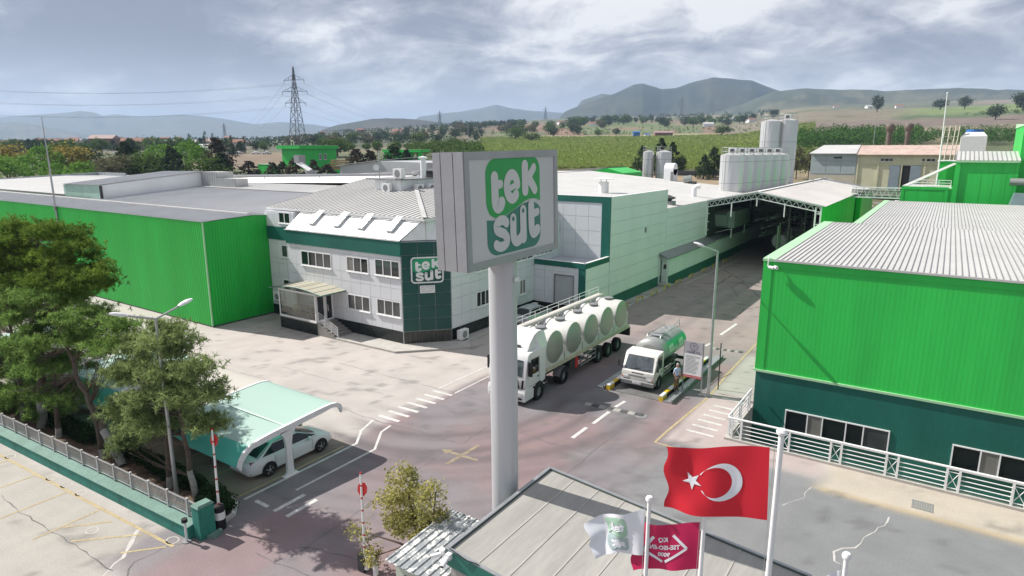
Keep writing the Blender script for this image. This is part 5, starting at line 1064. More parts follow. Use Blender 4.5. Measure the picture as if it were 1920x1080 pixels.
def car(label,x,y,rz,paint,L=4.6,W_=1.78,hatch=False,plate=True,group='parked cars'):
    t=thing('parked_car',label,'car',(x,y,0),rz,group); h=L/2
    # stations: y, half-width, sill, belt height at the side, height on the centre line
    if not hatch: st=[(-h,.62,.42,.66,.70),(-h+.06,.74,.30,.80,.90),(-h+.22,.82,.25,.92,1.03),(-h+.55,.86,.22,.94,1.05),(-1.15,.885,.2,.94,1.03),(-.5,.89,.2,.92,1.0),(.5,.89,.2,.90,.98),(1.1,.885,.2,.885,.985),(1.55,.87,.2,.84,.92),(h-.28,.82,.22,.74,.80),(h-.08,.74,.28,.62,.66),(h,.60,.36,.54,.56)]
    else: st=[(-h,.66,.42,.78,.84),(-h+.08,.78,.30,.90,.98),(-h+.3,.84,.24,.95,1.02),(-1.15,.88,.2,.95,1.0),(-.5,.89,.2,.93,1.0),(.5,.89,.2,.90,.98),(1.1,.885,.2,.885,.985),(1.5,.87,.2,.84,.92),(h-.28,.82,.22,.76,.82),(h-.08,.74,.28,.64,.68),(h,.60,.36,.56,.58)]
    k=W_/1.78; secs=[]
    for yy,w,s,b,c in st:
        w*=k; r=[(0,yy,s),(w*.86,yy,s),(w*.97,yy,s+.08),(w,yy,(s+b)/2+.03),(w*.985,yy,b-.08),(w*.93,yy,b-.01),(w*.80,yy,b+(c-b)*.55),(w*.4,yy,c-.01),(0,yy,c)]
        secs.append(r+[(-a,bb,cc) for a,bb,cc in reversed(r[:-1])])
    m=MB().mat(paint); m.sheet(secs); m.add(secs[0],[tuple(range(len(secs[0])))]); m.add(secs[-1],[tuple(range(len(secs[0])))]); body=m.build('body',None,t,smooth=True,world=False)
    rb=(-h+.42 if not hatch else -h+.22); rt=(-1.0 if not hatch else -h+.75); ft=.35; fb=1.32; zb=1.0; zt=1.43 if not hatch else 1.46; wb=.80*k; wt=.585*k
    m=MB().mat(paint); rows=[]
    for i in range(9):
        q=i/8; yy=rt+(ft-rt)*q; zz=zt+.035*math.sin(math.pi*q)-(.02 if i in (0,8) else 0); rows.append([(wt*a,yy,zz-.05*abs(a)**3) for a in (-1,-.8,-.4,0,.4,.8,1)])
    m.sheet(rows)
    def sidequad(s,y0,z0,y1,z1,o=0):
        f=lambda yy,zz:(s*(wb+(wt-wb)*(zz-zb)/(zt-.05-zb)+o),yy,zz); return f
    for s in (-1,1):
        f=sidequad(s,0,0,0,0); zt2=zt-.055
        m.add([f(rb-.05,zb-.08),f(fb+.1,zb-.08),f(ft,zt2),f(rt,zt2)],[(0,1,2,3)])
    m.add([(-wb,rb,zb),(wb,rb,zb),(wt,rt,zt-.055),(-wt,rt,zt-.055)],[(0,1,2,3)]); m.add([(-wb,fb,zb),(wb,fb,zb),(wt,ft,zt-.055),(-wt,ft,zt-.055)],[(0,1,2,3)])
    m.build('roof',None,body,smooth=True,world=False)
    for nm,y0,y1 in (('rear_window',rb,rt),('windscreen',fb,ft)):
        m=MB().mat(GLASSD); d=(-1 if y0<y1 else 1); lerp=lambda a,b,q:a+(b-a)*q; R_=[]
        for q in (.06,.5,.95): ww=lerp(wb,wt,q)-.07; yy=lerp(y0,y1,q)+d*.012; zz=lerp(zb,zt-.055,q)+.012; R_.append([(ww*a,yy+d*.035*(1-a*a),zz+.01*(1-a*a)) for a in (-1,-.5,0,.5,1)])
        m.sheet(R_); m.build(nm,None,body,smooth=True,world=False)
    for s in (-1,1):
        f=sidequad(s,0,0,0,0,.008); z0,z1=zb-.02,zt-.10
        yr=lambda z,o:rb+(rt-rb)*(z-zb)/(zt-.055-zb)+o; yf=lambda z,o:fb+(ft-fb)*(z-zb)/(zt-.055-zb)+o; md=-.12
        m=MB().mat(GLASSD); m.add([f(md+.04,z0),f(yf(z0,-.13),z0),f(yf(z1,-.10),z1),f(md+.04,z1)],[(0,1,2,3)]); m.build('side_window',None,body,world=False)
        m=MB().mat(GLASSD); m.add([f(yr(z0,.30 if not hatch else .2),z0),f(md-.04,z0),f(md-.04,z1),f(yr(z1,.16),z1)],[(0,1,2,3)]); m.build('side_window',None,body,world=False)
        for yy in (-h+.95,h-.85):
            m=MB().mat(BLACK); xw=s*(.892*k); ring=[(xw+s*.004,yy+.375*math.cos(R(a)),.33+.375*math.sin(R(a))) for a in range(-22,203,15)]; m.add(ring,[tuple(range(len(ring)))]); m.build('wheel_arch',None,body,world=False)
            wheel(t,s*(.80*k),yy,.325,.21,s)
        m=MB().mat(paint); m.lathe([(.02,-.10),(.085,-.06),(.10,.02),(.07,.09),(.01,.11)],(s*.97*k,.78,1.0),10,'X'); m.build('wing_mirror',None,body,smooth=True,world=False)
        m=MB().mat(GREYD); 
        for yy in (.98,-.12,-1.02): m.box(s*.893*k-.003,s*.893*k+.003,yy-.006,yy+.006,.34,.86)
        m.build('door_gap',None,body,world=False)
        m=MB().mat(TAIL); m.hexa([(s*.30*k,-h+.035,.80),(s*.745*k,-h+.12,.78),(s*.76*k,-h+.2,.78),(s*.30*k,-h+.12,.80)],[(s*.30*k,-h+.045,.885),(s*.765*k,-h+.17,.92),(s*.80*k,-h+.32,.92),(s*.30*k,-h+.14,.885)]); m.build('tail_lamp',None,body,world=False)
        m=MB().mat(LAMPL); m.hexa([(s*.36*k,h-.06,.56),(s*.70*k,h-.16,.56),(s*.68*k,h-.3,.58),(s*.36*k,h-.2,.56)],[(s*.36*k,h-.07,.66),(s*.75*k,h-.2,.68),(s*.74*k,h-.34,.70),(s*.36*k,h-.2,.66)]); m.build('headlamp',None,body,world=False)
        m=MB().mat(GREYD); m.box(s*.66*k-.10,s*.66*k+.10,-h+.085,-h+.115,.40,.43); m.build('reflector',None,body,world=False)
    m=MB().mat(WHITE); m.box(-.26,.26,-h-.012,-h+.03,.60,.71); p=m.build('number_plate',None,body,world=False); text(p,'16 AKT 44',.10,lambda xx,yy:(xx,-h-.014,.655+yy),BLACK)
    m=MB().mat(BLACK); m.box(-.45,.45,h-.03,h+.005,.34,.44); m.build('grille',None,body,world=False)
    return t
car('white sedan parked at the open end of the mint carport',-24.08,16.75,0,CARW)
car('black car under the carport beside the white sedan',-26.45,16.9,0,CARK)
car('white car under the ivory canopy bay, only its tail showing between trunks',-28.55,16.85,0,CARW)
car('white car under the far carport bay behind the leaning pine trunk',-37.9,16.2,0,CARW)
car('silver hatchback parked by the white loading dock behind the tank lorry',-27.45,43.9,0,CARS,4.3,1.78,True)
car('white car parked at the back of the carport behind the pine crowns',-31.4,16.9,0,CARW)
WSC=M('windscreen glass',(.07,.085,.095),.05,var=.5,scale=2.5,spec=.9)  # pale base stands in for reflected sky and the cab interior
# ---------------------------------------------------------------- lorries
def cbox(mb,x0,x1,y0,y1,z0,z1,c):
    # box with chamfered edges
    P=lambda x,y:[(x0+x,y0+y),(x1-x,y0+y),(x1-x,y1-y),(x0+x,y1-y)]
    ring=lambda ins,z:[(x0+ins+c,y0+ins,z),(x1-ins-c,y0+ins,z),(x1-ins,y0+ins+c,z),(x1-ins,y1-ins-c,z),(x1-ins-c,y1-ins,z),(x0+ins+c,y1-ins,z),(x0+ins,y1-ins-c,z),(x0+ins,y0+ins+c,z)]
    r=[ring(c,z0),ring(0,z0+c),ring(0,z1-c),ring(c,z1)]
    mb.sheet([q+[q[0]] for q in r]); mb.add(r[0],[tuple(range(7,-1,-1))]); mb.add(r[3],[tuple(range(8))]); return mb
def profile(mb,pts,x0,x1,ins=.0):
    n=len(pts); a=[(x0,y,z) for y,z in pts]; b=[(x1,y,z) for y,z in pts]; c=(sum(p[0] for p in pts)/n,sum(p[1] for p in pts)/n)
    if ins:
        sh=lambda X:[(X,c[0]+(y-c[0])*(1-ins),c[1]+(z-c[1])*(1-ins*.6)) for y,z in pts]
        a0,b0=sh(x0-.05),sh(x1+.05); mb.sheet([a0+[a0[0]],a+[a[0]],b+[b[0]],b0+[b0[0]]]); mb.add(a0,[tuple(range(n))]); mb.add(b0,[tuple(range(n-1,-1,-1))])
    else: mb.sheet([a+[a[0]],b+[b[0]]]); mb.add(a,[tuple(range(n))]); mb.add(b,[tuple(range(n-1,-1,-1))])
    return mb
def bigwheel(t,x,y,r,w,s,steel=True):
    m=MB().mat(BLACK); m.lathe([(r*.58,-w/2),(r*.93,-w/2),(r,-w*.32),(r,w*.32),(r*.93,w/2),(r*.58,w/2)],(x,y,r),22,'X',False); ty=m.build('tyre',None,t,smooth=True)
    m=MB().mat(GREYM); m.lathe([(r*.57,-w*.35),(r*.57,w*.30*s),(r*.50,w*.30*s),(r*.42,w*.22*s),(r*.22,w*.22*s),(r*.2,w*.34*s),(.01,w*.34*s)],(x,y,r),18,'X'); m.build('rim',None,ty,smooth=True)
def tank_lorry():
    t=thing('tank_lorry','long white lorry whose trailer carries five steel-ended milk tanks','lorry',(-19.35,35,0))
    x0,x1=-20.6,-18.1; f=28.1
    m=MB().mat(TRUCKW); profile(m,[(f+.15,.95),(f+.02,1.25),(f+.06,1.62),(f+.22,2.55),(f+.36,2.92),(f+.52,3.02),(f+2.15,3.02),(f+2.2,2.9),(f+2.2,1.05),(f+1.95,1.0),(f+1.9,.95)],x0+.05,x1-.05,.02); cab=m.build('cab',None,t,smooth=True)
    m=MB().mat(TRUCKW); profile(m,[(f-.02,.30),(f-.05,.75),(f+.05,.98),(f+.75,.98),(f+.95,.85),(f+.9,.32)],x0+.04,x1-.04,.02); m.build('bumper',None,cab,smooth=True)
    m=MB().mat(TRUCKW); profile(m,[(f+.62,3.03),(f+.95,3.5),(f+1.35,3.86),(f+1.8,3.98),(f+2.12,3.96),(f+2.2,3.03)],x0+.3,x1-.30,.03); m.build('roof_fairing',None,cab,smooth=True)
    for s,xx in ((1,x1-.28),(-1,x0+.28)):
        m=MB().mat(TRUCKW); m.add([(xx,f+1.45,3.02),(xx-s*.0,f+1.6,3.8),(xx+s*.02,f+2.4,3.9),(xx+s*.24,f+2.5,3.0),(xx+s*.24,f+1.7,3.02)],[(0,1,2,3,4)]); m.add([(xx+s*.22,f+2.2,1.3),(xx+s*.22,f+2.55,1.3),(xx+s*.22,f+2.5,3.0),(xx+s*.22,f+2.2,3.0)],[(0,1,2,3)]); m.build('side_deflector',None,cab)
    m=MB().mat(WSC); m.add([(x0+.2,f+.045,1.72),(x1-.2,f+.045,1.72),(x1-.22,f+.215,2.62),(x0+.22,f+.215,2.62)],[(0,1,2,3)]); m.build('windscreen',None,cab)
    m=MB().mat(GLASSM); m.box(x0+.75,x1-.75,f+.70,f+.74,3.1,3.32); m.build('roof_window',None,cab)
    m=MB().mat(BLACK); m.add([(x0+.35,f+.0,1.05),(x1-.35,f+.0,1.05),(x1-.5,f+.02,1.6),(x0+.5,f+.02,1.6)],[(0,1,2,3)]); m.box(x0+.5,x1-.5,f-.06,f-.04,.5,.72); g=m.build('grille',None,cab)
    m=MB().mat(GREYM)
    for z in (1.15,1.28,1.41): m.box(x0+.45,x1-.45,f-.03,f-.0,z,z+.03)
    m.build('grille_bar',None,g)
    for s in (1,-1):
        xc=x1-.42 if s>0 else x0+.42
        m=MB().mat(LAMPL); m.box(xc-.27,xc+.27,f-.075,f-.045,.62,.80); m.build('headlamp',None,cab); m=MB().mat(BLACK); m.box(xc-.26,xc+.26,f-.07,f-.04,.40,.50); m.build('fog_lamp',None,cab)
        m=MB().mat(BLACK); xa=x1 if s>0 else x0; m.prism([(xa-s*.25,f+.0,1.05),(xa-s*.18,f+.0,1.55),(xa-s*.10,f+.05,1.55),(xa-s*.12,f+.0,1.05)],(0,-.02,0)); m.build('air_vent',None,cab)
        xs=xa+s*.012
        m=MB().mat(GLASSD); m.add([(xs,f+.50,1.72),(xs,f+1.45,1.72),(xs,f+1.45,2.62),(xs,f+.62,2.62)],[(0,1,2,3)]); m.build('side_window',None,cab)
        m=MB().mat(BLACK); m.box(xa+s*.04 if s>0 else xa-.26,xa+.26 if s>0 else xa-.04,f+.28,f+.40,1.75,2.5); m.cyl((xa,f+.38,2.55),(xa+s*.2,f+.34,2.5),.025,n=6); m.build('mirror',None,cab)
        m=MB().mat(GREYD); m.box(xs-.003,xs+.003,f+1.50,f+1.515,1.1,2.65); m.box(xs-.003,xs+.003,f+.42,f+1.5,1.07,1.085); m.box(xs-.01,xs+.02,f+1.28,f+1.44,1.45,1.5); m.build('door_gap',None,cab)
        m=MB().mat(BLACK); m.sheet([[(xa+s*.006,f+1.45+q*math.cos(R(a)),.5+q*math.sin(R(a))) for a in range(-15,196,15)] for q in (.62,.49)]); m.build('wheel_arch',None,cab)
        bigwheel(t,xa-s*.09,f+1.45,.5,.32,s)
        m=MB().mat(GREYD); m.box(xa-.4 if s>0 else xa+.02,xa-.02 if s>0 else xa+.4,f+2.15,f+2.5,.45,.55); m.box(xa-.3 if s>0 else xa+.02,xa-.02 if s>0 else xa+.3,f+2.2,f+2.5,.78,.84); m.build('step',None,cab)
        for y in (32.65,): bigwheel(t,xa-s*.3,y,.5,.55,s)
        for y in (37.45,38.95,40.45): bigwheel(t,xa-s*.22,y,.5,.38,s)
        m=MB().mat(GREYM); q=[(y_,z_) for y_,z_ in [(32.65+.62*math.cos(R(a)),.5+.62*math.sin(R(a))) for a in range(10,171,16)]]; m.sheet([[(xa-s*.02,y_,z_) for y_,z_ in q],[(xa-s*.55,y_,z_) for y_,z_ in q]]); m.build('mudguard',None,t)
        m=MB().mat(GREYM); xg=xa-s*.05
        for z in (.55,.85,1.12): m.box(xg-.02,xg+.02,34.7,36.85,z,z+.09)
        for y in (34.7,35.7,36.8): m.box(xg-.025,xg+.025,y,y+.06,.5,1.3)
        m.build('side_guard',None,t)
    m=MB().mat(RED); m.box(x1-.32,x1-.05,34.05,34.4,.6,1.28); m.build('extinguisher_box',None,t); m=MB().mat(DARK); m.box(x1-.5,x1-.06,33.3,34.0,.6,1.25); m.build('battery_box',None,t)
    m=MB().mat(DARK); m.box(-19.9,-18.8,f+1.9,33.6,.75,1.12); m.box(-19.9,-18.8,31,42.2,.95,1.33); m.build('chassis',None,t)
    m=MB().mat(M('trailer beige rail',(.46,.42,.32),.5,var=.15,scale=2)); m.box(x0,x0+.12,30.45,42.2,1.36,1.6); m.box(x1-.12,x1,30.45,42.2,1.36,1.6); m.build('side_rail',None,t)
    m=MB().mat(TANKW); m.box(x0+.13,x1-.13,30.45,42.15,1.42,1.55); m.build('deck',None,t)
    m=MB().mat(DARK); m.box(x0+.05,x1+.02,42.15,42.32,.75,1.35); m.build('rear_bumper',None,t)
    for s,xa in ((1,x1),(-1,x0)): m=MB().mat(TAIL); m.box(xa-s*.35-.14,xa-s*.35+.14,42.32,42.34,.95,1.1); m.build('tail_lamp',None,t)
    for i in range(5):
        y=31.42+2.33*i; zc=2.66; r=1.0
        m=MB().mat(TANKW); m.lathe([(.55,x0+.02),(r*.93,x0+.08),(r,x0+.22),(r,x1-.10),(r*.985,x1-.04),(r*.96,x1-.035)],(0,y,zc),36,'X'); k=m.build('milk_tank',None,t,smooth=True)
        m=MB().mat(STEEL); m.lathe([(r*.965,x1-.05),(r*.96,x1-.02),(r*.80,x1+.005),(r*.45,x1+.03),(.01,x1+.036)],(0,y,zc),36,'X'); m.build('end_plate',None,k,smooth=True)
        m=MB().mat(GREYM); m.lathe([(.30,zc+r-.06),(.30,zc+r+.07),(.34,zc+r+.075),(.34,zc+r+.11),(.05,zc+r+.16)],(-19.15,y,0),16); m.build('hatch_lid',None,k,smooth=True)
        for xx in (-20.0,-19.75): m=MB().mat(GREYM); ar=[(xx,y+1.012*r*math.cos(R(a)),zc+1.012*r*math.sin(R(a))) for a in range(20,161,14)]; m.tube(ar,.022,5); m.build('tank_band',None,k)
        m=MB().mat(TANKW); m.box(x1-.13,x1-.03,y-.98,y+.98,1.6,2.0) ; 
        bt=[(x1-.08,y-1.1,1.602),(x1-.08,y+1.1,1.602)]+[(x1-.08,y+1.1*math.cos(R(a)),2.62+ -1.02*math.sin(R(a))) for a in range(0,181,15)]
        m.prism(bt,(.05,0,0)); m.build('skirt_panel',None,k)
        if i<4:
            m=MB().mat(GREYM); yc=y+1.165; m.tube([(x1-.12,yc,1.65),(x1-.10,yc+.06,2.0),(x1-.16,yc-.04,2.35),(x1-.2,yc,2.7)],.045,6); m.tube([(x1-.2,yc-.1,1.65),(x1-.2,yc-.12,2.2)],.035,6); m.build('pipe',None,k)
            m=MB().mat(GREYM); m.tube([(-19.15,y+.35,zc+1.0),(-19.3,y+.8,zc+1.12),(-19.5,y+1.2,zc+.95),(-19.6,y+1.4,zc+.85)],.05,6); m.tube([(-19.9,y+.9,zc+.6),(-19.95,y+1.15,zc+.98),(-19.9,y+1.45,zc+.7)],.06,6); m.build('hose',None,k)
    m=MB().mat(M('walkway cream',(.55,.53,.48),.5)); m.box(x0-.02,x0+.42,30.2,42.0,3.55,3.66); m.box(x0+.44,x0+.50,30.2,42.0,3.5,3.72); m.build('walkway',None,t)
    m=MB().mat(WHITE); 
    for z in (3.92,4.14): m.cyl((x0,30.2,z),(x0,42,z),.016,n=6)
    for i in range(9): yy=30.2+11.8*i/8; m.cyl((x0,yy,3.6),(x0,yy,4.14),.016,n=6)
    m.build('walkway_railing',None,t)
tank_lorry()
def small_tanker():
    t=thing('small_tanker','small white tanker lorry with green-sided oval tank on the weighbridge','lorry',(-13.95,37,0)); x0,x1=-14.98,-12.98; f=34.05
    dirty=M('dusty white cab',(.62,.60,.57),.4,var=.1,scale=3,coat=.2)
    m=MB().mat(dirty); profile(m,[(f+.02,.62),(f-.02,.95),(f+.03,1.15),(f+.10,1.2),(f+.52,2.05),(f+.68,2.17),(f+1.5,2.22),(f+1.6,2.12),(f+1.6,.75),(f+1.45,.62)],x0+.05,x1-.05,.02); cab=m.build('cab',None,t,smooth=True)
    m=MB().mat(GREYM); profile(m,[(f-.07,.36),(f-.09,.58),(f+.02,.66),(f+.35,.62),(f+.35,.4)],x0+.02,x1-.02,.01); b=m.build('bumper',None,cab,smooth=True)
    m=MB().mat(WHITE); m.box(-14.24,-13.72,f-.105,f-.088,.44,.56); p=m.build('number_plate',None,b); text(p,'16 BK 218',.10,lambda x,y:(-13.98+x,f-.107,.50+y),BLACK)
    m=MB().mat(WSC); m.add([(x0+.12,f+.095,1.24),(x1-.12,f+.095,1.24),(x1-.20,f+.485,2.03),(x0+.20,f+.485,2.03)],[(0,1,2,3)]); ws=m.build('windscreen',None,cab)
    m=MB().mat(GREYD); m.beam((-14.5,f+.09,1.26),(-13.9,f+.14,1.38),.02); m.beam((-13.7,f+.09,1.26),(-13.2,f+.14,1.38),.02); m.build('wiper',None,ws)
    m=MB().mat(GREYM); m.box(x0+.45,x1-.45,f-.04,f-.01,.84,.94); m.build('grille',None,cab)
    m=MB().mat(GREYD); m.box(-14.35,-13.6,f+.0,f+.012,1.02,1.09); m.build('badge_strip',None,cab)
    for s,xa in ((1,x1),(-1,x0)):
        m=MB().mat(LAMPL); m.box(min(xa-s*.42,xa-s*.1),max(xa-s*.42,xa-s*.1),f-.045,f-.005,.70,.83); m.build('headlamp',None,cab); m=MB().mat(AMBER); m.box(min(xa-s*.09,xa-s*.03),max(xa-s*.09,xa-s*.03),f-.03,f+.02,.70,.83); m.build('indicator',None,cab)
        xs=xa+s*.012
        m=MB().mat(GLASSD); m.add([(xs,f+.36,1.25),(xs,f+1.28,1.25),(xs,f+1.28,2.0),(xs,f+.66,2.0)],[(0,1,2,3)]); m.build('side_window',None,cab)
        m=MB().mat(GREYD); m.box(xs-.003,xs+.003,f+1.36,f+1.372,.72,2.06); m.box(xs-.003,xs+.003,f+.22,f+.232,.72,1.3); m.box(xs-.005,xs+.02,f+1.14,f+1.28,1.06,1.1); m.build('door_gap',None,cab)
        m=MB().mat(DARK); xm=xa+s*.22; m.box(xm-.05,xm+.05,f+.02,f+.12,1.35,1.72); m.cyl((xa,f+.3,1.9),(xm,f+.08,1.75),.016,n=5); m.cyl((xa,f+.2,1.25),(xm,f+.06,1.36),.016,n=5); m.build('mirror',None,cab)
        m=MB().mat(BLACK); m.sheet([[(xa+s*.006,f+.92+q*math.cos(R(a)),.4+q*math.sin(R(a))) for a in range(-10,191,15)] for q in (.47,.39)]); m.build('wheel_arch',None,cab)
        bigwheel(t,xa-s*.085,f+.92,.4,.24,s); bigwheel(t,xa-s*.20,f+4.3,.4,.42,s)
        m=MB().mat(GREYM)
        for z in (.62,.92): m.beam((xa-s*.06,f+1.75,z),(xa-s*.06,f+3.75,z),.04,.07)
        for y in (f+1.85,f+2.75,f+3.7): m.beam((xa-s*.08,y,.55),(xa-s*.08,y,1.1),.05)
        m.build('side_guard',None,t)
    m=MB().mat(DARK); m.box(-14.4,-13.5,f+1.2,f+5.6,.62,.86); m.build('chassis',None,t)
    rx_,rz_,zc=.98,.80,1.92; yA,yB=f+1.82,f+5.7; n=40
    gt=bpy.data.materials.new('tanker green flank'); tg=M('tanker green',(.05,.33,.20),.3,var=.15,scale=1.2,coat=.3); ts=M('tanker grey',(.33,.34,.33),.4,metal=.3,var=.12,scale=1.5)
    m=MB(); ringp=lambda y,k,dz=0:[(-13.98+rx_*k*math.cos(2*math.pi*i/n),y,zc+rz_*k*math.sin(2*math.pi*i/n)) for i in range(n+1)]
    m.mat(ts); m.sheet([ringp(yA+.04*0-.10,.60),ringp(yA,.92),ringp(yA+.10,1.0),ringp(yA+.7,1.0)]); m.add(ringp(yA-.10,.60)[:-1],[tuple(range(n))]); m.add(ringp(yB+.10,.60)[:-1],[tuple(range(n))])
    m.sheet([ringp(yB-.10,1.0),ringp(yB,.92),ringp(yB+.10,.60)])
    A,B=ringp(yA+.7,1.0),ringp(yB-.10,1.0)
    for i in range(n):
        ang=360*(i+.5)/n; m.mat(tg if (ang<42 or ang>310 or 138<ang<230) else ts); m.add([A[i],B[i],B[i+1],A[i+1]],[(0,1,2,3)])
    tk=m.build('oval_tank',None,t,smooth=True)
    for yc in (f+2.85,f+4.55):
        fn=lambda u,v,h,yc=yc:(-13.98+(rx_+.004+h)*math.cos(.44-.62*v),yc-.42+.84*u,zc+(rz_+.004+h)*math.sin(.50-.62*v))
        logo(tk,fn,1.15,M('logo pale mint',(.35,.62,.45),.4),M('logo pale mint',(.35,.62,.45),.4),WHITE)
    m=MB().mat(GREYM); m.lathe([(.33,zc+rz_-.04),(.33,zc+rz_+.10),(.36,zc+rz_+.12),(.1,zc+rz_+.18)],(-13.98,f+3.4,0),16); m.build('hatch_lid',None,tk,smooth=True)
    m=MB().mat(GALV); z=zc+rz_+.12
    for xx in (-14.4,-13.55): m.tube([(xx,f+2.3,z-.12),(xx,f+2.4,z),(xx,f+5.3,z),(xx,f+5.4,z-.12)],.025,6)
    for yy in (f+2.9,f+4.1,f+4.8): m.cyl((-14.4,yy,z),(-13.55,yy,z),.02,n=5)
    m.tube([(-13.55,f+4.0,z+.02),(-13.5,f+5.5,z+.42),(-13.5,f+5.55,z-.1)],.025,6); m.tube([(-14.4,f+5.4,z-.1),(-14.3,f+4.5,z+.2),(-13.6,f+4.4,z+.2)],.02,5); m.box(-14.35,-13.6,f+2.5,f+3.0,z-.06,z-.02); m.build('top_railing',None,tk)
    m=MB().mat(DARK); m.box(x0,x1,f+5.75,f+5.85,.5,.7); m.build('rear_bumper',None,t)
small_tanker()
# ---------------------------------------------------------------- weighbridge, notice board, humps, hoops
def weighbridge():
    for s,xa,y0,y1,lab in ((1,-12.28,33.2,41.7,'right-hand dark-sided yellow and white weighbridge kerb beside the standing man'),(-1,-15.55,33.15,41.6,'left-hand dark-sided yellow and white weighbridge kerb beside the small tanker')):
        t=thing('weighbridge_kerb',lab,'kerb',(xa,y0,0),0,'kerbs of the weighbridge'); n=13; L=(y1-y0)/n
        for i in range(n):
            a,b=y0+L*i,y0+L*(i+1)-.012; m=MB().mat(YELLOW if i==0 else BLACK); m.box(xa,xa+.24,a,b,0,.28); m.mat(WHITE if i%2==0 else YELLOW); m.hexa([(xa,a,.281),(xa+.24,a,.281),(xa+.24,b,.281),(xa,b,.281)],[(xa+.03,a,.35),(xa+.21,a,.35),(xa+.21,b,.35),(xa+.03,b,.35)]); m.build('kerb_block',None,t)  # black below the caps holds both shade and dirt in one colour
        xo=xa+.30 if s>0 else xa-.62
        q=thing('steel_channel','flat grey steel channel outside the %s weighbridge kerb'%('right-hand' if s>0 else 'left-hand'),'channel',(xo,y0,0)); m=MB().mat(GALV); m.box(xo,xo+.50,y0-.05,y1+1.4,0.004,.10); m.build('web',None,q); m=MB().mat(GREYM); m.box(xo+.44,xo+.52,y0-.05,y1+1.4,.102,.22); m.build('flange',None,q)
    m=MB().mat(M('weighbridge deck',(.135,.13,.128),.7,var=.2,scale=1.2)); 
    d=thing('weighbridge','dark steel weighbridge deck under the small tanker','weighbridge',(-13.9,37,0))
    for i in range(4): m=MB().mat(MT['weighbridge deck']); a=33.2+2.12*i; m.box(-15.28,-12.3,a+.02,a+2.1,.004,.03); m.build('deck_plate',None,d)
weighbridge()
def board():
    t=thing('notice_board','white notice board with speed limit circle and red strip beside the weighbridge','notice board',(-11.1,35.5,0))
    f=Fr((-11.72,35.5,0),(1,0,0),(0,-1,0)); W_=1.12
    for u in (0,W_): m=MB().mat(GALV); f.box(m,u-.03,u+.03,0,3.15,-.06,0); m.build('post',None,t)
    m=MB().mat(WHITE); f.box(m,.03,W_-.03,.92,2.36,0,.02); b=m.build('panel',None,t)
    m=MB().mat(M('speed panel grey',(.42,.41,.43),.5)); f.box(m,.03,W_-.03,2.38,3.12,0,.015); s=m.build('speed_panel',None,t)
    m=MB().mat(RED); f.box(m,.03,W_-.03,.92,1.08,.021,.026); m.build('red_strip',None,b)
    T=lambda par,s_,sz,cy,mt,off=0,al='CENTER',cx=W_/2:text(par,s_,sz,lambda x,y:f.p(cx+x,cy+y,.03),mt,off=off,align=al)
    T(b,'KÜÇÜK KANTAR',.13,1.0,WHITE); T(s,'AZAMİ HIZ',.155,2.5,M('faded purple print',(.10,.08,.16),.6),.003); T(s,'10',.17,2.88,M('faded purple print',(.1,.08,.16)),.003); T(s,'km',.08,2.76,M('faded purple print',(.1,.08,.16)))
    m=MB().mat(MT['faded purple print']); c=(W_/2,2.85); m.sheet([[f.p(c[0]+r*math.cos(2*math.pi*i/28),c[1]+r*math.sin(2*math.pi*i/28),.03) for i in range(29)] for r in (.235,.205)]); m.build('speed_ring',None,s)
    rr=random.Random(2); 
    for i in range(14):
        m=MB().mat(GREYM); f.box(m,.12,.12+rr.uniform(.55,.86),2.24-.078*i,2.265-.078*i,.021,.024); m.build('print_line',None,b)
    q=MB().mat(DARK); q.cyl((-10.0,36.9,0),(-10.0,36.9,2.9),.035,n=8); tag(q.build('slim_pole'),'slim dark pole just right of the tall street lamp','pole')
board()
def hump(x0,x1,y,label):
    t=thing('speed_hump',label,'speed hump',((x0+x1)/2,y,0),0,'rubber speed humps'); n=8
    for i in range(n):
        a=x0+(x1-x0)*i/n; b=x0+(x1-x0)*(i+1)/n-.015; yy=y+.03*i; m=MB().mat(M('worn rubber hump',(.07,.07,.072),.8,var=.3,scale=4)if i%2 else M('faded hump marking',(.30,.29,.27),.8,var=.25,scale=4)); pr=[(yy-.22,.004),(yy-.13,.04),(yy,.055),(yy+.13,.04),(yy+.22,.004)]
        m.sheet([[(a,p,z) for p,z in pr],[(b,p,z) for p,z in pr]]); m.build('hump_block',None,t)
hump(-15.55,-12.2,30.55,'long rubber speed hump before the small tanker'); hump(-12.75,-10.7,44.9,'short rubber speed hump on the road beyond the weighbridge')
def hoops():
    Y=[(51.7,53.05),(55.1,56.5),(58.55,60),(61.8,63.2),(65,66.5),(69.2,70.5),(73.4,74.8),(77.5,78.9),(81.5,82.9)]; names=['nearest','second','third','fourth','fifth','sixth','seventh','eighth','farthest']
    for (a,b),w in zip(Y,names):
        x=-23.05+.015*(a-51); t=thing('guard_hoop','%s yellow and black guard hoop along the cold store wall'%w,'guard hoop',(x,a,0),0,'yellow guard hoops along the cold store')
        pts=[(x,a,0),(x,a,.26),(x,a+.05,.36),(x,a+.15,.40),(x,b-.15,.40),(x,b-.05,.36),(x,b,.26),(x,b,0)]
        m=MB().mat(YELLOW); m.tube(pts,.055,8); m.build('bar',None,t,smooth=True)
        m=MB().mat(BLACK)
        for f0 in (.25,.62): y0=a+(b-a)*f0; m.cyl((x,y0,.40),(x,y0+.18,.40),.057,n=8)
        m.build('black_band',None,t)
hoops()
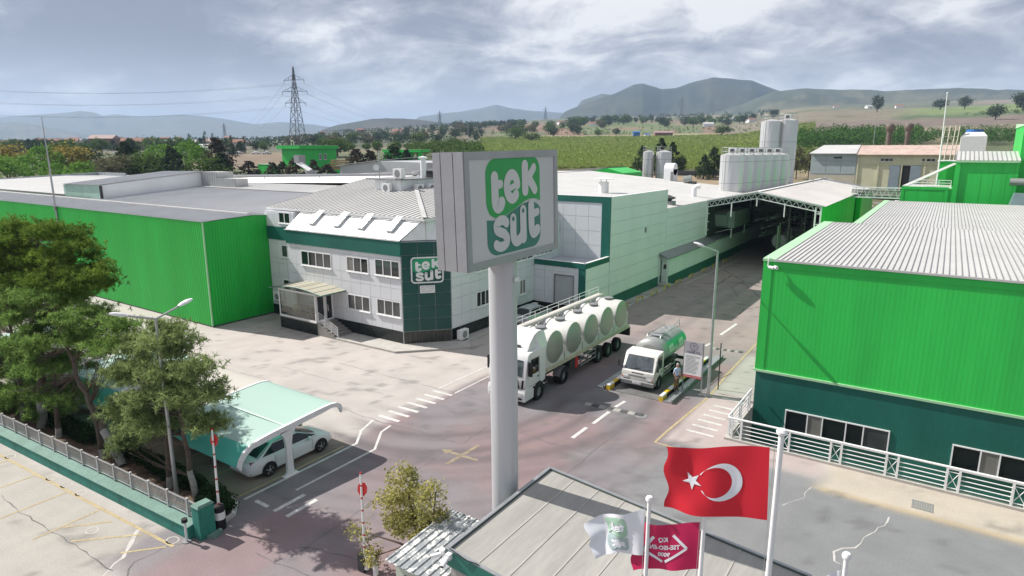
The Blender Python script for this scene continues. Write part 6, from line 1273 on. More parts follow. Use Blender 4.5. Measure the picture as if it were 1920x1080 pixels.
for pts,w in [([(-21.1,76.7),(-19.1,73.7),(-17.4,71.3),(-15.5,69.4),(-13,67)],.13),([(-19.1,65.9),(-19.2,69),(-19.4,74.1)],.14),([(-17.4,71.3),(-17.5,67),(-15.8,63)],.10),([(-17.5,70.7),(-15.8,67.6),(-14,64)],.10),([(-19.0,63.5),(-19.3,60)],.08),([(-13.8,56),(-13.9,58.1),(-13,59.8),(-11,62)],.10)]: crack(pts,w,M('dark road line',(.05,.046,.046),.8,var=.4,scale=3),'dark_road_line')  # dark branching lines laid flat on the road beyond the weighbridge
# ---------------------------------------------------------------- person
def person(x,y,z0):
    t=thing('person','person in pale blue shirt and tan trousers standing by the small tanker','person',(x,y,z0),R(62))
    J={'pel':(0,0,.93,.135),'wst':(0,.0,1.06,.125),'cst':(0,-.01,1.25,.15),'nb':(0,.0,1.43,.085),'nk':(0,-.02,1.50,.055),'hd':(0,-.05,1.58,.085),'ht':(0,-.045,1.68,.075),
       'lsh':(-.17,0,1.39,.062),'lel':(-.235,.03,1.13,.047),'lwr':(-.20,-.10,.92,.033),'lpm':(-.19,-.14,.86,.035),'rsh':(.17,0,1.39,.062),'rel':(.235,.02,1.12,.047),'rwr':(.22,-.06,.89,.033),'rpm':(.22,-.08,.82,.035),
       'lhp':(-.09,0,.86,.098),'lkn':(-.11,-.02,.47,.066),'lan':(-.12,.02,.09,.046),'lto':(-.14,-.15,.045,.04),'rhp':(.09,0,.86,.098),'rkn':(.10,.0,.47,.066),'ran':(.10,.05,.09,.046),'rto':(.12,-.12,.045,.04)}
    E=[('pel','wst'),('wst','cst'),('cst','nb'),('nb','nk'),('nk','hd'),('hd','ht'),('nb','lsh'),('lsh','lel'),('lel','lwr'),('lwr','lpm'),('nb','rsh'),('rsh','rel'),('rel','rwr'),('rwr','rpm'),('pel','lhp'),('lhp','lkn'),('lkn','lan'),('lan','lto'),('pel','rhp'),('rhp','rkn'),('rkn','ran'),('ran','rto')]
    for s in 'lr':
        px,py,pz,_=J[s+'pm']
        for i,(dx,dy,dz) in enumerate(((-.025,-.02,-.075),(-.009,-.025,-.085),(.009,-.025,-.082),(.025,-.02,-.07))): J[s+'f%d'%i]=(px+dx,py+dy,pz+dz,.0095); E.append((s+'pm',s+'f%d'%i))
        J[s+'th']=(px-(.035 if s=='r' else -.035),py-.035,pz-.03,.011); E.append((s+'wr',s+'th'))
    K=list(J); me=bpy.data.meshes.new('body'); me.from_pydata([J[k][:3] for k in K],[(K.index(a),K.index(b)) for a,b in E],[])
    o=bpy.data.objects.new('tmp',me); COL.objects.link(o); sk=o.modifiers.new('s','SKIN'); ss=o.modifiers.new('u','SUBSURF'); ss.levels=1; ss.render_levels=1
    if not me.skin_vertices: me.attributes.new('x','FLOAT','POINT')
    lay=me.skin_vertices[0].data if me.skin_vertices else None
    if lay:
        for i,k in enumerate(K): r=J[k][3]; lay[i].radius=(r,r*(.72 if k in('wst','cst','pel') else 1)); lay[i].use_root=(k=='pel')
    dg=bpy.context.evaluated_depsgraph_get(); dg.update(); nm=bpy.data.meshes.new_from_object(o.evaluated_get(dg)); bpy.data.objects.remove(o)
    nm.name='body'; nm.materials.clear()
    for m in (SKIN,SHIRT,TROUS,BLACK): nm.materials.append(m)
    for p in nm.polygons:
        c=p.center; p.use_smooth=True
        if c.z<.10: k=3
        elif c.z<.98 and abs(c.x)<.19 and not (c.y<-.09 and c.z>.7): k=2
        elif c.z>1.475: k=0
        elif abs(c.x)>.17 and c.z<1.17: k=0
        else: k=1
        p.material_index=k
    b=bpy.data.objects.new('body',nm); COL.objects.link(b); b.parent=t
    m=MB().mat(HAIRG); rows=[]
    for i in range(6):
        a=i/5*math.pi*.52; rows.append([(.086*math.sin(a)*math.cos(q),-.030+.100*math.sin(a)*math.sin(q),1.655+.095*math.cos(a)-(.06 if i==5 and math.sin(q)>0 else 0)) for q in [2*math.pi*j/14 for j in range(15)]])
    m.sheet(rows); m.build('hair',None,t,smooth=True,world=False)
    m=MB().mat(SKIN); m.cyl((0,-.135,1.60),(0,-.160,1.585),.014,.008,6); m.build('nose',None,t,world=False)
    for s in (-1,1): m=MB().mat(SKIN); m.cyl((s*.082,-.045,1.60),(s*.096,-.04,1.60),.022,.016,8); m.build('ear',None,t,world=False)
    m=MB().mat(GREYD)
    for s in (-1,1): m.cyl((s*.032,-.128,1.615),(s*.032,-.134,1.615),.010,.008,6)
    m.cyl((-.024,-.131,1.545),(.024,-.131,1.545),.005,n=5); m.build('face',None,t,world=False)
    m=MB().mat(BLACK); m.lathe([(.128,.965),(.130,1.0)],(0,0,0),18); q=m.build('belt',None,t,world=False); q.scale=(1,.8,1)
person(-11.9,35.0,.1)
# ---------------------------------------------------------------- vegetation
NEEDLE=leafmat('pine needles',(.060,.130,.030),(.30,.44,.12),.42)
NEEDLEO=leafmat('olive pine needles',(.085,.135,.045),(.38,.46,.19),.42)
NEEDLED=leafmat('dark pine needles',(.022,.07,.014),(.23,.33,.055),.35)
LEAFY=leafmat('autumn leaves',(.14,.17,.03),(.60,.53,.22),.4)
HEDGE=leafmat('hedge leaves',(.010,.030,.014),(.045,.085,.030),.2)
LEAFG=leafmat('green leaves',(.030,.070,.016),(.13,.20,.045),.3)
LEAFB=leafmat('bright green leaves',(.060,.16,.018),(.20,.36,.060),.3)
LEAFYE=leafmat('yellow leaves',(.17,.15,.028),(.40,.33,.08),.3)
LEAFO=leafmat('dull olive leaves',(.075,.078,.042),(.20,.19,.11),.3)
CONIF=leafmat('conifer foliage',(.016,.034,.018),(.075,.115,.050),.2)
CONIFB=leafmat('brownish conifer foliage',(.038,.034,.026),(.13,.11,.075),.2)
def tufts(C,rng,n,ln,wd,updir=.35):
    # needle tufts: n narrow triangles spraying from every centre in C
    C=np.asarray(C); N=len(C); d=rng.normal(size=(N,n,3)); d[...,2]+=updir; d/=np.linalg.norm(d,axis=-1,keepdims=True)
    L=ln*rng.uniform(.65,1.2,(N,n,1)); s=np.cross(d,rng.normal(size=(N,n,3))); s/=np.linalg.norm(s,axis=-1,keepdims=True)+1e-6
    base=C[:,None,:]+d*.02; V=np.stack([base-s*wd/2,base+s*wd/2,base+d*L+s*wd*.2,base+d*L-s*wd*.2],2).reshape(-1,3); return V,np.arange(len(V)).reshape(-1,4)
def leaves(C,rng,size,up=.4):
    C=np.asarray(C); N=len(C); n=rng.normal(size=(N,3)); n[:,2]=np.abs(n[:,2])+up; n/=np.linalg.norm(n,axis=1,keepdims=True); a=np.cross(n,rng.normal(size=(N,3))); a/=np.linalg.norm(a,axis=1,keepdims=True)+1e-6; b=np.cross(n,a)
    L=(size*rng.uniform(.6,1.25,(N,1))); V=np.stack([C-a*L*.5,C+b*L*.32-a*L*.05,C+a*L*.5,C-b*L*.32-a*L*.05],1).reshape(-1,3); return V,np.arange(4*N).reshape(-1,4)
def pine(label,base,top,lobes,seed,mat,ntuft,ln=.19,nn=13,kinks=(),lime=1.2,r0=.2,group='pines along the fence',more=()):
    # lobes: (x,y,z, rx,ry,rz) masses of the crown in site coordinates; trunk runs base -> kinks -> top
    rng=np.random.RandomState(seed); t=thing('pine_tree',label,'tree',base,0,group)
    tr=[base,*kinks,top]; pts=[]; 
    for i in range(len(tr)-1):
        for k in range(5): q=k/5; pts.append(tuple(np.array(tr[i])*(1-q)+np.array(tr[i+1])*q+ (rng.normal(size=3)*.03 if (i or k) else 0)))
    pts.append(top); n=len(pts); rs=[r0*(1-.72*i/(n-1)) for i in range(n)]
    cut=next((i for i,p in enumerate(pts) if p[2]>lime+base[2]),1)
    m=MB().mat(LIME); m.tube(pts[:cut+1],rs[:cut+1],10); m.build('trunk_limewash',None,t,smooth=True); m=MB().mat(BARK); m.tube(pts[cut:],rs[cut:],10); m.build('trunk',None,t,smooth=True)
    for b2,k2,t2,r2 in more:
        m=MB().mat(LIME); mid=tuple(np.array(b2)*.68+np.array(k2)*.32); m.tube([b2,mid],[r2,r2*.9],10); m.build('trunk_limewash',None,t,smooth=True); m=MB().mat(BARK); m.tube([mid,k2,t2],[r2*.9,r2*.75,r2*.3],10); m.build('trunk',None,t,smooth=True)
    P=np.array(pts); C=[]; Vs=[];Fs=[]
    vol=sum(l[3]*l[4]*l[5]**.5 for l in lobes)
    for l in lobes:
        c=np.array(l[:3]); rad=np.array(l[3:6]); k=max(5,int(ntuft*l[3]*l[4]*l[5]**.5/vol))
        d=rng.normal(size=(k,3)); d/=np.linalg.norm(d,axis=1,keepdims=True); rr=rng.uniform(.25,1.0,(k,1))**.5; cc=c+d*rr*rad
        for q in cc:
            j=P[min(n-1,int(np.argmin(np.linalg.norm(P-q-np.array([0,0,-.5]),axis=1))))]
            mid=(j+q)/2+np.array([0,0,-.15])+rng.normal(size=3)*.08
            b=MB(); b.tube([tuple(j),tuple(mid),tuple(q)],[.020,.013,.005],4); Vs.append(np.array(b.v)); Fs.append(b.f)
            s=.15+.13*rng.rand(); C.append(q+rng.normal(size=(34,3))*np.array([s*1.25,s*1.25,s*.55]))
    C=np.concatenate(C); V,F=tufts(C,rng,nn,ln,.032); obj('crown',npmesh('crown',V-np.array(base),F,mat),t)
    b=MB().mat(BARK); o=0
    for v,f in zip(Vs,Fs): b.add([tuple(x) for x in v],f)
    tag(b.build('twigs',None,t),kind='stuff')
pine('big grey-green pine with a leaning forked trunk before the carport, left of the street lamp',(-29.4,12.15,.1),(-34.5,12.3,6.9),[(-34.73,12.3,7.3,1.47,1.16,0.51),(-37.34,12.3,6.01,1.68,1.32,0.54),(-31.86,12.3,6.8,1.34,1.05,0.48),(-29.88,12.3,6.65,1.01,0.79,0.46),(-35.15,12.3,5.26,2.06,1.62,0.57),(-39.11,12.3,3.97,1.75,1.38,0.56),(-31.07,12.3,5.62,1.44,1.14,0.48),(-29.05,12.3,5.82,0.89,0.7,0.32),(-41.13,12.3,2.4,1.82,1.44,0.64),(-35.72,12.3,3.6,2.04,1.61,0.48),(-38.99,12.3,1.63,1.91,1.5,0.51),(-34.97,12.3,2.28,1.46,1.15,0.37),(-40.97,12.3,0.11,1.63,1.29,0.47),(-37.2,12.3,0.79,1.06,0.84,0.25),(-28.07,12.3,6.74,0.32,0.26,0.18)],3,NEEDLE,225,kinks=((-31.3,12.25,1.7),(-33.2,12.3,3.6)),r0=.19,more=(((-30.9,12.0,.1),(-31.2,12.1,1.4),(-32.1,12.2,3.0),.15),))
pine('small olive pine with two thin trunks beside the street lamp',(-23.95,12.45,.1),(-24.7,12.4,6.9),[(-25.15,12.4,7.0,0.91,0.72,0.3),(-26.78,12.4,6.21,0.95,0.75,0.35),(-24.07,12.4,6.57,0.95,0.75,0.35),(-27.73,12.4,4.99,1.04,0.82,0.45),(-25.06,12.4,5.56,1.18,0.93,0.43),(-22.66,12.4,6.19,0.77,0.61,0.36),(-26.36,12.4,4.33,1.33,1.05,0.4),(-23.66,12.4,4.8,1.15,0.91,0.42),(-21.92,12.4,5.18,0.48,0.38,0.36),(-28.66,12.4,3.09,0.9,0.71,0.47),(-25.97,12.4,3.24,1.44,1.13,0.33),(-22.74,12.4,3.81,0.79,0.62,0.18),(-29.65,12.4,2.6,0.46,0.36,0.38),(-27.85,12.4,2.29,1.0,0.79,0.3),(-29.37,12.4,1.23,0.93,0.73,0.22),(-22.14,12.4,3.91,0.39,0.31,0.14)],5,NEEDLEO,175,ln=.17,kinks=((-24.1,12.4,1.7),(-24.3,12.4,3.6)),r0=.14,more=(((-25.7,12.3,.1),(-25.6,12.35,1.8),(-25.3,12.4,4.6),.13),))
pine('dark green bushy pine at the left edge in front of the green shed',(-37.2,11.9,.1),(-37.4,13,9.6),[(-39.29,13.0,9.5,2.32,1.83,1.05),(-34.88,13.0,9.63,1.6,1.26,0.97),(-32.86,13.0,9.0,1.25,0.98,0.84),(-38.47,13.0,8.18,2.31,1.82,0.99),(-35.45,13.0,7.96,1.82,1.43,0.78),(-32.04,13.0,8.21,1.0,0.79,0.59),(-31.12,13.0,8.56,0.58,0.45,0.48),(-41.58,13.0,7.28,1.74,1.37,1.04),(-33.91,13.0,7.4,1.47,1.16,0.46),(-46.58,13.0,8.31,2.24,1.77,1.43),(-48.48,13.0,6.19,2.33,1.84,1.16)],7,NEEDLED,330,ln=.16,nn=14,kinks=((-37.0,12.2,3),(-37.2,12.6,6)),r0=.24)
pine('mid green pine at the left picture edge below the dark pine',(-38.8,11.7,.1),(-39.6,12,6.6),[(-38.68,12.0,7.08,1.3,1.02,0.59),(-40.18,12.0,5.95,1.54,1.22,0.61),(-43.35,12.0,4.69,1.64,1.29,1.0),(-47.53,12.0,2.9,1.91,1.51,1.27),(-43.34,12.0,3.0,1.44,1.13,0.75)],9,NEEDLE,90,kinks=((-39,11.8,2),),r0=.17,more=(((-35.1,11.85,.1),(-35.3,12,1.5),(-35.4,12.2,3.6),.15),))
def leafy():
    rng=np.random.RandomState(4); base=(-13.0,14.1,0); t=thing('leafy_tree','yellow-green leafy tree beside the kiosk roof','tree',base)
    m=MB().mat(BARK); m.tube([base,(-13.05,14.0,1.0),(-13.2,13.9,2.0),(-13.4,13.8,3.1)],[.10,.085,.065,.03],8); m.tube([(-13.05,14,1.0),(-12.6,13.8,1.9),(-12.2,13.7,2.9),(-12.1,13.7,3.6)],[.06,.05,.035,.015],7); m.tube([(-13.05,14,.95),(-13.8,13.7,1.2),(-14.7,13.5,1.25),(-15.6,13.3,1.35)],[.05,.035,.022,.01],6); m.tube([(-13.6,13.7,1.15),(-14.3,13.3,.8),(-14.8,13.1,.55)],[.03,.02,.008],5); m.build('trunk',None,t,smooth=True)
    L=[(-13.55,13.8,3.35,.55,.5,.75,1.0),(-13.7,13.8,2.5,.75,.65,.65,1.0),(-12.35,13.75,3.0,.55,.5,.85,1.0),(-12.2,13.8,2.2,.65,.6,.55,.9),(-13.1,13.9,1.9,.75,.6,.5,.7),(-13.9,13.9,1.8,.5,.5,.45,.6),(-15.3,13.35,1.3,.55,.3,.25,.18),(-14.5,13.2,.75,.45,.3,.3,.28),(-14.5,13.75,2.7,.4,.4,.4,.18)]
    C=[]
    for x,y,z,a,b,c,k in L:
        n=int(70*k); d=rng.normal(size=(n,3)); d/=np.linalg.norm(d,axis=1,keepdims=True); q=np.array([x,y,z])+d*(rng.uniform(.3,1,(n,1))**.5)*np.array([a,b,c])
        C.append((q[:,None,:]+rng.normal(size=(n,20,3))*.105).reshape(-1,3))
    V,F=leaves(np.concatenate(C),rng,.105,.2); obj('crown',npmesh('crown',V-np.array(base),F,LEAFY),t)
leafy()
def hedge():
    rng=np.random.RandomState(8)
    m=MB().mat(SOIL); m.prism([(-48,fy(-48)+.18,0),(-21.75,fy(-21.75)+.2,0),(-21.6,11.9,0),(-21.75,12.6,0),(-22.3,13.1,0),(-24,13.45,0),(-48,13.1,0)],(0,0,.10)); struct(m.build('planting_bed'))
    m=MB().mat(CONC); path=[(-24,13.5),(-22.35,13.2),(-21.7,12.65),(-21.5,11.95)]
    for i,(a,b) in enumerate(zip(path[:-1],path[1:])): q=MB().mat(WHITE if i==1 else CONC); q.beam((*a,.07),(*b,.07),.14,.14); struct(q.build('bed_kerb'))
    def bush(label,segs,seed,n):
        r=np.random.RandomState(seed); k=r.randint(0,len(segs),n); S=np.array(segs)[k]; u=r.uniform(0,1,(n,1)); c=S[:,:2]*(1-u)+S[:,2:4]*u; d=r.normal(size=(n,3)); d/=np.linalg.norm(d,axis=1,keepdims=True); d[:,2]=np.abs(d[:,2]); rad=S[:,4:5]
        q=np.concatenate([c,np.full((n,1),.12)],1)+d*np.concatenate([rad,rad,S[:,5:6]],1)*r.uniform(.55,1.06,(n,1)); V,F=leaves(q,r,.13,.25); o=obj('hedge',npmesh('hedge',V,F,HEDGE)); tag(o,label,'hedge'); return o
    bush('dark green hedge clump round the base of the raised barrier',[(-22.6,11.9,-22.2,12.7,.55,.75),(-23.4,12.9,-22.4,12.6,.5,.7),(-22.5,12.0,-23.6,12.7,.4,.6)],1,5200)
    bush('low dark green hedge between the pine trunks and the parked cars',[(-31.5,12.9,-24.5,13.0,.42,.55),(-28,12.9,-25,12.9,.45,.6)],2,9000)
    bush('dark green hedge at the far left behind the fence',[(-46,12.6,-32.5,12.8,.42,.55),(-38,12.3,-33,12.5,.4,.5)],3,8000)
    
hedge()
# ---------------------------------------------------------------- canopy hall over the road
def canopy():
    t=thing('truss_canopy','open gabled canopy over the road with white truss front and green side wall','canopy',(-18.4,79,0))
    xl,xa,xr=-24.35,-18.42,-11.35; z0,z1=7.95,9.25; y0,y1=78.7,128
    ribroof('roof',t,(xa,y0,z1),(xa,y1,z1),(xl-1,y1,z0-.2),(xl-1,y0,z0-.2),42,M('canopy sheet',(.56,.53,.50),.5,var=.10,scale=.3,var2=.08,scale2=3,st=(1,.5,1)),.03)
    ribroof('roof',t,(xr+.3,y0,z0-.06),(xr+.3,y1,z0-.25),(xa,y1,z1-.1),(xa,y0,z1),42,MT['canopy sheet'],.03)
    m=MB().mat(WHITE); m.beam((xa,y0-.05,z1+.06),(xa,y1,z1+.02),.4,.04); m.beam((xl-1,y0-.02,z0-.14),(xa,y0-.02,z1+.06),.06,.14); m.beam((xa,y0-.02,z1+.06),(xr+.3,y0-.02,z0),.06,.14); m.build('verge_trim',None,t)
    y=y0+.15
    for s,(xa_,xb_) in enumerate(((xl,xa),(xa,xr))):
        za,zb=(z0-.12,z1-.12) if s==0 else (z1-.12,z0-.12); n=9
        m=MB().mat(WHITE); m.beam((xa_,y,za),(xb_,y,zb),.10); m.build('top_chord',None,t); m=MB().mat(WHITE); m.beam((xa_,y,za-.62),(xb_,y,zb-.62),.10); m.build('bottom_chord',None,t)
        for i in range(n):
            f=lambda k:(xa_+(xb_-xa_)*k,za+(zb-za)*k); a=f(i/n); b=f((i+.5)/n); c=f((i+1)/n); m=MB().mat(WHITE); m.beam((a[0],y,a[1]-.62),(b[0],y,b[1]),.06); m.beam((b[0],y,b[1]),(c[0],y,c[1]-.62),.06); m.build('truss_web',None,t)
    for x,zb in ((-21.3,6.2),(-18.42,7.6),(-15.3,6.5)): m=MB().mat(WHITE); m.box(x-.06,x+.06,y-.06,y+.06,zb,8.6 if x==-18.42 else 8.0); m.build('hanger',None,t)
    for x in (-12.0,-11.45): m=MB().mat(WHITE); m.box(x-.08,x+.08,y-.08,y+.08,0,7.8); m.build('post',None,t)
    for z in (1,2.2,3.4,4.6,5.8,7): m=MB().mat(WHITE); m.box(-12,-11.45,y-.05,y+.05,z,z+.12); m.build('batten',None,t)
    m=MB().mat(WHITE); m.box(-24.3,-24.1,y-.08,y+.08,3.7,7.8)
    for z in (4.4,5.4,6.4): m.box(-24.3,-23.9,y-.05,y+.05,z,z+.1)
    m.build('post',None,t)
    g=Fr((-11.4,79,0),(0,1,0),(1,0,0)); m=MB().mat(GREEN); corr(m,g,0,31,0,7.85,7.75,.5,.03); m.build('side_wall',None,t)
    m=MB().mat(GREEN); g2=Fr((-11.4,110,0),(0,1,0),(1,0,0)); m.box(-11.3,-10.6,110.2,128,0,7.2); m.build('side_wall',None,t)
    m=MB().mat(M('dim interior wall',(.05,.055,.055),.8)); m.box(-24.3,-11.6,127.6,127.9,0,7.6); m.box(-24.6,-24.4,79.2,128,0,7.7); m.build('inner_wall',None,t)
    # pipes, vessels and trusses inside
    rr=random.Random(5); m=MB()
    pr=thing('pipe_rack','tangle of steel pipes and vertical tubes under the canopy','pipework',(-15,90,0))
    for i in range(26):
        x=rr.uniform(-17.6,-12.2); y=rr.uniform(82,112); m=MB().mat(STEEL if i%3 else GREYM); m.cyl((x,y,0),(x,y,rr.uniform(4,7)),rr.uniform(.05,.16),n=8); m.build('riser_pipe',None,pr,smooth=True)
    for i in range(18):
        y=rr.uniform(82,110); z=rr.uniform(3.8,6.6); m=MB().mat(STEEL if i%2 else GREYM); m.cyl((-23,y,z),(-12,y,z+rr.uniform(-.2,.2)),.05,n=6); m.cyl((rr.uniform(-20,-13),80.5,z),(rr.uniform(-20,-13),112,z),.06,n=6); m.build('pipe',None,pr,smooth=True)
    for i in range(5):
        y=84+7*i; m=MB().mat(GREYM); m.beam((xl,y,z0-.3),(xa,y,z1-.3),.1); m.beam((xa,y,z1-.3),(xr,y,z0-.3),.1); m.beam((xl,y,z0-.9),(xa,y,z1-.9),.08); m.beam((xa,y,z1-.9),(xr,y,z0-.9),.08); m.build('rafter',None,t)
    for k,(x,y) in enumerate(((-13.2,92),(-13.2,96.2),(-13.3,100.4))):
        v=thing('steel_vessel','%s upright steel vessel in the dark of the canopy'%('nearest','middle','farthest')[k],'vessel',(x,y,0),0,'steel vessels under the canopy'); m=MB().mat(STEEL); m.lathe([(1.0,.6),(1.4,.9),(1.4,4.6),(1.1,5.0),(.2,5.2)],(x,y,0),24); m.build('shell',None,v,smooth=True); m=MB().mat(GREYM)
        for a in (0,90,180,270): m.cyl((x+1.1*math.cos(R(a+45)),y+1.1*math.sin(R(a+45)),0),(x+1.1*math.cos(R(a+45)),y+1.1*math.sin(R(a+45)),1),.07,n=6)
        m.build('leg',None,v)
    # annex along the cold store
    a=thing('lean_to','low lean-to along the cold store with grey roof and white door','lean-to',(-24,64,0))
    m=MB().mat(WHITEC); m.hexa([(-24.24,64.3,.0),(-23.45,64.3,.0),(-23.45,106,.0),(-24.24,106,.0)],[(-24.24,64.3,3.2),(-23.45,64.3,2.84),(-23.45,106,2.84),(-24.24,106,3.2)]); m.build('wall',None,a)
    f=Fr((-23.45,64.3,0),(0,1,0),(1,0,0)); panels(a,f,brk(.02,41.6,2.1),[1.0,2.84],WHITEC,gap=.03)
    m=MB().mat(TEAL); f.box(m,0,41.7,0,.98,.002,.05); m.build('skirting',None,a)
    m=MB().mat(GREYM); m.hexa([(-24.24,63.5,3.42),(-23.2,63.5,2.9),(-23.2,79.6,2.9),(-24.24,79.6,3.42)],[(-24.24,63.5,3.52),(-23.2,63.5,2.99),(-23.2,79.6,2.99),(-24.24,79.6,3.52)]); m.hexa([(-26,79.62,3.5),(-23.3,79.62,3.0),(-23.3,106,3.0),(-26,106,3.5)],[(-26,79.62,3.55),(-23.3,79.62,3.05),(-23.3,106,3.05),(-26,106,3.55)]); m.build('roof',None,a)
    m=MB().mat(WHITE); m.box(-24.18,-23.5,64.26,64.29,.32,2.6); d=m.build('door',None,a); m=MB().mat(GREYM); m.box(-24.23,-24.18,64.2,64.28,.32,2.66); m.box(-23.5,-23.45,64.2,64.28,.32,2.66); m.build('door_frame',None,d); m=MB().mat(GLASSD); m.box(-23.95,-23.68,64.24,64.258,1.75,2.25); m.build('pane',None,d)
    m=MB().mat(CONC); m.box(-24.2,-23.0,63.3,64.25,.004,.3); m.build('step',None,a)
    for x,y in ((-23.28,63.6),(-24.2,63.6)): m=MB().mat(WHITE); m.box(x-.05,x+.05,y-.05,y+.05,0,2.9); m.build('post',None,a)
    h=thing('air_handler','grey-green air handling unit on a frame above the lean-to roof','air handler',(-24,85,3.5)); hm=M('air handler grey green',(.33,.38,.36),.5)
    m=MB().mat(hm); m.box(-25.2,-22.2,84,91,4.25,6.4); m.build('casing',None,h); m=MB().mat(hm); m.prism([(-25.2,84,6.4),(-25.2,82.8,6.0),(-25.2,83.3,4.5),(-25.2,84,4.3)],(2.2,0,0)); hd=m.build('intake_hood',None,h); m=MB().mat(DARK); m.add([(-25.0,82.87,5.9),(-23.2,82.87,5.9),(-23.2,83.28,4.6),(-25,83.28,4.6)],[(0,1,2,3)]); m.build('grille',None,hd)
    m=MB().mat(WHITE)
    for x in (-25,-22.4):
        for y in (83.6,90): m.box(x-.06,x+.06,y-.06,y+.06,3.0,4.25)
    m.beam((-25,83.6,3.4),(-22.4,83.6,4.2),.06); m.build('support_frame',None,h)
    for i in range(1,5): m=MB().mat(GREYM); m.box(-22.22,-22.18,84+1.4*i-.02,84+1.4*i+.02,4.3,6.35); m.build('panel_joint',None,h)
    # tanker standing in the dark
    k=thing('parked_tanker','pale round-ended tanker standing in the shade of the canopy','lorry',(-17.5,92,0)); m=MB().mat(TANKW); m.lathe([(.3,88.6),(.85,88.68),(1.0,88.85),(1.0,96),(.6,96.3)],(-17.5,0,2.35),28,'Y'); m.build('tank',None,k,smooth=True)
    m=MB().mat(GREYM); m.box(-17.62,-17.38,88.5,88.57,1.45,3.25); m.build('rear_ladder',None,k); m=MB().mat(DARK); m.box(-18.4,-16.6,88.7,97.5,.8,1.3); m.build('chassis',None,k); m=MB().mat(TRUCKW); m.box(-18.6,-16.4,97.2,99.2,.6,3); m.build('cab',None,k)
    for y in (89.6,91,98): 
        for s in (-1,1): bigwheel(k,-17.5+s*.95,y,.48,.35,s)
canopy()
# ---------------------------------------------------------------- silos, roof plant
def silo(label,x,y,zb,zt,r,group,name='silo',rail=True,cap=True):
    t=thing(name,label,'silo',(x,y,zb),0,group); m=MB().mat(SILO); m.lathe([(r,zb),(r,zt-.1),(r*.98,zt)],(x,y,0),32); m.build('shell',None,t,smooth=True)
    m=MB().mat(M('silo cap',(.58,.58,.57),.4,metal=.3)); m.lathe([(r*1.0,zt),(r*.5,zt+.28),(.1,zt+.38)],(x,y,0),24); m.build('cone_roof',None,t,smooth=True)
    for k in range(1,int((zt-zb)/3.2)+1): m=MB().mat(GREYM); m.lathe([(r+.012,zb+3.1*k),(r+.012,zb+3.1*k+.05)],(x,y,0),32); m.build('weld_seam',None,t)
    if cap: m=MB().mat(WHITE); m.box(x-.55,x+.55,y-.5,y+.5,zt+.25,zt+1.1); m.build('top_unit',None,t); m=MB().mat(GREYD); m.box(x-.3,x+.3,y-.53,y-.51,zt+.4,zt+.9); m.build('vent',None,t)
    if rail:
        m=MB().mat(GALV)
        for z in (.55,1.1):
            ring=[(x+r*.95*math.cos(2*math.pi*i/20),y+r*.95*math.sin(2*math.pi*i/20),zt+z) for i in range(21)]; m.tube(ring,.03,4)
        for i in range(10): a=2*math.pi*i/10; m.cyl((x+r*.95*math.cos(a),y+r*.95*math.sin(a),zt),(x+r*.95*math.cos(a),y+r*.95*math.sin(a),zt+1.1),.028,n=4)
        m.build('guard_rail',None,t)
    m=MB().mat(GALV); a=R(-110); px,py=x+(r+.15)*math.cos(a),y+(r+.15)*math.sin(a); tx,ty=-math.sin(a)*.22,math.cos(a)*.22
    for s in (-1,1): m.cyl((px+s*tx,py+s*ty,zb),(px+s*tx,py+s*ty,zt+.9),.035,n=4)
    m.build('ladder',None,t); return t
od=['first (nearest) of the row of six short silos','second of the row of six short silos','third of the row of six short silos','fourth of the row of six short silos','fifth of the row of six short silos','sixth of the row, touching the tall silos']
for i in range(6): silo(od[i]+', steel with a white top unit',-26.6+.52*i,97.2+3.5*i,0,13.35,1.72,'short steel silos in a row')
silo('left one of the tall steel silos behind the canopy',-27.3,123,0,19.05,1.75,'tall steel silos',cap=False); silo('right one of the tall steel silos behind the canopy',-24.9,124.5,0,19.2,1.75,'tall steel silos',cap=True)
silo('left small silo among trees at the field edge',-53.0,130,6,13.7,1.15,'small silos at the field edge',cap=False); silo('right small silo among trees at the field edge',-50.0,131,6,13.7,1.6,'small silos at the field edge',cap=False)
def vent(x,y,z,label,kind):
    t=thing('roof_vent',label,'roof vent',(x,y,z),0,'vents on the factory roof'); 
    if kind==0:
        m=MB().mat(WHITE); m.lathe([(.5,z-.3),(.5,z+1.1)],(x,y,0),16); m.build('duct',None,t,smooth=True); m=MB().mat(WHITE); m.lathe([(.95,z+1.35),(.98,z+1.40),(.15,z+1.55)],(x,y,0),18); m.build('cowl',None,t,smooth=True); m=MB().mat(GREYM); m.cyl((x-.3,y,z+1.1),(x-.3,y,z+1.38),.03,n=4); m.cyl((x+.3,y,z+1.1),(x+.3,y,z+1.38),.03,n=4); m.build('stay',None,t)
    elif kind==1:
        m=MB().mat(GREYM); m.box(x-.6,x+.6,y-.6,y+.6,z-.3,z+.45); m.build('kerb_box',None,t); m=MB().mat(GREYD); m.lathe([(.3,z+.45),(.35,z+.6),(.75,z+.75),(.75,z+.85),(.3,z+1.0),(.1,z+1.1)],(x,y,0),14); m.build('fan_cowl',None,t,smooth=True)
    else:
        m=MB().mat(WHITE); m.tube([(x,y,z-.3),(x,y,z+1.0),(x+.15,y+.1,z+1.25),(x+.6,y+.35,z+1.3)],.32,10); m.build('bent_duct',None,t,smooth=True)
vent(-28.2,58.0,9.9,'white round vent with a flat cowl right of the pylon sign',0); vent(-25.7,69.5,8.05,'grey fan vent on a box near the cold store parapet',1); vent(-27,82,8.2,'bent white duct before the short silos',2); vent(-43,66,9.5,'grey fan vent on a box, at the edge of the pylon sign',1)
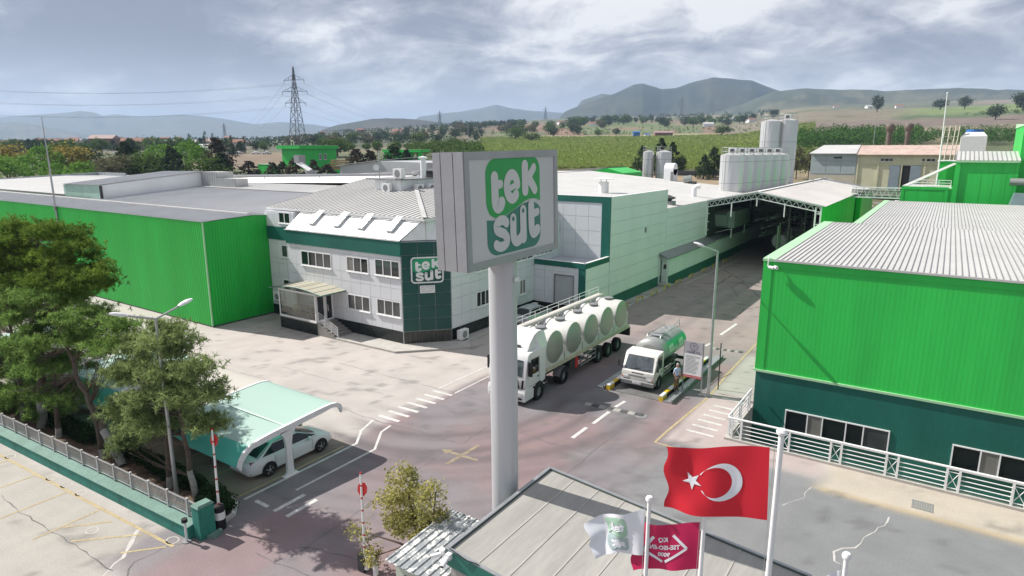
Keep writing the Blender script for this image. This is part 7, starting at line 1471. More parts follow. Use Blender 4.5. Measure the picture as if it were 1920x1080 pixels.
def roofplant():
    # plant behind the white roof: ducts and a hopper
    t=thing('dust_collector','pale arched duct casing on the far factory roof right of the small silos','roof plant',(-38,104,8)); m=MB().mat(WHITEC); m.box(-39.2,-37.6,103,105,8.6,11); m.build('casing',None,t); m=MB().mat(WHITEC); m.cyl((-39.2,104,11),(-37.6,104,11),1.0,n=18); m.build('arch_top',None,t,smooth=True); m=MB().mat(GREYM); m.box(-38.0,-37.55,102.9,103.0,9,10.6); m.build('louvre',None,t)
    t=thing('steel_fan','steel fan and motor beside the arched duct casing','roof fan',(-35,102,8)); m=MB().mat(STEEL); m.cyl((-35.4,102,9.3),(-34.2,102.3,9.5),.7,n=16); m.build('fan_casing',None,t,smooth=True); m=MB().mat(GREYD); m.box(-34.6,-33.4,101.6,102.4,8.7,9.2); m.build('motor',None,t)
    t=thing('white_cabin','low white cabin with small windows at the field edge','cabin',(-75,118,6)); m=MB().mat(WHITE); m.box(-78,-66,117,121,4,9.4); m.build('wall',None,t); m=MB().mat(GREYM); m.box(-78.3,-65.7,116.7,121.3,9.4,9.6); m.build('roof',None,t)
    for x in (-76,-73,-70): m=MB().mat(GLASSD); m.box(x-.5,x+.5,116.94,116.99,8.0,8.9); m.build('window',None,t)
    t=thing('green_gable','bright green gable of a low building beyond the white roof','building',(-56,112,6)); m=MB().mat(GREENB); m.prism([(-60,112,5),(-50.5,112,5),(-50.5,112,9.9),(-54,112,10.8),(-60,112,9.4)],(0,9,0)); m.build('wall',None,t); m=MB().mat(ROOFD); m.prism([(-72,112.1,9.2),(-60.05,112.1,9.45),(-54,112.1,10.85),(-54,112.1,10.95),(-72,112.1,9.6)],(0,9,0)); m.build('roof',None,t)
    # pipes along the left factory roof
    t=thing('roof_pipe','long pale pipe on stands across the left factory roof','pipe',(-90,78,9.6)); m=MB().mat(GALV); m.tube([(-98,62,9.9),(-84,70,10.1),(-72,78,10.3)],.22,8); m.tube([(-72,78,10.3),(-71,78.5,10.5),(-70.6,78.6,9.9)],.4,8); m.build('pipe',None,t,smooth=True); m=MB().mat(GREYM)
    for k in (.2,.5,.8): m.cyl((-98+26*k,62+16*k,9),(-98+26*k,62+16*k,10),.06,n=4)
    m.build('stand',None,t)
    t=thing('roof_hopper','grey hopper with white bent duct on the left factory roof','hopper',(-97,78,9.5)); m=MB().mat(GREYM); m.lathe([(.5,9.2),(1.0,10),(1.0,10.4)],(-97,78,0),12); m.build('hopper',None,t,smooth=True); m=MB().mat(WHITE); m.tube([(-97,78,10.3),(-98.5,78,11.1),(-100.5,78,11.9)],.45,8); m.build('duct',None,t,smooth=True); m=MB().mat(GREYM); m.box(-101,-99.6,77.5,79,11.8,13.2); m.build('head_box',None,t)
    t=thing('far_white_roof','white roofed shed with a grey end wall behind the factory','building',(-118,118,8)); m=MB().mat(ROOFG); m.prism([(-128,112,4),(-99,112,4),(-99,112,11.3),(-114,112,11.6),(-128,112,10.2)],(0,14,0)); m.build('wall',None,t); m=MB().mat(ROOFW); m.hexa([(-129,111.5,10.25),(-114,111.5,11.65),(-114,126.5,12.4),(-129,126.5,11)],[(-129,111.5,10.35),(-114,111.5,11.75),(-114,126.5,12.5),(-129,126.5,11.1)]); m.build('roof',None,t)
    t=thing('far_white_roof','long white roofed shed at the far left behind the green shed','building',(-140,55,6)); ribroof('roof',t,(-150,38,8.3),(-92,38,8.3),(-92,59,9),(-150,59,9),40,ROOFW,.03); ribroof('roof',t,(-150,59,9),(-92,59,9),(-92,78,8.6),(-150,78,8.6),40,ROOFW,.03); m=MB().mat(WHITEC); m.box(-150,-92,38.5,77,0,8.2); m.build('wall',None,t)
    t=thing('parapet_wall','grey parapet sheet behind the far left white roof','parapet',(-165,60,8)); m=MB().mat(M('parapet grey',(.28,.31,.33),.6)); m.hexa([(-152,42,8.2),(-151.7,42,8.2),(-151.7,66,8.2),(-152,66,8.2)],[(-152,42,8.5),(-151.7,42,8.5),(-151.7,66,9.5),(-152,66,9.5)]); m.box(-151.6,-140,65.8,66.1,8.2,9.5); m.build('sheet',None,t)
    # office roof room with its units
    t=thing('roof_room','low white plant room on the office roof','roof room',(-41,44,10)); f=Fr((-42.8,41.4,9),(1,0,0),(0,-1,0)); s=Fr((-39.6,41.4,9),(0,1,0),(1,0,0)); m=MB().mat(WHITEC); m.box(-42.77,-39.63,41.43,48.5,9.5,11.45); m.build('core',None,t)
    panels(t,f,brk(0,3.2,.53),[.9,2.47],WHITEC,gap=.025); panels(t,s,brk(0,7,.7),[.5,2.47],WHITEC,gap=.025); m=MB().mat(GREYM); m.box(-43.6,-39.35,41.1,48.7,11.48,11.56); m.build('roof_slab',None,t)
    def ac(label,x,y,z,ax,sz=(.95,.38,.72),g='air conditioner units on the office'):
        a=thing('air_conditioner',label,'air conditioner',(x,y,z),0,g); w,d,h=sz; m=MB().mat(WHITE)
        if ax=='x': m.box(x-d/2,x+d/2,y-w/2,y+w/2,z,z+h)
        else: m.box(x-w/2,x+w/2,y-d/2,y+d/2,z,z+h)
        m.build('case',None,a); m=MB().mat(GREYM); r=h*.38
        if ax=='x': m.lathe([(r,x+d/2+.002),(r,x+d/2+.014),(r*.2,x+d/2+.02)],(0,y,z+h/2),18,'X')
        else: m.lathe([(r,y-d/2-.014),(r,y-d/2-.002)],(x,0,z+h/2),18,'Y')
        m.build('fan_grille',None,a); m=MB().mat(GREYD); m.box(x-.3,x+.3,y-.2,y+.2,z-.06,z-.003); m.build('foot',None,a)
    ac('air conditioner on the wall before the roof room of the office',-40.9,40.95,10.45,'y'); ac('air conditioner on top of the roof room at its near corner',-40.0,41.6,11.62,'y',(1.0,.5,.85)); ac('first air conditioner along the right side of the roof room',-39.0,43.0,10.35,'x'); ac('second air conditioner along the right side of the roof room',-39.0,44.6,10.35,'x'); ac('third air conditioner along the right side of the roof room',-39.0,46.1,10.35,'x'); ac('air conditioner on the walkway at the dark teal office corner',-28.85,36.2,.2,'x'); ac('air conditioner beside the loading dock behind the silver car',-28.9,46.2,.2,'x')
    ac('air conditioner on the wall between porch and green shed',-46.6,33.2,1.4,'y')
    t=thing('chimney_pipe','short round vent pipe with a cap on the roof room','vent pipe',(-40.2,45,11.56)); m=MB().mat(WHITEC); m.lathe([(.26,11.5),(.26,13.3)],(-40.2,45,0),14); m.build('pipe',None,t,smooth=True); m=MB().mat(WHITEC); m.lathe([(.40,13.3),(.42,13.42),(.1,13.5)],(-40.2,45,0),14); m.build('cap',None,t)
    t=thing('dark_grille_unit','dark grilled cooler on the roof room left of the white drum','cooler',(-40,46.5,11.56)); m=MB().mat(DARK); m.box(-41,-39.5,45.6,47,11.57,12.15); m.build('grille',None,t); m=MB().mat(GREYM); m.box(-41.05,-39.45,45.55,47.05,12.152,12.3); m.build('lid',None,t)
    t=thing('antenna_mast','thin antenna mast at the left of the roof room','antenna',(-43.3,42.5,11.56)); m=MB().mat(GALV); m.cyl((-43.3,42.5,11.5),(-43.3,42.5,14.0),.05,n=6); m.build('mast',None,t); m=MB().mat(WHITE); m.cyl((-43.5,42.3,12.5),(-43.45,42.25,12.5),.28,n=12); m.build('dish',None,t)
    t=thing('white_drum','big white arched drum with a dark oval opening behind the roof room','drum',(-42,52,11)); m=MB().mat(WHITE); prof=[(51.0+1.5-1.5*math.cos(R(a)),11.2+2.6*math.sin(R(a))) for a in range(0,181,12)]; m.sheet([[(-44,y,z) for y,z in prof],[(-40.5,y,z) for y,z in prof]]); m.add([(-40.5,y,z) for y,z in prof],[tuple(range(len(prof)))]); m.add([(-44,y,z) for y,z in prof],[tuple(range(len(prof)))]); m.build('shell',None,t,smooth=True); m=MB().mat(GREYD); m.cyl((-42.2,50.9,12.3),(-42.15,50.75,12.3),.75,n=20); o=m.build('opening',None,t)
    t=thing('lightning_mast','thin tall lightning mast at the front edge of the green shed roof','mast',(-73.9,27.8,8.5)); m=MB().mat(GALV); m.tube([(-73.9,27.75,4),(-73.9,27.75,10),(-74.0,27.75,17.2)],[.12,.10,.03],8); m.build('mast',None,t); m=MB().mat(GREYM); m.box(-74.05,-73.75,27.6,27.77,8.2,8.5); m.build('bracket',None,t)
    for k,(x,y,s) in enumerate(((-41.0,42.0,-1),)): pass
    # camera at the right-hand hall corner
    t=thing('floodlight','white twin floodlight on a bracket at the right-hand hall corner','floodlight',(-7.1,35,8)); m=MB().mat(WHITE); m.tube([(-7.35,35.25,8.5),(-7.35,35.0,8.52),(-7.35,34.95,8.05)],.03,6); m.build('bracket',None,t); m=MB().mat(WHITE); m.cyl((-7.3,34.97,8.02),(-7.05,34.9,8.0),.085,n=12); m.build('lamp',None,t,smooth=True); m=MB().mat(WHITE); m.cyl((-7.02,35.0,8.03),(-6.88,34.88,8.02),.10,n=12); m.build('lamp',None,t,smooth=True)
roofplant()
# ---------------------------------------------------------------- buildings at the right rear
def right_rear():
    t=thing('green_annex','low bright green annex with parapet beyond the ribbed roofs','building',(-2.5,100,0)); f=Fr((-5.05,100,0),(1,0,0),(0,-1,0)); m=MB().mat(GREENB); m.box(-5.05,.5,100.04,110,0,9.2); m.build('wall',None,t); panels(t,f,brk(.35,4.7,1.45),[0.1,9.0],GREENB,gap=.03); m=MB().mat(GREENB); f.box(m,-.05,.33,0,9.35,0,.06); f.box(m,4.72,5.2,0,9.3,0,.06); f.box(m,-.05,5.2,9.02,9.4,0,.08); m.build('frame',None,t)
    m=MB().mat(ROOFW); m.box(-4.9,.4,100.3,109.9,9.21,9.26); m.hexa([(-5,100,9.4),(-4.4,100,9.4),(.9,112,12.2),(.3,112,12.2)],[(-5,100,9.5),(-4.4,100,9.5),(.9,112,12.3),(.3,112,12.3)]); m.build('roof_edge',None,t)
    m=MB().mat(WHITE)
    for z in (9.9,10.25): m.cyl((-3.6,100.3,z),(.3,100.3,z),.04,n=5)
    for x in (-3.6,-2.3,-1,.3): m.cyl((x,100.3,9.4),(x,100.3,10.25),.04,n=5)
    m.build('roof_railing',None,t)
    t=thing('green_tower','tall bright green block with ribbed white mono roof and big door panels','building',(4,100,0)); m=MB().mat(GREENB); m.prism([(.55,100.04,0),(6.9,100.04,0),(6.9,106,0),(.55,106,0)],(0,0,12.6)); m.build('wall',None,t); g=Fr((.55,100,0),(1,0,0),(0,-1,0)); panels(t,g,[1.35,2.8,4.0,5.3,6.05],[.1,11.2],GREENB,gap=.035); m=MB().mat(GREENB); g.box(m,-.05,.5,0,12.7,0,.12); g.box(m,6.05,6.4,0,12.6,0,.03); m.build('corner_flashing',None,t)
    m=MB().mat(GREENL); g.box(m,0,6.4,12.55,12.8,0,.3); m.build('eave_trim',None,t); roofsheets(t,(.4,99.7,12.8),(7.0,99.7,12.8),(7.0,106,13.9),(.4,106,13.9),14,ROOFW,.05,.09,seammat=SEAM)
    t=thing('green_high_block','tall bright green block cut by the right picture edge','building',(9,104,0)); m=MB().mat(GREENB); m.box(6.95,18,102,115,0,17.0); m.build('wall',None,t); m=MB().mat(GREENL); m.hexa([(6.85,101.9,17),(18,101.9,17),(18,115,17),(6.85,115,17)],[(6.9,101.9,17.1),(18,101.9,17.1),(18,115,17.6),(6.9,115,17.6)]); m.build('roof',None,t)
    t=thing('steel_duct','round steel duct end at the right picture edge','duct',(7.4,99,10)); m=MB().mat(STEEL); m.cyl((6.2,99,10.3),(10,98.5,10.3),.45,n=18); m.build('duct',None,t,smooth=True)
    t=thing('grey_shed','grey-green lean-to sheet by the right picture edge','shed',(7.4,97,7)); m=MB().mat(M('blue grey sheet',(.13,.19,.20),.5)); m.hexa([(6.3,96.2,7.2),(10,96.2,7.2),(10,99,7.2),(6.3,99,7.2)],[(6.7,97.2,9.0),(10,97.2,9.0),(10,99,9.0),(6.7,99,9.0)]); m.build('sheet',None,t)
    t=thing('green_back_wall','small bright green wall with white coping behind the annex','building',(0,112,0)); m=MB().mat(GREENB); m.box(-1.55,2,112,118,4,12.5); m.build('wall',None,t); m=MB().mat(WHITE); m.box(-1.65,2,111.9,118,12.5,12.62); m.build('coping',None,t)
    t=thing('lightning_mast','thin tall white mast at the right before the cooling tower','mast',(-1.4,111.8,9)); m=MB().mat(WHITE); m.tube([(-1.4,111.7,8.5),(-1.45,111.7,15),(-1.6,111.7,21.8)],[.12,.09,.05],8); m.build('mast',None,t); m=MB().mat(WHITE); m.lathe([(.05,21.8),(.14,21.9),(.05,22.0)],(-1.6,111.7,0),8); m.build('tip',None,t)
    t=thing('cooling_tower','white box cooling tower with blue fan rings on the right rear roofs','cooling tower',(3,150,13)); 
    for k in range(3):
        y=150+4.2*k; m=MB().mat(WHITE); m.hexa([(1.0,y,13.6),(5.0,y,13.6),(5.0,y+3.8,13.6),(1.0,y+3.8,13.6)],[(1.0,y,16.6),(5.0,y,16.6),(5.0,y+3.8,16.6),(1.0,y+3.8,16.6)]); c=m.build('cell',None,t); m=MB().mat(WHITE); m.hexa([(1.0,y,16.62),(5,y,16.62),(5,y+3.8,16.62),(1,y+3.8,16.62)],[(1.6,y+.5,17.4),(4.4,y+.5,17.4),(4.4,y+3.3,17.4),(1.6,y+3.3,17.4)]); m.build('hood',None,c); m=MB().mat(BLUE); m.lathe([(1.3,17.4),(1.3,17.9)],(3,y+1.9,0),18); m.build('fan_ring',None,c)
    m=MB().mat(GALV)
    for x in (1.2,4.8):
        for y in (150.3,158): m.box(x-.15,x+.15,y-.15,y+.15,6,13.6)
    m.build('leg',None,t)
    t=thing('ladder_tower','cream ladder and pipe frame left of the cooling tower','ladder',(-.5,150,13)); m=MB().mat(CREAM)
    for x in (-2.0,-1.2,-.3,.3): m.cyl((x,150,12),(x+.3,150,18.6),.10,n=5)
    for z in (13,14.2,15.4,16.6,17.8): m.cyl((-2,150,z),(.5,150,z),.06,n=4)
    m.build('frame',None,t)
    # old warehouse
    zg=7.0; t=thing('old_warehouse','pale yellow warehouse with dark open doorway and rusty pink roof','building',(-9,170,7)); m=MB().mat(BEIGE); m.box(-18.1,1.6,170.05,182,4,13.0); m.build('wall',None,t); f=Fr((-18.1,170,0),(1,0,0),(0,-1,0))
    for u in (.0,4.2,8.8,13.2,17.6): m=MB().mat(BEIGE); f.box(m,u,u+.35,5,13,0,.12); m.build('pilaster',None,t)
    m=MB().mat(BEIGE); f.box(m,.35,19.5,10.85,11.05,0,.10); m.build('string_course',None,t)
    for u0 in (4.6,12.6): window(t,f,u0,u0+2.6,11.6,12.35,[u0+.9,u0+1.75],[GLASSM,GLASSD,GLASSM],.08)
    m=MB().mat(BLACK); f.box(m,8.75,10.7,5,10.7,.002,.03); m.build('doorway',None,t)
    for u0 in (6.7,10.72): m=MB().mat(BLUEG); f.box(m,u0,u0+2.0,5,10.75,.10,.18); m.build('sliding_door',None,t)
    m=MB().mat(M('rusty pink roof',(.46,.35,.30),.8,var=.15,scale=.6)); m.hexa([(-18.3,169.4,13.0),(2.4,169.4,13.0),(2.4,177,15.1),(-18.3,177,15.1)],[(-18.3,169.4,13.15),(2.4,169.4,13.15),(2.4,177,15.25),(-18.3,177,15.25)]); m.hexa([(-18.3,177.02,15.1),(2.4,177.02,15.1),(2.4,184,13),(-18.3,184,13)],[(-18.3,177.02,15.25),(2.4,177.02,15.25),(2.4,184,13.15),(-18.3,184,13.15)]); m.build('roof',None,t)
    m=MB().mat(PLAST); m.prism([(1.62,170.2,13),(1.62,176.8,15),(1.62,181.8,13)],(.6,0,0)); m.build('gable',None,t)
    t=thing('grey_warehouse','grey-blue warehouse bay with white roof adjoining the pale yellow warehouse','building',(-23,170,7)); m=MB().mat(M('faded blue grey wall',(.36,.42,.44),.7,var=.08)); m.box(-28,-18.15,170.05,182,4,13.2); m.build('wall',None,t); g=Fr((-28,170,0),(1,0,0),(0,-1,0)); panels(t,g,[.3,3.4,6.6,9.7],[8.6,11.6,13.1],MT['faded blue grey wall'],gap=.12)
    m=MB().mat(PLAST); g.box(m,-.1,9.8,4,8.4,.002,.05); m.build('plinth',None,t); m=MB().mat(GLASSD); g.box(m,4.9,6.6,12.2,12.6,.04,.06); m.build('window',None,t)
    m=MB().mat(ROOFW); m.hexa([(-28.4,169.4,13.25),(-18.4,169.4,13.25),(-18.4,177,15.2),(-26.5,177,15.2)],[(-28.4,169.4,13.4),(-18.4,169.4,13.4),(-18.4,177,15.35),(-26.5,177,15.35)]); m.build('roof',None,t)
    for k,(x,w) in enumerate(((-13.4,'left'),(-9.5,'right'))):
        t=thing('flue_stack','%s of two weathered brown flues behind the old warehouse'%w,'chimney',(x,185,8),0,'brown flues'); m=MB().mat(COPPER); m.lathe([(.75,8),(.62,14),(.60,18.6)],(x,185,0),16); m.build('shaft',None,t,smooth=True); m=MB().mat(COPPER); m.lathe([(.62,18.6),(1.0,19.2),(1.0,20.0),(.7,20.4),(.2,20.6)],(x,185,0),16); m.build('cowl',None,t,smooth=True)
    # clutter between canopy and warehouse
    rr=random.Random(9)
    for k in range(26):
        x=rr.uniform(-30,-6); y=rr.uniform(140,166); z=at(x,y)+.0; kind=k%3; lab=['pile of pallets in the yard before the old warehouse','white drum in the yard before the old warehouse','steel rack in the yard before the old warehouse'][kind]
        if kind==0:
            t=thing('pallet_stack',lab,'pallets',(x,y,z),rr.uniform(0,3),'clutter before the old warehouse'); 
            for q in range(4): m=MB().mat(WOODP if k%2 else GREYM); m.box(-.6,.6,-.5,.5,.2*q,.2*q+.15); m.build('pallet',None,t,world=False)
        elif kind==1: t=thing('drum',lab,'drum',(x,y,z),0,'drums before the old warehouse'); m=MB().mat(WHITE); m.lathe([(.5,0),(.5,1.1)],(0,0,0),12); m.build('body',None,t,world=False)
        else:
            t=thing('steel_rack',lab,'rack',(x,y,z),rr.uniform(0,3),'steel racks before the old warehouse'); m=MB().mat(GALV)
            for a,b in ((-1,-.6),(1,-.6),(1,.6),(-1,.6)): m.box(a-.05,a+.05,b-.05,b+.05,0,1.9)
            m.build('leg',None,t,world=False); m=MB().mat(GALV); m.box(-1.05,1.05,-.65,.65,1.9,1.98); m.build('top',None,t,world=False)
    t=thing('pipe_bridge','white lattice pipe bridge between the canopy and the green annex','pipe bridge',(-8,104,6)); m=MB().mat(WHITE)
    for z in (7.5,8.9):
        for y in (104,105): m.beam((-11.4,y,z),(-5.0,y,z),.12); m.build('chord',None,t); m=MB().mat(WHITE)
    for i in range(7): x=-11.3+.95*i; m.beam((x,104,7.5),(x+.5,104,8.9),.06); m.beam((x+.5,104,8.9),(x+.95,104,7.5),.06)
    m.build('lattice',None,t)
    for z in (7.8,8.2,8.5): m=MB().mat(STEEL); m.cyl((-11.4,104.5,z),(-5,104.5,z),.13,n=8); m.build('pipe',None,t,smooth=True)
right_rear()
# ---------------------------------------------------------------- trees beyond the works (shared crown and trunk meshes)
def crownmesh(kind,mat,seed):
    r=np.random.RandomState(seed); C=[]
    if kind=='round':
        n=44
        for i in range(n):
            d=r.normal(size=3); d/=np.linalg.norm(d); d[2]=d[2]*.85+.05; q=np.array([0,0,.56])+d*np.array([.42,.42,.42])*r.uniform(.55,1.0); C.append(q+r.normal(size=(26,3))*np.array([.085,.085,.065]))
        sz=.085
    elif kind=='umbrella':
        for i in range(52):
            d=r.normal(size=3); d/=np.linalg.norm(d); d[2]=abs(d[2])*1.2-.3; q=np.array([0,0,.56])+d*np.array([.50,.50,.42])*r.uniform(.7,1.0); C.append(q+r.normal(size=(26,3))*np.array([.07,.07,.05]))
        sz=.07
    elif kind=='cone':
        for i in range(80):
            h=r.uniform(.06,.98); a=r.uniform(0,6.28); rad=.36*(1-h)**.75*r.uniform(.55,1.05)+.02; q=np.array([rad*math.cos(a),rad*math.sin(a),h]); s=.075*(1.15-h); C.append(q+r.normal(size=(20,3))*np.array([s,s,s*.7]))
        sz=.075
    elif kind=='cypress':
        for i in range(30): h=r.uniform(.06,.97); a=r.uniform(0,6.28); rad=.085*math.sin(math.pi*(h*.85+.12)); C.append(np.array([rad*math.cos(a),rad*math.sin(a),h])+r.normal(size=(14,3))*np.array([.03,.03,.05]))
        sz=.06
    V,F=leaves(np.concatenate(C),r,sz,.25); return npmesh('crown',V,F,mat)
def trunkmesh(kind):
    b=MB().mat(BARK); top={'round':.55,'umbrella':.62,'cone':.85,'cypress':.6}[kind]; b.tube([(0,0,-.06),(.01,0,top*.5),(0,.01,top)],[.035,.028,.012],6)
    if kind in('round','umbrella'): b.tube([(.01,0,top*.6),(.18,.1,top+.08)],[.018,.008],5); b.tube([(.01,0,top*.55),(-.16,-.12,top+.06)],[.018,.008],5)
    o=b.build('trunk'); me=o.data; bpy.data.objects.remove(o); return me
TM={k:trunkmesh(k) for k in('round','umbrella','cone','cypress')}
KD={'G':('round',LEAFG),'B':('umbrella',LEAFB),'Y':('round',LEAFYE),'O':('round',LEAFO),'C':('cone',CONIF),'N':('cone',CONIFB),'P':('cypress',CONIF),'D':('round',CONIF)}
CM={k:[crownmesh(v[0],v[1],hash(k)%1000 if False else ord(k)*7+i) for i in range(2)] for k,v in KD.items()}
NMK={'G':'broadleaf_tree','B':'umbrella_pine','Y':'yellow_tree','O':'olive_tree','C':'conifer_tree','N':'conifer_tree','P':'cypress_tree','D':'dark_tree'}
trr=random.Random(21)
def tree(k,u,w,h,wid,label,group=None,sink=.0):
    a=(u-960)/1225.8; x,y,z=site(a,w); base_w={'round':.95,'umbrella':1.1,'cone':.8,'cypress':.24}[KD[k][0]]
    t=thing(NMK[k],label,'tree',(x,y,z-sink),trr.uniform(0,6.28),group); s=wid/base_w; t.scale=(s,s,h)
    obj('trunk',TM[KD[k][0]],t); obj('crown',trr.choice(CM[k]),t); return t
near=[('B',-28,165,8.6,11,'bright green umbrella pine cut by the left picture edge beyond the sheds'),('B',12,156,8.2,9,'bright green umbrella pine at the far left, before the autumn tree'),('B',48,165,8.0,8,'bright green umbrella pine second from the far left'),('B',78,182,9.0,9,'tall bright green umbrella pine at the left behind its smaller neighbours'),('B',94,152,7.4,7,'small bright green umbrella pine left of the lightning mast'),
('Y',26,205,8.4,9,'dull yellow autumn tree at the far left'),('Y',128,190,9.2,9.5,'big yellow autumn tree right of the lightning mast'),('D',164,196,7.6,7,'dark tree touching the right side of the yellow autumn tree'),('B',146,150,7.8,7,'bright green round pine before the yellow autumn tree'),('G',112,215,8.5,7,'dark green treetop behind the yellow autumn tree'),
('O',190,162,7.4,7,'dull olive bare-looking tree above the grey roofs'),('O',214,168,8.6,8,'tall dull olive tree above the grey roofs'),('C',234,180,10.0,8,'dark conifer between the olive trees and the green row'),('G',258,172,8.4,8,'dark green tree at the left of the green row above the roofs'),('G',282,170,8.3,7.5,'leafy green tree in the middle of the green row'),('B',300,195,8.8,9,'bright green crown behind the green row'),('C',322,172,9.4,8,'grey-green conifer at the right of the green row'),('B',350,196,9.6,9,'bright green round crown before the white tower roof'),('B',372,190,8.8,7,'smaller bright yellow-green crown beside the brown conifer'),('N',404,180,11,9,'brown conifer at the right end of the tree row'),('G',386,165,7.8,8,'blue-green tree below the brown conifer'),('C',412,168,8.0,7,'dark conifer at the edge of the brown field'),
('N',464,182,5.8,8,'low dark bush at the brown field before the green office'),('N',508,172,6.4,6,'small brownish conifer left before the far green building'),('C',527,168,6.8,6,'small conifer before the left half of the far green building'),('N',553,164,8.2,8,'largest brownish conifer before the far green building'),('N',586,166,7.6,5,'pointed conifer before the right half of the far green building'),('N',612,166,6.4,7,'low conifer right of the far green building'),
('G',632,285,8.6,12,'round yellow-green tree behind the pallets'),('N',668,176,9.6,8.5,'wide brown conifer left of the green gate building'),('N',692,180,9.0,8,'second brown conifer before the green gate building'),('C',738,178,10.6,9,'dark conifer in front of the green gate building'),('C',762,182,8.8,6,'slim conifer at the right of the green gate building'),('N',716,176,6.6,5,'small brown conifer between the two larger ones'),
('C',1206,200,8.8,6.5,'dark cedar left behind the small silos'),('C',1240,206,10.6,6.5,'tallest dark cedar behind the small silos'),('C',1262,202,9.6,6,'dark cedar right behind the small silos'),('D',1281,200,6.2,2.4,'slender small tree right of the cedars'),('C',1340,192,8.8,7,'dark cedar left of the short silo row'),('C',1322,188,7.0,5,'small cedar left of the short silo row'),('O',1497,188,9.6,5,'thin grey-green tree right of the tall silos'),('O',1520,190,8.0,4,'sparse tree before the grey warehouse'),
('D',1636,840,22,14,'ragged dark conifer on the brown hillside'),('D',1752,870,14,19,'low wide dark tree on the hillside left of the white mast top'),('D',1797,860,17,17,'round dark tree on the hillside right of the white mast'),('D',1906,700,21,22,'biggest dark tree on the green hill at the right edge'),('D',1857,590,14,14,'dark tree below the green hill at the right'),
('G',966,560,11,17,'dark green tree just left of the corn field'),('G',996,520,7,15,'round tree at the left end of the corn field'),('G',1122,640,7,9,'clump at the far edge of the corn field'),('D',1154,660,8,8,'dark small tree by the blue tarpaulin'),('G',1352,610,10,16,'round dark tree above the corn field, left of the tall silos')]
for k,u,w,h,wd,lab in near: tree(k,u,w,h*(1.12 if u<460 and w<240 else 1),wd*(1.25 if u<460 and w<240 else 1.1),lab)
def band(n,u0,u1,w0,w1,kinds,h0,h1,label,group,keep=None):
    Z=('at the left end','left of the middle','right of the middle','at the right end')
    for i in range(n):
        u=trr.uniform(u0,u1); w=w0+(w1-w0)*trr.random()**1.3; k=trr.choice(kinds); h=trr.uniform(h0,h1); wd=h*(.22 if k=='P' else trr.uniform(.8,1.25)); q=(h-h0)/(h1-h0)
        d=('small ','','tall ')[min(2,int(q*3))]+('' if k=='P' else 'narrow ' if wd/h<.95 else 'wide ' if wd/h>1.12 else '')
        tree(k,u,w,h,wd,d+label%{'G':'green','D':'dark','C':'conifer','P':'cypress','O':'olive','B':'bright'}[k]+', '+Z[min(3,int(4*(u-u0)/(u1-u0)))]+(', set back' if w>w0+(w1-w0)*.45 else ''),group+' '+k,.3)
band(62,-60,500,300,620,'GDDGC',6,10,'%s tree among the village houses','village trees'); band(9,330,475,330,480,'P',9,12,'dark %s between the village houses','village cypresses')
band(46,540,860,420,900,'GDDO',7,11,'%s tree behind the lattice pylon','trees behind the pylon'); band(20,640,900,300,400,'GG',4,7,'%s bush left of the corn field','bushes left of the corn field'); band(34,860,1130,640,1050,'GDO',8,13,'%s tree on the patchwork hillside','hillside trees')
band(52,1060,1460,880,1300,'GDDG',10,16,'%s tree under the mountain','tree belt under the mountain')
def wood(name,label,us,ws,n,h,mat,seed,dens=20,flat=1.):
    r=np.random.RandomState(seed); C=[]
    for i in range(n):
        u=r.uniform(*us); w=r.uniform(*ws); x,y,z=site((u-960)/1225.8,w); hh=h*r.uniform(.7,1.15); k=r.normal(size=(dens,3)); k/=np.linalg.norm(k,axis=1,keepdims=True); k[:,2]=np.abs(k[:,2])*1.5-.45; C.append(np.array([x,y,z+hh*.45])+k*np.array([hh*.42,hh*.42,hh*.5])*r.uniform(.6,1,(dens,1)))
    V,F=leaves(np.concatenate(C),r,h*.30*flat,.3); o=obj(name,npmesh(name,V,F,mat)); o['kind']='stuff'; o['label']=label
wood('orchard','dense green orchard behind the old warehouse',(1495,1720),(300,400),300,8.5,leafmat('orchard leaves',(.028,.085,.018),(.10,.19,.042),.3),3,90,.36); wood('orchard','dense green orchard right of the cooling tower',(1700,1990),(330,420),200,7,MT['orchard leaves'],5,90,.36)
wood('thicket','green thicket behind the green gate building',(770,900),(260,340),110,6.5,LEAFG,7,50,.5); wood('wood_strip','dark strip of wood on the rise',(850,985),(1050,1150),130,11,CONIF,9,22); wood('wood_strip','hazy wood under the mountain',(1060,1440),(1000,1750),150,11,CONIF,10,16)
wood('scrub','low scrub between the fields',(850,1450),(640,860),170,4,LEAFG,12,16); wood('scrub','village greenery',(-80,520),(400,1100),520,7.5,CONIF,13,16); wood('scrub','greenery on the low land',(520,900),(480,1300),420,8,CONIF,14,16); wood('hedge_strip','dark green crop strip on the right hillside',(1800,1990),(655,700),150,3.2,LEAFG,16,14)
def corn():
    r=np.random.RandomState(6); n=60000; w=214+ (620-214)*r.rand(n)**1.7; a=r.uniform(-.05,.46,n); a=np.clip(a,-.05+.02*r.rand(n),.46)
    x=w*(FX+a*RX)+r.normal(size=n)*.3; y=w*(FY+a*RY)+r.normal(size=n)*.3; ww=x*FX+y*FY; aa=(x*RX+y*RY)/ww; z=tz(aa,ww)
    sc=(w/214)**.8; V,F=leaves(np.stack([x,y,z+.8],1),r,1.0,.1); V=V.reshape(n,4,3); c=V.mean(1,keepdims=True); V=c+(V-c)*np.array([1,1,1.4])*(.85*sc[:,None,None]); V=V.reshape(-1,3)
    o=obj('corn_field',npmesh('corn_field',V,F,leafmat('corn leaves',(.15,.215,.045),(.30,.36,.11),.35))); o['kind']='stuff'; o['label']='wide green corn field beyond the works'
corn()
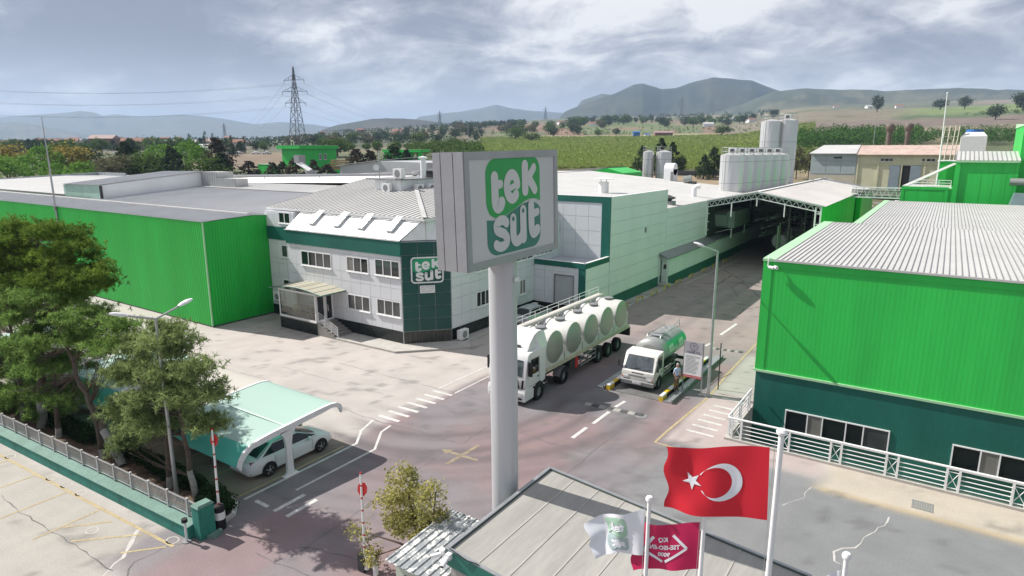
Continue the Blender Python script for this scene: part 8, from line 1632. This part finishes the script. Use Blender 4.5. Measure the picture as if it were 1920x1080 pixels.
# ---------------------------------------------------------------- lattice pylons and lines
def lattice(label,u,w,h,bw,arms,thick,group='lattice pylons'):
    a=(u-960)/1225.8; x,y,z=site(a,w); t=thing('lattice_pylon',label,'pylon',(x,y,z),R(20),group); G=M('weathered lattice steel',(.13,.135,.14),.6,metal=.2,var=.1)
    f=lambda q:bw/2*(1-.80*min(1,q/.78)**.9) if q<.78 else bw/2*.2*(1-(q-.78)/.22*.9); n=9; L=[h*.98*(1-(1-i/n)**1.15) for i in range(n+1)]
    m=MB().mat(G)
    for sx in(-1,1):
        for sy in(-1,1): m.tube([(sx*f(q/h),sy*f(q/h),q) for q in L],thick,4)
    m.build('leg',None,t,world=False)
    for i in range(n):
        q0,q1=L[i],L[i+1]; r0,r1=f(q0/h),f(q1/h); m=MB().mat(G)
        for (ax,ay),(bx,by) in (((-1,-1),(1,-1)),((1,-1),(1,1)),((1,1),(-1,1)),((-1,1),(-1,-1))):
            m.tube([(ax*r0,ay*r0,q0),(bx*r1,by*r1,q1)],thick*.6,4); m.tube([(bx*r0,by*r0,q0),(ax*r1,ay*r1,q1)],thick*.6,4); m.tube([(ax*r1,ay*r1,q1),(bx*r1,by*r1,q1)],thick*.55,4)
        m.build('brace',None,t,world=False)
    for q,aw in arms:
        m=MB().mat(G); r=f(q/h)
        for s in(-1,1): m.tube([(s*r,-r,q),(s*aw,0,q-.3)],thick*.7,4); m.tube([(s*r,r,q),(s*aw,0,q-.3)],thick*.7,4); m.tube([(s*r,0,q+2.6),(s*aw,0,q-.25)],thick*.7,4); m.tube([(s*aw*.55,0,q-.15),(s*aw*.5,0,q+1.2)],thick*.5,4)
        m.build('cross_arm',None,t,world=False)
        for s in(-1,1): m=MB().mat(GREYD); m.cyl((s*aw,0,q-.3),(s*aw,0,q-1.9),.12,n=5); m.build('insulator',None,t,world=False)
    return t
T1=lattice('tall lattice power pylon behind the far green building',560,380,48,8.2,[(27.5,6.6),(33.8,8.0),(40.0,6.4)],.17)
T2=lattice('small distant lattice pylon on the wooded hill left of the pylon sign',826,1650,38,8,[(22,6),(27,7),(32,6)],.35); T3=lattice('small distant lattice pylon above the left village',424,1500,38,8,[(22,6),(27,7),(32,6)],.33); T4=lattice('faint lattice pylon against the mountain',1274,1300,44,9,[(24,6),(30,7),(36,6)],.22); T5=lattice('faint lattice pylon at the foot of the mountain, right of the pylon sign',1022,2000,40,9,[(24,7),(30,8)],.35)
def wires():
    def tip(T,q,s,aw): v=Matrix.Rotation(T.rotation_euler.z,3,'Z')@Vector((s*aw,0,q-1.9)); return T.location+v
    def wire(p,q,sag,label): m=MB().mat(GREYM); pts=[p.lerp(q,i/24)-Vector((0,0,4*sag*(i/24)*(1-i/24))) for i in range(25)]; m.tube([tuple(v) for v in pts],.045,4); o=m.build('power_line'); tag(o,label,'power line','power lines from the tall pylon')
    AR=[(27.5,6.6),(33.8,8.0),(40.0,6.4)]; far=Vector(site(-1.15,330))+Vector((0,0,0))
    nm=['lower','middle','upper']
    for i,(q,aw) in enumerate(AR):
        for s in(-1,1):
            sd='left' if s<0 else 'right'
            wire(tip(T1,q,s,aw),Vector((far.x+s*4,far.y+s*6,q+15)),9,'%s power line running left from the %s arm of the tall pylon'%(nm[i],sd)); e=tip(T2,(22,27,32)[i],s,6); wire(tip(T1,q,s,aw),e,24,'%s power line running right from the %s arm to the distant pylon'%(nm[i],sd))
            if s<0: wire(tip(T1,q,s,aw),tip(T3,(22,27,32)[i],s,6),20,'%s power line from the tall pylon back to the village pylon'%nm[i])
wires()
# ---------------------------------------------------------------- houses far off
hr=random.Random(17)
def house(u,w,wd,dp,h,wm,rm,label,group=None,flat=False,rz=None,name='house',win=True):
    x,y,z=site((u-960)/1225.8,w); t=thing(name,label,'house',(x,y,z),HD+hr.uniform(-.5,.5) if rz is None else rz,group); m=MB().mat(wm); m.box(-wd/2,wd/2,-dp/2,dp/2,-1.5,h); m.build('wall',None,t,world=False)
    m=MB().mat(rm)
    if flat: m.box(-wd/2-.3,wd/2+.3,-dp/2-.3,dp/2+.3,h+.003,h+.35)
    else: e=.4; m.prism([(-wd/2-e,-dp/2-e,h),(-wd/2-e,dp/2+e,h),(-wd/2-e,0,h+dp*.26)],(wd+2*e,0,0))
    m.build('roof',None,t,world=False)
    if win:
        k=max(1,int(wd/3.2)); fl=max(1,int(h/3))
        for i in range(k):
            for j in range(fl): m=MB().mat(GLASSD); cx=-wd/2+(i+.5)*wd/k; m.box(cx-.55,cx+.55,-dp/2-.05,-dp/2-.01,.9+3*j,2.2+3*j); m.build('window',None,t,world=False)
    return t
house(198,520,19,11,8,BRICK,M('pink fibre roof',(.34,.24,.22),.8),'long pinkish brick building in the far left village',name='brick_building'); house(252,470,14,10,6,BRICK,TILE,'red-roofed house right of the long brick building'); house(278,560,12,9,6,PLAST,TILE,'pale house with a red roof at the village edge'); house(402,520,13,9,5,PLAST,M('pink fibre roof',(.34,.24,.22)),'pink-roofed house between the cypresses'); house(628,760,20,12,10,WHITE,GREYM,'white block of flats right of the lattice pylon',flat=True,name='apartment_block'); house(448,470,9,8,5,PLAST,TILE,'beige house behind the rightmost cypress'); house(375,620,14,9,4,WHITE,ROOFW,'low white roofed shed beyond the village trees',win=False); house(322,640,16,9,4,WHITE,ROOFW,'white roof among dark village trees',win=False); house(388,360,11,7,3.2,WHITEC,ROOFG,'grey-white farm shed before the cypresses',win=False)
def fh(u0,u1,w0,w1,where,grp):
    u=hr.uniform(u0,u1); w=hr.uniform(w0,w1); h=hr.choice((3.2,6)); wm=hr.choice((PLAST,BRICK,WHITE)); rm=hr.choice((TILE,TILE,GREYM)); wd=hr.uniform(8,14); house(u,w,wd,hr.uniform(7,10),h,wm,rm,('low ' if h<4 else 'two-storey ')+('long ' if wd>11.5 else '')+{PLAST:'beige',BRICK:'brick',WHITE:'white'}[wm]+' house with '+{TILE:'red',GREYM:'grey'}[rm]+' roof '+where+', '+('at the left end','left of the middle','right of the middle','at the right end')[min(3,int(4*(u-u0)/(u1-u0)))],grp,win=False)
for i in range(26): fh(-60,470,560,1150,'in the hazy village','houses of the far left village')
for i in range(9): fh(560,800,620,1100,'behind the lattice pylon','houses behind the pylon')
for u,w,l in ((1052,1150,'white house with a bright wall on the saddle right of the pylon sign'),(1075,1180,'small white house right of the saddle house'),(1112,1000,'pale house on the brown slope'),(1325,900,'beige house before the tree belt'),(1350,1150,'white house at the left of the slope under the mountain'),(1372,1180,'second white house under the mountain'),(1404,1020,'big white house left of the tall silos'),(1560,1500,'white farm building on the hillside right of the silos'),(1620,1350,'long white roof on the hillside'),(1676,1250,'white dots of a farm on the hillside')): house(u,w,13,9,4,WHITE,hr.choice((TILE,ROOFW)),l,win=False)
house(1242,640,17,7,3,BRICK,M('pink fibre roof',(.34,.24,.22)),'long brick barn at the far edge of the corn field',rz=HD,name='barn')
t=house(1192,625,6,4,4.2,BLUE,BLUE,'blue tarpaulin tent at the far edge of the corn field',rz=HD,name='tent',win=False); t['category']='tent'; t=house(1212,630,4.5,3,2.2,WHITE,BLUE,'small blue and white tent right of the tarpaulin tent',rz=HD,name='tent',win=False); t['category']='tent'
def cars_far():
    for i,(u,w,p,l) in enumerate(((425,335,CARW,'white car far off by the cypresses'),(447,340,CARS,'silver car far off by the cypresses'),(500,330,CARS,'grey car far off left of the far green building'),(480,335,CARW,'white car far off on the track'))):
        x,y,z=site((u-960)/1225.8,w); t=thing('far_car',l,'car',(x,y,z),HD+1.4,'cars on the far track'); m=MB().mat(p); cbox(m,-.9,.9,-2.2,2.2,.25,.95,.12); cbox(m,-.75,.75,-1.3,1.0,.951,1.5,.2); m.build('body',None,t,world=False); m=MB().mat(BLACK)
        for s in(-1,1):
            for yy in(-1.35,1.35): m.cyl((s*.8,yy,.32),(s*.92,yy,.32),.32,n=10)
        m.build('wheel',None,t,world=False)
cars_far()
# ---------------------------------------------------------------- far green buildings of the works
def far_green():
    x,y,z=site((563-960)/1225.8,214); t=thing('far_green_building','flat-roofed bright green building with overhanging eave under the lattice pylon','building',(x,y,z))
    m=MB().mat(GREENB); m.box(x-9.6,x,y,y+15,z-2,15.2); m.build('wall',None,t); m=MB().mat(GREENB); m.box(x-11.2,x+.6,y-.8,y+15.6,14.6,15.7); m.build('roof',None,t); m=MB().mat(GREENL); m.box(x-11.25,x+.65,y-.85,y+15.65,15.702,15.8); m.build('roof_edge',None,t)
    f=Fr((x+.01,y,0),(0,1,0),(1,0,0)); 
    for u in (7.5,9.6): window(t,f,u,u+1.1,11,13,[u+.55],[GLASSM],.08)
    m=MB().mat(CREAM); 
    for dx in (-7,-5.8): m.cyl((x+dx,y+2,15.7),(x+dx,y+2,17.2),.12,n=5)
    m.cyl((x-7,y+2,17.2),(x-5.8,y+2,17.2),.1,n=5); m.build('roof_frame',None,t)
    x,y,z=site((492-960)/1225.8,200); t=thing('small_green_building','small low green roof left of the far green building','building',(x,y,z)); m=MB().mat(GREENB); m.box(x-3,x+2,y,y+3,z-1,9.8); m.build('wall',None,t); m=MB().mat(GREENL); m.box(x-3.1,x+2.1,y-.1,y+3.1,9.802,9.95); m.build('roof',None,t)
    x,y,z=site((788-960)/1225.8,200); t=thing('green_gate_building','bright green gate building with thick corner post behind dark conifers','building',(x,y,z)); m=MB().mat(GREENB); m.box(x-1,x,y,y+1,z-3,14.2); m.build('post',None,t); m=MB().mat(GREENB); m.box(x-16,x+.5,y-.4,y+4,13.6,14.3); m.build('roof',None,t); m=MB().mat(GREENL); m.box(x-16.05,x+.55,y-.45,y+4.05,14.302,14.4); m.build('roof_edge',None,t); m=MB().mat(GREENB); m.box(x-16,x-6,y+.5,y+3.5,z-3,13.58); m.build('wall',None,t); m=MB().mat(GREYM); m.box(x-5,x-1.2,y+2,y+3,z,12); m.build('panel',None,t)
    x0,y0,_=site((670-960)/1225.8,172); x1,y1,_=site((792-960)/1225.8,178); t=thing('green_hoarding','pale and mid green hoarding of upright panels below the conifers','fence',(x0,y0,5)); n=22; gl=M('pale hoarding green',(.12,.32,.12),.6)
    for i in range(n): a=Vector((x0,y0,0)).lerp(Vector((x1,y1,0)),(i+.03)/n); b=Vector((x0,y0,0)).lerp(Vector((x1,y1,0)),(i+.93)/n); m=MB().mat(gl if i%3 else GREENB); m.beam((a.x,a.y,7.8),(b.x,b.y,7.8),.08,4.2); m.build('panel',None,t)
    x,y,z=site((638-960)/1225.8,200); t=thing('pallet_pile','pile of pale timber pallets beside the far green building','pallets',(x,y,z),.5)
    for k in range(5): m=MB().mat(WOODP); m.box(-3.6+.2*k,3.6-.1*k,-1.2,1.2,.62*k+1.5,.62*k+1.92); m.build('pallet',None,t,world=False)
    m=MB().mat(GREENB); m.box(-3.8,3.9,-1.4,1.4,-1,1.4); m.build('platform',None,t,world=False)
    for u,w,h,l in ((575-0,0,0,''),): pass
    for u,w,h,kind,l in ((1581,215,9.5,2,'small double-armed lamp behind the grey warehouse'),(1653,215,9.5,2,'small double-armed lamp left of the flues'),(1860,190,8.5,1,'small lamp right of the cooling tower'),(852,260,9,1,'small white street lamp above the green thicket')):
        x,y,z=site((u-960)/1225.8,w); street_lamp('street_lamp',l,x,y,h,[(-1.4,-.95,.5),(1.4,.95,.5)][:kind],.09,'lamps beyond the works'); o=bpy.data.objects
    for u,w,h,l in ((1636,240,16,'thin pole left of the flues behind the warehouse'),(878,300,14,'thin pole above the green thicket')):
        x,y,z=site((u-960)/1225.8,w); m=MB().mat(GALV); m.cyl((x,y,z),(x,y,z+h),.12,.08,6); tag(m.build('thin_pole'),l,'pole')
    # substation frames at the village edge
    x,y,z=site((298-960)/1225.8,330); t=thing('substation','faint grey substation gantries at the edge of the village','substation',(x,y,z)); m=MB().mat(GREYM)
    for i in range(7): m.cyl((x-9+3*i,y+1.8*i,z),(x-9+3*i,y+1.8*i,z+7),.14,n=4)
    for zz in (4.5,7): m.cyl((x-9,y,z+zz),(x+9,y+10.8,z+zz),.1,n=4)
    m.build('mast_frame',None,t)
far_green()
# field fence before the corn
t=thing('field_fence','low dark fence before the corn field right of the small silos','fence',site(.27,196)); m=MB().mat(GREYD)
for i in range(30):
    a=site(.255+.0023*i,197); q=MB().mat(GREYD); q.box(a[0]-.35,a[0]+.35,a[1]-.04,a[1]+.04,a[2]-.2,a[2]+1.5); q.build('board',None,t)
# ---------------------------------------------------------------- air
def haze():
    m=bpy.data.materials.new('haze'); m.use_nodes=True; n=m.node_tree.nodes; n.remove(n['Principled BSDF']); v=n.new('ShaderNodeVolumePrincipled'); v.inputs['Density'].default_value=HAZE; v.inputs['Color'].default_value=(.52,.71,1,1); v.inputs['Anisotropy'].default_value=.1; m.node_tree.links.new(v.outputs[0],n['Material Output'].inputs['Volume'])
    b=MB().mat(m).box(-12600,12600,-12600,12600,-6,480); o=b.build('haze'); o['kind']='stuff'
HAZE=1.35e-4
haze()
